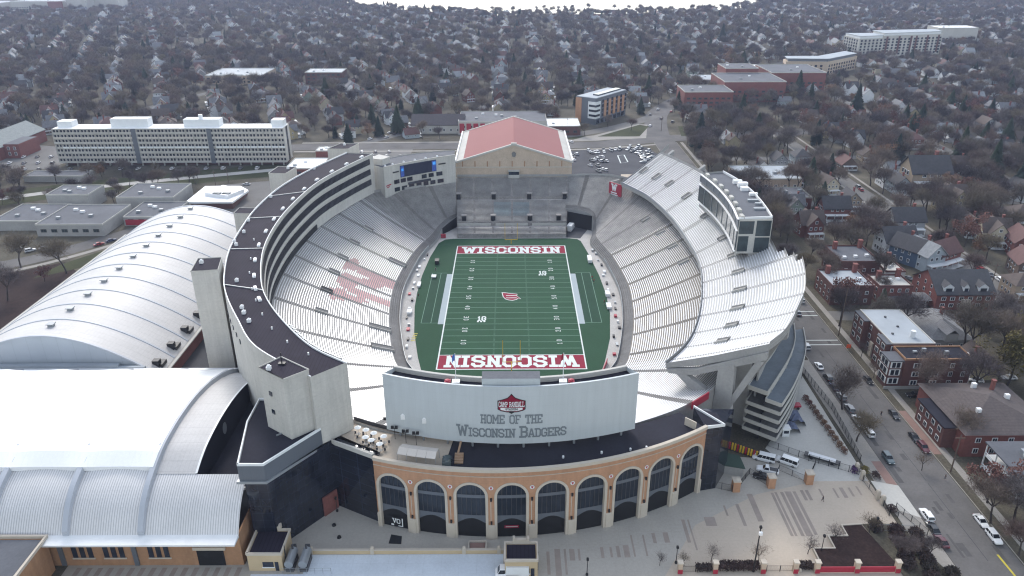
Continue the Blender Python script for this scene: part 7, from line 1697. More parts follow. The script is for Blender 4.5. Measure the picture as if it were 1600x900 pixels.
hedge(45.6, 55, -143, -141, 1.7, 'low dark brown hedge at the bottom edge of the plaza', 2600); hedge(41, 44.6, -143, -141.4, 1.3, 'short low dark hedge left of the brick pier at the bottom edge', 800, seed=5); hedge(63.5, 67, -142.6, -141, 1.5, 'short dark hedge behind the tall black lamp post', 700, seed=6)
x0, y0 = G(1320, 640); 
for k in range(11): f = k / 10; shrub('shrub', 89.6 + f * 1.2, -74 - f * 26, 1.1, 1.3, 1.6, None, 'rust_leaves', 260, 'dark red shrubs along the iron fence', 40 + k)
sh_items = [(o, 'dark red shrub along the iron fence', o.location[0], o.location[1]) for o in COL.objects if o.get('group') == 'dark red shrubs along the iron fence']
wordlabels(sh_items)
shrub('shrub', 93.0, -108.5, 1.3, 1.6, 1.7, 'yellow shrub at the plaza corner near the street', 'willow_leaves', 320, None, 71); shrub('shrub', 90.2, -108.4, 1.0, 1.2, 1.8, 'purple brown shrub at the plaza corner', 'purple', 320, None, 72); shrub('shrub', 95.0, -110.5, 1.2, 1.8, 1.4, 'brown shrub below the yellow one at the plaza corner', 'shrub_twigs', 320, None, 73)
shrub('tree_planter_shrub', 93.3, -123.2, 1.6, 1.6, 1.3, 'low brown shrub in the square tree planter', 'shrub_twigs', 320, None, 74)

bush = []
for k in range(15):
    x, y = 86.5 + (k * 3.7) % 8.2, -129.5 - (k * 1.35); shrub('brush_shrub', x + .3 * (k % 3) - (y + 129) * .12, y, 1.9, 1.9, 2.0, None, 'shrub_twigs', 420, 'twiggy shrubs in the bottom right bed', 90 + k, s=.7); o = COL.objects[-1]
wordlabels([(o, 'twiggy brown shrub', o.location[0], o.location[1]) for o in COL.objects if o.get('group') == 'twiggy shrubs in the bottom right bed'])
# ================================================================ PEOPLE
def make_person(coat, trousers, stride=.32, lean=0.0):
    """one skinned body in a walking pose, clothes and hair as shells of their own"""
    J = {'pelvis': (0, 0, .95), 'waist': (0, .01, 1.10), 'chest': (0, .02, 1.34), 'neck': (0, .02, 1.50), 'head': (0, .05, 1.60), 'crown': (0, .04, 1.74),
         'hipL': (-.09, 0, .92), 'kneeL': (-.10, .20, .52), 'ankL': (-.10, .16 + stride * .5, .09), 'toeL': (-.10, .33 + stride * .5, .03),
         'hipR': (.09, 0, .92), 'kneeR': (.10, .03, .50), 'ankR': (.10, -stride * .9, .14), 'toeR': (.10, -stride * .9 + .16, .03),
         'shL': (-.19, .01, 1.42), 'elL': (-.25, -.10, 1.15), 'haL': (-.23, -.02, .90), 'shR': (.19, .01, 1.42), 'elR': (.25, .06, 1.15), 'haR': (.22, .24, .98)}
    E_ = [('pelvis', 'waist'), ('waist', 'chest'), ('chest', 'neck'), ('neck', 'head'), ('head', 'crown'), ('pelvis', 'hipL'), ('hipL', 'kneeL'), ('kneeL', 'ankL'), ('ankL', 'toeL'), ('pelvis', 'hipR'), ('hipR', 'kneeR'), ('kneeR', 'ankR'), ('ankR', 'toeR'), ('chest', 'shL'), ('shL', 'elL'), ('elL', 'haL'), ('chest', 'shR'), ('shR', 'elR'), ('elR', 'haR')]
    RAD = {'pelvis': .15, 'waist': .135, 'chest': .165, 'neck': .06, 'head': .095, 'crown': .07, 'hipL': .10, 'hipR': .10, 'kneeL': .065, 'kneeR': .065, 'ankL': .042, 'ankR': .042, 'toeL': .04, 'toeR': .04, 'shL': .075, 'shR': .075, 'elL': .05, 'elR': .05, 'haL': .042, 'haR': .042}
    def skin(keys, grow, name, m, par, colour):
        ks = list(keys); me = bpy.data.meshes.new(name); me.from_pydata([J[k] for k in ks], [(ks.index(a), ks.index(c)) for a, c in E_ if a in ks and c in ks], [])
        o = bpy.data.objects.new(name, me); COL.objects.link(o); md = o.modifiers.new('skin', 'SKIN'); sub = o.modifiers.new('sub', 'SUBSURF'); sub.levels = 1; sub.render_levels = 1
        if not me.skin_vertices: me.attributes.new  # layer is made by the modifier
        if me.skin_vertices:
            for i, k in enumerate(ks): me.skin_vertices[0].data[i].radius = (RAD[k] * grow, RAD[k] * grow * (.72 if k in ('chest', 'waist', 'pelvis') else 1)); me.skin_vertices[0].data[i].use_root = (i == 0)
        dg = bpy.context.evaluated_depsgraph_get(); ev = o.evaluated_get(dg); nm = bpy.data.meshes.new_from_object(ev); o.modifiers.clear(); o.data = nm
        nm.materials.clear(); nm.materials.append(MATS[m]); nm.polygons.foreach_set('use_smooth', [True] * len(nm.polygons)); o.parent = par; o.color = (*colour, 1); return o
    t = thing('person', None, 'person')
    body = skin(list(J), 1.0, 'body', 'skin', t, (1, 1, 1))
    skin(['chest', 'waist', 'pelvis', 'neck', 'shL', 'elL', 'shR', 'elR'], 1.14, 'jacket', 'cloth', t, coat)
    skin(['pelvis', 'hipL', 'kneeL', 'ankL', 'hipR', 'kneeR', 'ankR'], 1.12, 'trousers', 'cloth', t, trousers)
    b = MB(); b.dome((0, .03, 1.66), .105, .115, .14, 10, 4); b.build('hair', 'hair', t)
    return t
try:
    pr = make_person((.02, .02, .025), (.03, .035, .05))
    PPL = [(G(1285, 784), .4, 'person in dark clothes walking alone across the plaza paving', None, None), (G(1376, 650), 2.8, 'person in black on the street beside the driving black car', None, None), (G(1476, 750), 1.2, 'person in dark clothes standing at the kerb near the utility pole', None, None), (G(925, 437), .3, 'person in red on the right sideline, upper of two', (.35, .02, .03), None), (G(928, 442), 2.0, 'person in red on the right sideline, lower of two', (.35, .02, .03), None), (G(654, 465), 1.0, 'person in maroon at the left edge of the turf', (.14, .015, .03), None), (G(681, 424), 2.4, 'person in dark clothes at the far left edge of the turf', None, None), (G(944, 475), 2.0, 'person in maroon at the right edge of the turf', (.14, .015, .03), None)]
    for i, (p, rz, lb, c, c2) in enumerate(PPL):
        if i == 0: o = pr; o.location = (*p, .04); o.rotation_euler = (0, 0, rz); KIDS[o.name] = list(o.children)
        else: o = copy_tree(pr, (*p, .12), rz)
        tag(o, lb, 'person')
        if c: recolour(o, {'jacket': c, 'trousers': (.03, .03, .035)})
except Exception as ex:
    print('person failed', ex)
# things along the sidelines
for px, py, w, d, h, m_, lb in [(705, 383, 2, 1.4, 1.6, 'black_metal', 'black equipment trunk at the far left corner of the turf') if False else (683, 412, 1.6, 3.0, 1.8, 'black_metal', 'black equipment cart on the left sideline turf'), (678, 434, 1.8, 2.2, .9, 'white_paint', 'white bench stack on the left sideline turf'), (921, 408, 1.6, 6, 1.6, 'white_paint', 'long white bench shelter on the right sideline'), (949, 462, 1.6, 3.4, 1.4, 'white_paint', 'white table group on the right gravel apron'), (951, 481, 1.6, 4, 1.2, 'white_paint', 'white trunks beside the right field wall'), (640, 490, 1.6, 3, 1.2, 'white_paint', 'white trunk beside the left field wall'), (655, 447, 1.2, 4, 1.0, 'white_paint', 'white benches beside the left gravel apron'), (693, 372, 2.2, 1.2, 1.8, 'red_paint', 'red cabinet at the far left corner of the field')]:
    x, y = G(px, py); t = thing('equipment_cart', lb, 'equipment', (x, y, .1)); b = MB(); b.box(x - w / 2, x + w / 2, y - d / 2, y + d / 2, .35, h); b.build('case', m_, t); b = MB(); b.box(x - w / 2 - .08, x + w / 2 + .08, y - d / 2 - .08, y + d / 2 + .08, h, h + .1); b.build('lid', m_, t)
    for sx in (-1, 1):
        for sy in (-1, 1): b = MB(); b.tube((x + sx * w * .4 - .06, y + sy * d * .4, .22), (x + sx * w * .4 + .06, y + sy * d * .4, .22), .13, n=8, caps=True); b.build('wheel', 'rubber', t)
b = MB(); b.wall([(28.8, -60.5), (31.8, -51)], .1, 1.7, .2); o = b.build('sideline_banner', 'red_paint'); tag(o, 'red banner along the near right corner of the field wall', 'banner')
b = MB(); b.wall([(45.5, -104.4), (51, -99.5)], 17.8, 20, .25, off=-1.2); o = b.build('rail_banner', 'red_paint'); tag(o, 'red banner hanging below the deck pier at the near right rim', 'banner')
# small cases and folded chairs on the gravel aprons round the turf
ap = []
ra = random.Random(21)
for side in (-1, 1):
    for k in range(17):
        y = -46 + k * 6 + ra.uniform(-2, 2); f = next((a, c) for a, c in zip(TURF[:-1], TURF[1:]) if min(a[1], c[1]) <= y <= max(a[1], c[1]) and (a[0] < 0) == (side < 0) and a[1] != c[1])
        xe = f[0][0] + (f[1][0] - f[0][0]) * (y - f[0][1]) / (f[1][1] - f[0][1]); x = xe + side * ra.uniform(1.2, 3.4); w, d, h = ra.uniform(.3, .55), ra.uniform(.35, 1.1), ra.uniform(.5, .9); c = ra.choice(('white_paint', 'black_metal', 'grey_metal', 'red_paint', 'grey_metal', 'black_metal', 'white_paint'))
        t = thing('equipment_case', None, 'equipment', (x, y, .06), 'equipment cases on the field apron'); b = MB(); b.box(x - w, x + w, y - d, y + d, .12, h); b.build('case', c, t); b = MB(); b.box(x - w - .04, x + w + .04, y - d - .04, y + d + .04, h, h + .07); b.build('lid', c, t)
        ap.append((t, {'white_paint': 'white', 'black_metal': 'black', 'red_paint': 'red', 'grey_metal': 'grey'}[c] + ' case on the ' + ('left' if side < 0 else 'right') + ' apron', x, y))
wordlabels(ap)
# ================================================================ TREES
def bare_tree(seed, H, twn, tw, tl, combine=False):
    """tapered trunk and limbs, then fine twigs through the crown's volume"""
    r = random.Random(seed); tr = MB(); cr = MB(); tips = []
    def grow(p, d, L, rad, lv):
        segs = 3 if lv < 2 else 2
        q = p
        for s in range(segs):
            d = (d + Vector((r.gauss(0, .10), r.gauss(0, .10), r.gauss(.03, .05)))).normalized(); e = q + d * L / segs
            (tr if lv < 2 else cr).tube(q, e, rad * (1 - .30 * s / segs), rad * (1 - .30 * (s + 1) / segs), 5 if lv < 2 else 3, 0)
            if lv >= 2: tips.append((e, d))
            q = e
        if lv < 3:
            for k in range([4, 4, 3][lv] if lv else r.choice((4, 5))):
                a = 2 * pi * (k + r.random() * .7) / 4; sp = r.uniform(.4, .9) if lv else r.uniform(.35, .75)
                o = d.orthogonal().normalized(); o2 = d.cross(o); nd = (d * cos(sp) + (o * cos(a) + o2 * sin(a)) * sin(sp)); nd.z += .10; grow(q - d * L * r.uniform(0, .35) * (lv > 0), nd.normalized(), L * r.uniform(.58, .80), rad * .56, lv + 1)
    grow(Vector((0, 0, -.2)), Vector((r.gauss(0, .04), r.gauss(0, .04), 1)).normalized(), H * .33, H * .019, 0)
    m2 = 0 if not combine else 1
    for k in range(twn):
        p, d = tips[r.randrange(len(tips))]
        p = p - d * r.random() * 1.2 + Vector((r.gauss(0, .8), r.gauss(0, .8), r.gauss(0, .6)))
        e = (d + Vector((r.gauss(0, .6), r.gauss(0, .6), r.gauss(.15, .5)))).normalized(); L = tl * r.uniform(.6, 1.4); w = e.cross(Vector((r.gauss(0, 1), r.gauss(0, 1), r.gauss(0, 1)))).normalized() * tw * r.uniform(.6, 1.3)
        cr.face([p - w, p + w, p + e * L], m2)
    return tr, cr
def conifer(seed, H, n):
    r = random.Random(seed); tr = MB(); cr = MB(); tr.tube((0, 0, -.2), (0, 0, H * .95), H * .018, .04, 6)
    for k in range(n):
        f = r.random() ** .8; z = H * (.10 + .90 * f); rad = H * .27 * (1 - f) ** .75 * (r.uniform(.45, 1.1) + .15 * sin(7 * f + seed)) + .2; a = r.uniform(0, 2 * pi)
        p = Vector((cos(a) * rad * .25, sin(a) * rad * .25, z + .3)); q = Vector((cos(a) * rad, sin(a) * rad, z - rad * .35)); s = Vector((-sin(a), cos(a), 0)) * (.25 + rad * .28)
        cr.face([p, q - s * .6, q + (q - p) * .2, q + s * .6]); m_ = (p + q) / 2; cr.face([m_ - s * .7, m_ + s * .7 + Vector((0, 0, -.3)), m_ + (q - p) * .5 + Vector((0, 0, -.5))])
    return tr, cr
def leafy(seed, H, n, droop=0.0, s0=.55):
    r = random.Random(seed); tr, cr = bare_tree(seed, H, 200, .05, 1.0)
    cl = [(Vector((r.gauss(0, H * .17), r.gauss(0, H * .17), H * r.uniform(.45, .92))), H * r.uniform(.09, .17)) for _ in range(22)]
    for k in range(n):
        c, rr = cl[r.randrange(len(cl))]; d = Vector((r.gauss(0, 1), r.gauss(0, 1), r.gauss(0, 1))).normalized(); p = c + d * rr * r.random() ** .4
        if droop: p.z -= droop * r.random() * H * .35
        e = Vector((r.gauss(0, 1), r.gauss(0, 1), r.gauss(0, 1) - droop * 3)).normalized(); w = e.orthogonal().normalized() * s0 * .45
        cr.face([p - w, p + e * s0 * .5, p + w, p - e * s0 * (.5 + droop)])
    return tr, cr
def proto(name, mbs, mats, cat):
    t = thing(name, None, cat); mbs[0].build('trunk', mats[0], t); mbs[1].build('crown', mats[1], t); KIDS[t.name] = list(t.children); KIDS[t.children[0].name] = []; KIDS[t.children[1].name] = []
    return t
PT = {'bare': [proto('bare_tree', bare_tree(100 + i, 15.5 + 1.2 * (i % 3), 3000, .042, 1.7), ('bark', 'twigs'), 'tree') for i in range(5)],
      'far': [proto('bare_tree', bare_tree(200 + i, 14.5 + (i % 3), 1700, .055, 2.2), ('bark', 'twigs'), 'tree') for i in range(4)],
      'small': [proto('young_tree', bare_tree(300 + i, 7.5, 500, .03, .9), ('bark', 'twigs'), 'tree') for i in range(2)],
      'conifer': [proto('evergreen_tree', conifer(400 + i, 15 + 2 * i, 900), ('bark', 'needles'), 'tree') for i in range(3)],
      'rust': [proto('autumn_tree', leafy(500 + i, 13, 1500), ('bark', 'rust_leaves'), 'tree') for i in range(2)],
      'willow': [proto('willow_tree', leafy(600, 17, 3200, .5, .6), ('bark', 'willow_leaves'), 'tree')]}
USED = set(); TREES = []
GRP = {'bare': 'bare leafless trees', 'far': 'bare leafless trees', 'small': 'young bare trees on the plaza', 'conifer': 'dark evergreen trees', 'rust': 'autumn trees with reddish brown leaves', 'willow': None}
def tree(kind, x, y, s=1.0, label=None, k=None, z=0):
    P = PT[kind]; k = random.randrange(len(P)) if k is None else k; p = P[k]
    if (kind, k) not in USED: USED.add((kind, k)); o = p; o.location = (x, y, z); o.rotation_euler = (0, 0, random.uniform(0, 6.3)); o.scale = (s,) * 3
    else: o = copy_tree(p, (x, y, z), random.uniform(0, 6.3), scale=(s, s, s * random.uniform(.92, 1.1)))
    if GRP[kind]: o['group'] = GRP[kind]
    o['category'] = 'tree'
    if label: o['label'] = label
    else: TREES.append((o, {'bare': ('tall ' if s > 1.05 else 'small ' if s < .85 else '') + 'bare tree', 'far': ('tall ' if s > 1.1 else 'small ' if s < .85 else '') + 'bare tree', 'small': 'young bare tree', 'conifer': ('tall ' if s > 1.05 else '') + 'dark evergreen', 'rust': 'rusty brown autumn tree', 'willow': 'yellow willow'}[kind], x, y))
    return o
# ================================================================ HOUSES
def make_house(kind):
    """one wooden house standing at the origin, front to -y"""
    t = thing('house', None, 'house'); w, d, h = {'gable': (8, 11, 6.0), 'cross': (10, 11, 6.2), 'hip': (10, 10, 6.0), 'side': (11, 8, 5.6), 'bungalow': (9, 12, 3.6), 'cottage': (8, 9, 4.4)}[kind]
    x0, x1, y0, y1 = -w / 2, w / 2, -d / 2, d / 2; b = MB()
    if kind in ('gable', 'bungalow', 'cottage'): rise = w * .46; gable_walls(b, x0, x1, y0, y1, h, rise); b.build('wall', 'siding', t); r = gable_roof(t, x0, x1, y0, y1, h, rise, 'shingle')
    elif kind == 'side': rise = d * .48; gable_walls(b, x0, x1, y0, y1, h, rise, 'x'); b.build('wall', 'siding', t); r = gable_roof(t, x0, x1, y0, y1, h, rise, 'shingle', 'x')
    elif kind == 'hip': rise = 3.6; b.box(x0, x1, y0, y1, 0, h); b.build('wall', 'siding', t); r = hip_roof(t, x0, x1, y0, y1, h + .01, rise, 'shingle')
    else:
        rise = 4.4; gable_walls(b, x0, x1, y0 + 2, y1 - 1, h, rise, 'x'); gable_walls(b, -3.4, 3.4, y0 - .4, y1, h + .02, 3.7); b.build('wall', 'siding', t)
        r = gable_roof(t, x0, x1, y0 + 2, y1 - 1, h, rise, 'shingle', 'x'); gable_roof(t, -3.4, 3.4, y0 - .4, y1, h + .02, 3.7, 'shingle', 'y', .5, name='cross_roof')
    chimney(r, x1 * .5, d * .12, h, h + rise + 1.0, .8)
    zs = (1.2, 4.0) if h > 5 else (1.2,)
    yf = y0 - (.4 if kind == 'cross' else 0)
    win_rows(t, '-y', -3.2, 3.2, 3 if h > 5 else 2, yf, zs[-1:], 1.1, 1.4); win_rows(t, '-x', y0 + 2.2, y1 - 1.2, 3, x0, zs, 1.0, 1.4); win_rows(t, '+x', y0 + 2.2, y1 - 1.2, 3, x1, zs[-1:], 1.0, 1.4)
    if kind in ('gable', 'cross'): win(t, -.6, .6, yf, 0, h + .5, h + 1.9, '-y')
    b = MB(); pw = w * .9 if kind != 'cross' else 6.6; b.box(-pw / 2, pw / 2, yf - 2.2, yf - .02, .3, .6); b.box(-pw / 2, pw / 2, yf - 2.3, yf - .02, 2.7, 3.0)
    for k in range(4): x = -pw / 2 + .15 + (pw - .3) * k / 3; b.box(x - .1, x + .1, yf - 2.15, yf - 1.95, .6, 2.7)
    b.build('porch', 'white_paint', t); b = MB(); b.box(-.5, .5, yf - .1, yf - .02, .6, 2.6); b.build('door', 'brick_brown', t)
    for c in t.children: KIDS[c.name] = list(c.children)
    KIDS[t.name] = list(t.children)
    for c in t.children_recursive: KIDS.setdefault(c.name, list(c.children))
    return t
HK = {k: make_house(k) for k in ('gable', 'cross', 'hip', 'side', 'bungalow', 'cottage')}
WALLC = {'white': (.72, .73, .74), 'cream': (.52, .46, .34), 'grey': (.30, .31, .32), 'pale blue': (.36, .41, .44), 'yellow': (.40, .34, .21), 'brick red': (.17, .06, .05), 'blue': (.07, .11, .17), 'tan': (.36, .28, .20), 'sage green': (.24, .29, .24), 'brown': (.12, .085, .065)}
ROOFC = {'dark': (.055, .053, .058), 'grey': (.15, .15, .16), 'brown': (.09, .068, .06), 'reddish': (.12, .06, .055), 'pale grey': (.24, .25, .26)}
HU = set(); HOUSES = []
def house(kind, x, y, rz, wc, rc, label=None, s=1.0):
    if kind not in HU: HU.add(kind); o = HK[kind]; o.location = (x, y, 0); o.rotation_euler = (0, 0, rz); o.scale = (s,) * 3
    else: o = copy_tree(HK[kind], (x, y, 0), rz, scale=(s,) * 3)
    o['category'] = 'house'; o['group'] = 'wooden houses of the neighbourhood'; recolour(o, {'wall': WALLC[wc], 'roof': ROOFC[rc], 'cross_roof': ROOFC[rc]})
    if label: o['label'] = label
    else: HOUSES.append((o, f'{wc} house with {rc} roof', x, y))
    BLK.append((x - 8 * s, x + 8 * s, y - 19, y + 7 * s)); return o
for px, py, k, rz, wc, rc, s in [(1262, 366, 'cross', .1, 'brick red', 'brown', 1.1), (1300, 340, 'side', .0, 'brick red', 'dark', 1.2), (1440, 292, 'side', .0, 'tan', 'dark', 1.9), (1388, 290, 'hip', .0, 'white', 'grey', 1.1), (1402, 300, 'gable', .0, 'pale blue', 'dark', 1.0), (1482, 328, 'cross', .1, 'yellow', 'brown', 1.25), (1548, 380, 'cross', -.2, 'cream', 'brown', 1.15), (1562, 250, 'cross', .2, 'white', 'dark', 1.2), (1410, 362, 'side', 0, 'grey', 'dark', 1.3), (1395, 394, 'side', .1, 'white', 'dark', 1.3), (1418, 408, 'gable', .6, 'blue', 'dark', 1.2), (1440, 415, 'gable', .3, 'pale blue', 'pale grey', 1.2), (1466, 412, 'side', .5, 'brick red', 'reddish', 1.2), (1250, 258, 'hip', 0, 'pale blue', 'dark', 1.1), (1215, 262, 'gable', 0, 'grey', 'dark', 1.0), (1290, 300, 'gable', .2, 'cream', 'brown', 1.0), (1236, 335, 'cross', .0, 'sage green', 'grey', 1.0), (1325, 325, 'gable', .0, 'tan', 'dark', 1.0), (1510, 365, 'gable', -.1, 'brown', 'brown', 1.0), (1590, 395, 'gable', -.2, 'brick red', 'reddish', 1.2), (1590, 350, 'hip', 0, 'tan', 'brown', 1.1), (1590, 310, 'gable', .1, 'white', 'dark', 1.1), (1596, 428, 'gable', -.2, 'brown', 'reddish', 1.1), (1590, 460, 'hip', 0, 'tan', 'brown', 1.0), (1240, 288, 'gable', 0, 'brick red', 'reddish', .9), (1320, 262, 'bungalow', 0, 'brown', 'reddish', 1.0), (1352, 250, 'cottage', 0, 'tan', 'brown', 1.0)]:
    x, y = G(px, py); house(k, x, y, rz, wc, rc, None, s)
def free(x, y, m=2):
    return not any(a - m < x < c + m and d - m < y < e + m for a, c, d, e in BLK)
for st in ((107, 9.5), (196, 8)): BLK.append((st[0] - st[1], st[0] + st[1], -230, 330))
BLK += [(140, 275, 335, 362), (200, 275, 390, 412), (270, 380, 505, 535), (400, 560, 630, 668), (-300, -240, 470, 492), (-203, -163, 475, 490), (115, 420, -22, -13), (115, 420, 112, 120), (115, 460, 204, 216), (286, 294, -100, 420), (-60, 110, 215, 262), (-145, -60, 232, 248), (100, 130, 262, 345)]
DIAG = [smooth_line([(104, 256), (111, 310), (124, 360), (160, 424), (230, 520), (330, 640)], 6), smooth_line([(-106, 246), (-75, 287), (-54, 319), (-20, 380)], 6), smooth_line([(-330, 330), (-298, 400), (-262, 500), (-200, 640)], 6), smooth_line([(-345, 98), (-280, 129), (-253, 143), (-210, 161), (-152, 182), (-100, 200)], 4), smooth_line([(-270, 0), (-240, 22), (-210, 43), (-188, 70), (-168, 98), (-150, 120), (-120, 150), (-95, 236)], 4), smooth_line([(16, 258), (60, 283), (92, 310), (116, 340)], 4), smooth_line([(-470, 215), (-145, 240)], 20), smooth_line([(112, 262), (230, 285), (420, 320)], 10), [G(*q) for q in [(770, 95), (768, 80), (769, 65), (770, 52)]]]
def near_road(x, y, m): return any((p[0] - x) ** 2 + (p[1] - y) ** 2 < m * m for L in DIAG for p in L)
def wet(x, y): return inpoly((x, y), lk + [(1500, 4900), (-1500, 4900), (-420, 1700)])
def vis(x, y, z=6, mg=25): p = PX(x, y, z); return -mg < p[0] < 1600 + mg and -mg < p[1] < 900 + mg
def hidden(x, y):                                          # behind the stadium's tall parts or under them
    p = PX(x, y, 5); return False
rs = random.Random(11); cand = []
for zone in range(2):
    for col in range(-22, 26):
        for row in range(-14, 105):
            if zone == 0: x, y = 150 + col * 40 + rs.uniform(-4, 4), 20 + row * 15.5 + rs.uniform(-3, 3); ok = x > 122 or (y > 330 and x > -30)
            else:
                u, v = col * 40 + rs.uniform(-4, 4), row * 15.5 + rs.uniform(-3, 3); x, y = -300 + u * cos(.42) - v * sin(.42) + 200, 240 + u * sin(.42) + v * cos(.42); ok = x <= -30 and y > 235
            if not ok or y > 1420 or wet(x, y) or not vis(x, y) or near_road(x, y, 14) or not free(x, y, 5): continue
            if rs.random() < .10 + (.12 if y > 800 else 0): continue
            cand.append((camdist(x, y), x, y, (0 if (col % 2) else pi) + (.42 if zone else 0) + rs.choice((0, 0, pi / 2))))
cand.sort()
WL = ['white', 'white', 'white', 'white', 'cream', 'grey', 'grey', 'pale blue', 'white', 'yellow', 'brick red', 'tan', 'sage green', 'brown', 'pale blue', 'white', 'grey', 'brown', 'tan', 'grey', 'brick red']
RL = ['dark', 'dark', 'grey', 'grey', 'brown', 'brown', 'reddish', 'pale grey']
NH = 300 - len(HOUSES)
for _, x, y, rz in cand[:NH]:
    house(rs.choice(('gable', 'gable', 'cross', 'hip', 'side', 'bungalow', 'cottage')), x, y, rz, rs.choice(WL), rs.choice(RL), None, rs.uniform(.85, 1.15))
far_h = cand[NH:NH + 2600]
mats_ = []
for n_, c in list(WALLC.items())[:7]: mat('far wall ' + n_, c, .8, var=.1); mats_.append('far wall ' + n_)
for n_, c in list(ROOFC.items()): mat('far roof ' + n_, c, .85, var=.15); mats_.append('far roof ' + n_)
b = MB()
for _, x, y, rz in far_h:
    w, d, h = rs.uniform(3.5, 5), rs.uniform(4.5, 6), rs.uniform(4.5, 6.2); c_, s_ = cos(rz), sin(rz); wi = rs.choice((0, 0, 0, 0, 0, 1, 2, 3, 2)); ri = 7 + rs.choice((0, 0, 1, 1, 2, 3, 4)); rise = w * .9
    T = lambda u, v, z: (x + u * c_ - v * s_, y + u * s_ + v * c_, z)
    P_ = [(-w, -d), (w, -d), (w, d), (-w, d)]
    for i in range(4): a, e = P_[i], P_[(i + 1) % 4]; b.face([T(*a, 0), T(*e, 0), T(*e, h), T(*a, h)], wi)
    for v in (-d, d): b.face([T(-w, v, h), T(w, v, h), T(0, v, h + rise)], wi)
    for s in (-1, 1): b.face([T(s * (w + .5), -d - .5, h - .4), T(s * (w + .5), d + .5, h - .4), T(0, d + .5, h + rise + .1), T(0, -d - .5, h + rise + .1)], ri)
    for k in (-.5, .3):
        for v in (-d - .06,): b.face([T(k * w, v, h * .55), T(k * w + 1.1, v, h * .55), T(k * w + 1.1, v, h * .55 + 1.3), T(k * w, v, h * .55 + 1.3)], 12)
mats_.append('glass_dark')
if far_h: o = b.build('distant_houses', mats_); o['kind'] = 'stuff'
for _, x, y, rz in far_h: BLK.append((x - 5, x + 5, y - 11, y + 4))
wordlabels(HOUSES)

# ================================================================ WOODED NEIGHBOURHOOD
# --- near trees, each where the photograph shows its foot
for px, py, kind, s, lb in [(33, 418, 'bare', 1.25, 'tall bare tree at the left edge beside the barrel roof'), (104, 427, 'bare', 1.3, 'big bare tree in front of the grey office block'), (12, 470, 'bare', 1.1, 'bare tree at the left edge above the dark mulch bed'), (70, 440, 'rust', .55, 'low reddish bush tree beside the barrel roof edge'),
    (1316, 640, 'bare', 1.0, 'bare street tree over the left kerb beside the iron fence'), (1338, 690, 'bare', .8, 'smaller bare street tree farther down the left kerb'), (1345, 560, 'small', 1.0, 'thin young tree on the right pavement before the brick bay'), (1365, 590, 'small', .9, 'thin young tree at the right kerb by the black car'),
    (1548, 818, 'bare', 1.0, 'large leaning bare tree above the white cars at the bottom right'), (1592, 868, 'bare', .8, 'bare tree at the right edge in the bottom corner'), (1500, 700, 'bare', .95, 'bare tree in front of the brown hip roofed house'), (1440, 735, 'small', .9, 'thin tree near the maroon car'),
    (1572, 604, 'willow', 1.15, 'yellow green willow at the right edge'), (1600, 566, 'willow', 1.0, 'second yellow willow cut by the right edge'),
    (1467, 398, 'bare', 1.0, 'bare tree on the second street beside the dormered brick house'), (1455, 395, 'bare', .9, 'bare tree just left of another on the second street'), (1398, 345, 'bare', 1.05, 'bare tree in front of the pale blue porch house'), (1517, 440, 'bare', 1.0, 'bare tree right of the dormered brick house'), (1568, 500, 'rust', .8, 'dark red bare crowned tree behind the grey hip roofed house'), (1540, 520, 'rust', .7, 'purple brown tree above the yellow willow'),
    (1335, 445, 'rust', .65, 'reddish tree in front of the dark brick walk-up'), (1376, 465, 'bare', .7, 'brown tree beside the open carports'), (1290, 450, 'bare', .8, 'bare tree right beside the outer rim of the upper deck'), (1282, 430, 'bare', .85, 'dark bare tree above the street beside the upper deck rim'),
    (1262, 866, 'small', .75, 'young bare tree left of the plaza lamp by the stepped planter'), (1304, 850, 'small', .8, 'young bare tree right of the plaza lamp by the stepped planter'), (1358, 832, 'small', .85, 'young bare tree at the top of the stepped planter'), (1185, 878, 'small', .8, 'young bare tree next to the tall lamp post'), (1111, 878, 'small', .7, 'young bare tree behind the dark hedge on its right'), (1069, 884, 'small', .55, 'tiny bare tree behind the dark hedge in its middle'), (1031, 884, 'small', .5, 'tiny bare tree behind the dark hedge on its left'),
    (1420, 880, 'bare', .5, 'dark twiggy tree in the bottom right planting bed'), (1450, 870, 'bare', .45, 'low twiggy tree beside the maroon car kerb'), (1400, 870, 'bare', .42, 'low twiggy tree behind the crimson banner'),
    (950, 199, 'bare', .75, 'bare tree on the grass island by the colourful block'), (986, 204, 'bare', .7, 'bare tree on the triangular grass island at the crossing'), (914, 213, 'bare', .7, 'bare tree at the pavement right of the brick hall')]:
    x, y = G(px, py); tree(kind, x, y, s, lb); BLK.append((x - 5, x + 5, y - (14 if kind == 'willow' else 5), y + 5))

cell = {}
for a, c, d, e in BLK:
    for i in range(int(a // 40) - 1, int(c // 40) + 2):
        for j in range(int(d // 40) - 1, int(e // 40) + 2): cell.setdefault((i, j), []).append((a, c, d, e))
def free2(x, y, m): return not any(a - m < x < c + m and d - m < y < e + m for a, c, d, e in cell.get((int(x // 40), int(y // 40)), ()))
pts = []
rt_ = random.Random(5)
def scatter(n, xr, yr, cond):
    for _ in range(n):
        x, y = rt_.uniform(*xr), rt_.uniform(*yr)
        if cond(x, y) and vis(x, y, 6, 260) and free2(x, y, 0.5) and not near_road(x, y, 8 if y < 420 else 4) and not wet(x, y): pts.append((camdist(x, y), x, y))
for px, py in [(1092, 228), (1182, 218), (1128, 66), (1545, 292), (1592, 306), (1590, 262), (1413, 196), (1422, 214), (1482, 176), (755, 116), (1160, 110), (545, 226), (622, 208), (655, 192), (510, 156), (580, 146), (875, 34), (905, 146), (1500, 250), (1440, 150)]:
    x, y = G(px, py); tree('conifer', x, y, rt_.uniform(1.0, 1.35))
scatter(3600, (118, 420), (-150, 330), lambda x, y: True)
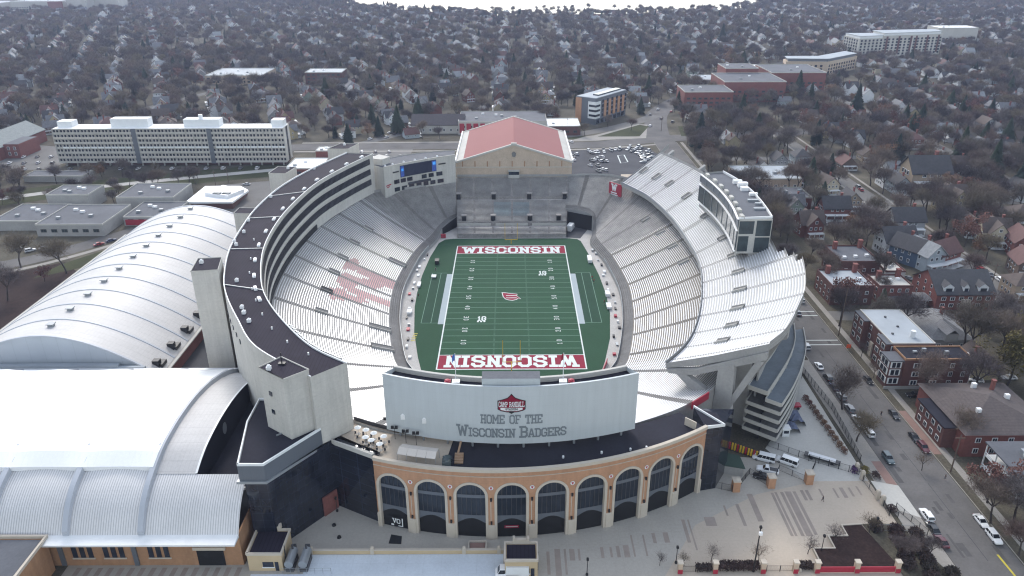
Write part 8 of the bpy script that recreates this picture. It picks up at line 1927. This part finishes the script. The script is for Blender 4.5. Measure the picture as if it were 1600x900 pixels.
scatter(700, (-420, -182), (100, 330), lambda x, y: not (-335 < x < -290 and 175 < y < 250) and not (-290 < x < -130 and 176 < y < 215))
scatter(8500, (-560, 760), (262, 700), lambda x, y: not (-40 < x < 110 and y < 300))
scatter(26000, (-1500, 1700), (600, 1900), lambda x, y: True)
# keep crowns from all standing on one another
grid_ = {}; keep = []
rt_.shuffle(pts)
for dd, x, y in pts:
    s = 6.7 if (x > 118 and y < 520) else 7.0 if dd < 420 else 8.4 if dd < 1050 else 7.6; k = (int(x // s), int(y // s))
    if k in grid_: continue
    grid_[k] = 1; keep.append((dd, x, y)) if rt_.random() < .86 else None
keep.sort()
kinds = []
for dd, x, y in keep:
    v = rt_.random(); kinds.append('conifer' if v < .06 else 'rust' if v < .13 else 'bare')
cnt = {'bare': 255, 'conifer': 70, 'rust': 75}; rest = {'bare': [], 'conifer': [], 'rust': []}
for (dd, x, y), k in zip(keep, kinds):
    if cnt[k] > 0 and vis(x, y, 6, 15):
        cnt[k] -= 1; s = (rt_.uniform(.85, 1.4) if dd < 430 or (x > 118 and y < 520) else rt_.uniform(.55, 1.0)) * (1 if k == 'bare' else .85)
        tree(('bare' if dd < 460 else 'far') if k == 'bare' else k, x, y, s)
    else: rest[k].append((x, y))
for px in (838, 850, 872, 882, 895, 918, 960, 983, 1000, 1010, 1090, 1165, 770, 745, 665):       # thin line of trees before the bright lake
    x, y = G(px, 18); tree('far', x, y, rt_.uniform(.7, 1.2))
wordlabels(TREES)
def forest(name, spots, mbs, matpairs, smin, smax):
    src = []
    for i, (tr, cr) in enumerate(mbs):
        m_ = MB(); m_.v = tr.v + cr.v; n0 = len(tr.v); m_.f = tr.f + [tuple(k + n0 for k in f) for f in cr.f]; m_.m = [0] * len(tr.f) + [1] * len(cr.f)
        o = m_.build(name + '_kind', list(matpairs)); COL.objects.unlink(o); src.append(o)
    me = bpy.data.meshes.new(name); me.from_pydata([(x, y, -.1) for x, y in spots], [], []); ob = bpy.data.objects.new(name, me); COL.objects.link(ob); ob['kind'] = 'stuff'
    ng = bpy.data.node_groups.new(name, 'GeometryNodeTree'); ng.interface.new_socket(name='Geometry', in_out='INPUT', socket_type='NodeSocketGeometry'); ng.interface.new_socket(name='Geometry', in_out='OUTPUT', socket_type='NodeSocketGeometry')
    N, Lk = ng.nodes, ng.links; gi = N.new('NodeGroupInput'); go = N.new('NodeGroupOutput'); jn = N.new('GeometryNodeJoinGeometry'); ip = N.new('GeometryNodeInstanceOnPoints')
    for o in src:
        oi = N.new('GeometryNodeObjectInfo'); oi.transform_space = 'ORIGINAL'; oi.inputs['Object'].default_value = o; oi.inputs['As Instance'].default_value = True; Lk.new(oi.outputs['Geometry'], jn.inputs[0])
    Lk.new(gi.outputs[0], ip.inputs['Points']); Lk.new(jn.outputs[0], ip.inputs['Instance']); ip.inputs['Pick Instance'].default_value = True
    ri = N.new('FunctionNodeRandomValue'); ri.data_type = 'INT'; ri.inputs['Min'].default_value = 0 if False else 0
    for s in ri.inputs:
        if s.type == 'INT' and s.name == 'Min': s.default_value = 0
        if s.type == 'INT' and s.name == 'Max': s.default_value = len(src) - 1
        if s.type == 'INT' and s.name == 'Seed': s.default_value = 3
    Lk.new([q for q in ri.outputs if q.type == 'INT'][0], ip.inputs['Instance Index'])
    rr = N.new('FunctionNodeRandomValue'); rr.data_type = 'FLOAT_VECTOR'; rr.inputs[0].default_value = (0, 0, 0); rr.inputs[1].default_value = (0, 0, 6.283); Lk.new(rr.outputs[0], ip.inputs['Rotation'])
    rc = N.new('FunctionNodeRandomValue'); rc.data_type = 'FLOAT'
    fl = [s for s in rc.inputs if s.type == 'VALUE']; fl[0].default_value = smin; fl[1].default_value = smax
    for s in rc.inputs:
        if s.type == 'INT' and s.name == 'Seed': s.default_value = 9
    Lk.new([q for q in rc.outputs if q.type == 'VALUE'][0], ip.inputs['Scale']); Lk.new(ip.outputs[0], go.inputs[0])
    md = ob.modifiers.new('scatter', 'NODES'); md.node_group = ng
    return ob
forest('bare_woodland', rest['bare'], [bare_tree(700 + i, 14 + (i % 3), 1050, .085, 2.5) for i in range(6)], ('bark', 'twigs'), .55, 1.3)
forest('evergreen_woodland', rest['conifer'], [conifer(720 + i, 15 + i, 420) for i in range(2)], ('bark', 'needles'), .6, 1.15)
forest('autumn_woodland', rest['rust'], [leafy(740 + i, 13, 500, 0, .95) for i in range(2)], ('bark', 'rust_leaves'), .6, 1.1)
# prototypes that found no place would stand at the origin: drop them
for k, P in PT.items():
    for i, o in enumerate(P):
        if (k, i) not in USED:
            for c in list(o.children_recursive) + [o]: bpy.data.objects.remove(c)
for k, o in HK.items():
    if k not in HU:
        for c in list(o.children_recursive) + [o]: bpy.data.objects.remove(c)
print('trees', len(keep), {k: len(v) for k, v in rest.items()}, 'houses', len(HOUSES), len(far_h))
# ================================================================ CAMERA, SKY, SUN, AIR
cam = bpy.data.cameras.new('camera'); co = bpy.data.objects.new('camera', cam); COL.objects.link(co)
cam.sensor_width = 36; cam.lens = F_PX / 1600 * 36; cam.clip_start = 1; cam.clip_end = 20000
co.matrix_world = Matrix.Translation(CAMP) @ Matrix.Rotation(YAW, 4, 'Z') @ Matrix.Rotation(pi / 2 - PITCH, 4, 'X') @ Matrix.Rotation(ROLL, 4, 'Z')
SC.camera = co
SUN_EL, SUN_AZ = R(40), R(-14)          # azimuth from +Y, clockwise positive
w = bpy.data.worlds.new('World'); SC.world = w; w.use_nodes = True
nt = w.node_tree; bg = nt.nodes['Background']
sky = nt.nodes.new('ShaderNodeTexSky'); sky.sky_type = 'NISHITA'; sky.sun_disc = False
sky.sun_elevation = SUN_EL; sky.sun_rotation = SUN_AZ; sky.air_density = 1.4; sky.dust_density = 1.5; sky.ozone_density = 1.0
hs = nt.nodes.new('ShaderNodeHueSaturation'); hs.inputs['Saturation'].default_value = 0.56
nt.links.new(sky.outputs[0], hs.inputs['Color']); nt.links.new(hs.outputs[0], bg.inputs['Color'])
bg.inputs['Strength'].default_value = 0.15
sl = bpy.data.lights.new('sun', 'SUN'); sl.energy = 0.85; sl.angle = R(11); sl.color = (1.0, 0.96, 0.90)
so = bpy.data.objects.new('sun', sl); COL.objects.link(so)
d = Vector((sin(SUN_AZ) * cos(SUN_EL), cos(SUN_AZ) * cos(SUN_EL), sin(SUN_EL)))
so.rotation_euler = d.to_track_quat('Z', 'Y').to_euler(); so.location = d * 600
HAZE = True
if HAZE:
    b = MB(); b.box(-3900, 3900, -420, 5200, -1.0, 150)
    m = bpy.data.materials.new('air'); m.use_nodes = True; n2 = m.node_tree; n2.nodes.remove(n2.nodes['Principled BSDF'])
    pv = n2.nodes.new('ShaderNodeVolumePrincipled'); pv.inputs['Color'].default_value = (0.60, 0.70, 1.0, 1); pv.inputs['Density'].default_value = 0.00011; pv.inputs['Anisotropy'].default_value = 0.3
    n2.links.new(pv.outputs[0], n2.nodes['Material Output'].inputs['Volume'])
    MATS['air'] = m; o = b.build('haze', 'air'); o['kind'] = 'stuff'
SC.cycles.volume_bounces = 0; SC.cycles.max_bounces = 5; SC.cycles.diffuse_bounces = 2; SC.cycles.glossy_bounces = 2
SC.cycles.transparent_max_bounces = 4
SC.cycles.use_denoising = True
SC.view_settings.view_transform = 'Standard'; SC.view_settings.look = 'None'; SC.view_settings.exposure = 1.08; SC.view_settings.gamma = 1; SC.view_settings.use_curve_mapping = False
SC.cycles.pixel_filter_type = 'BLACKMAN_HARRIS'; SC.cycles.filter_width = 1.2
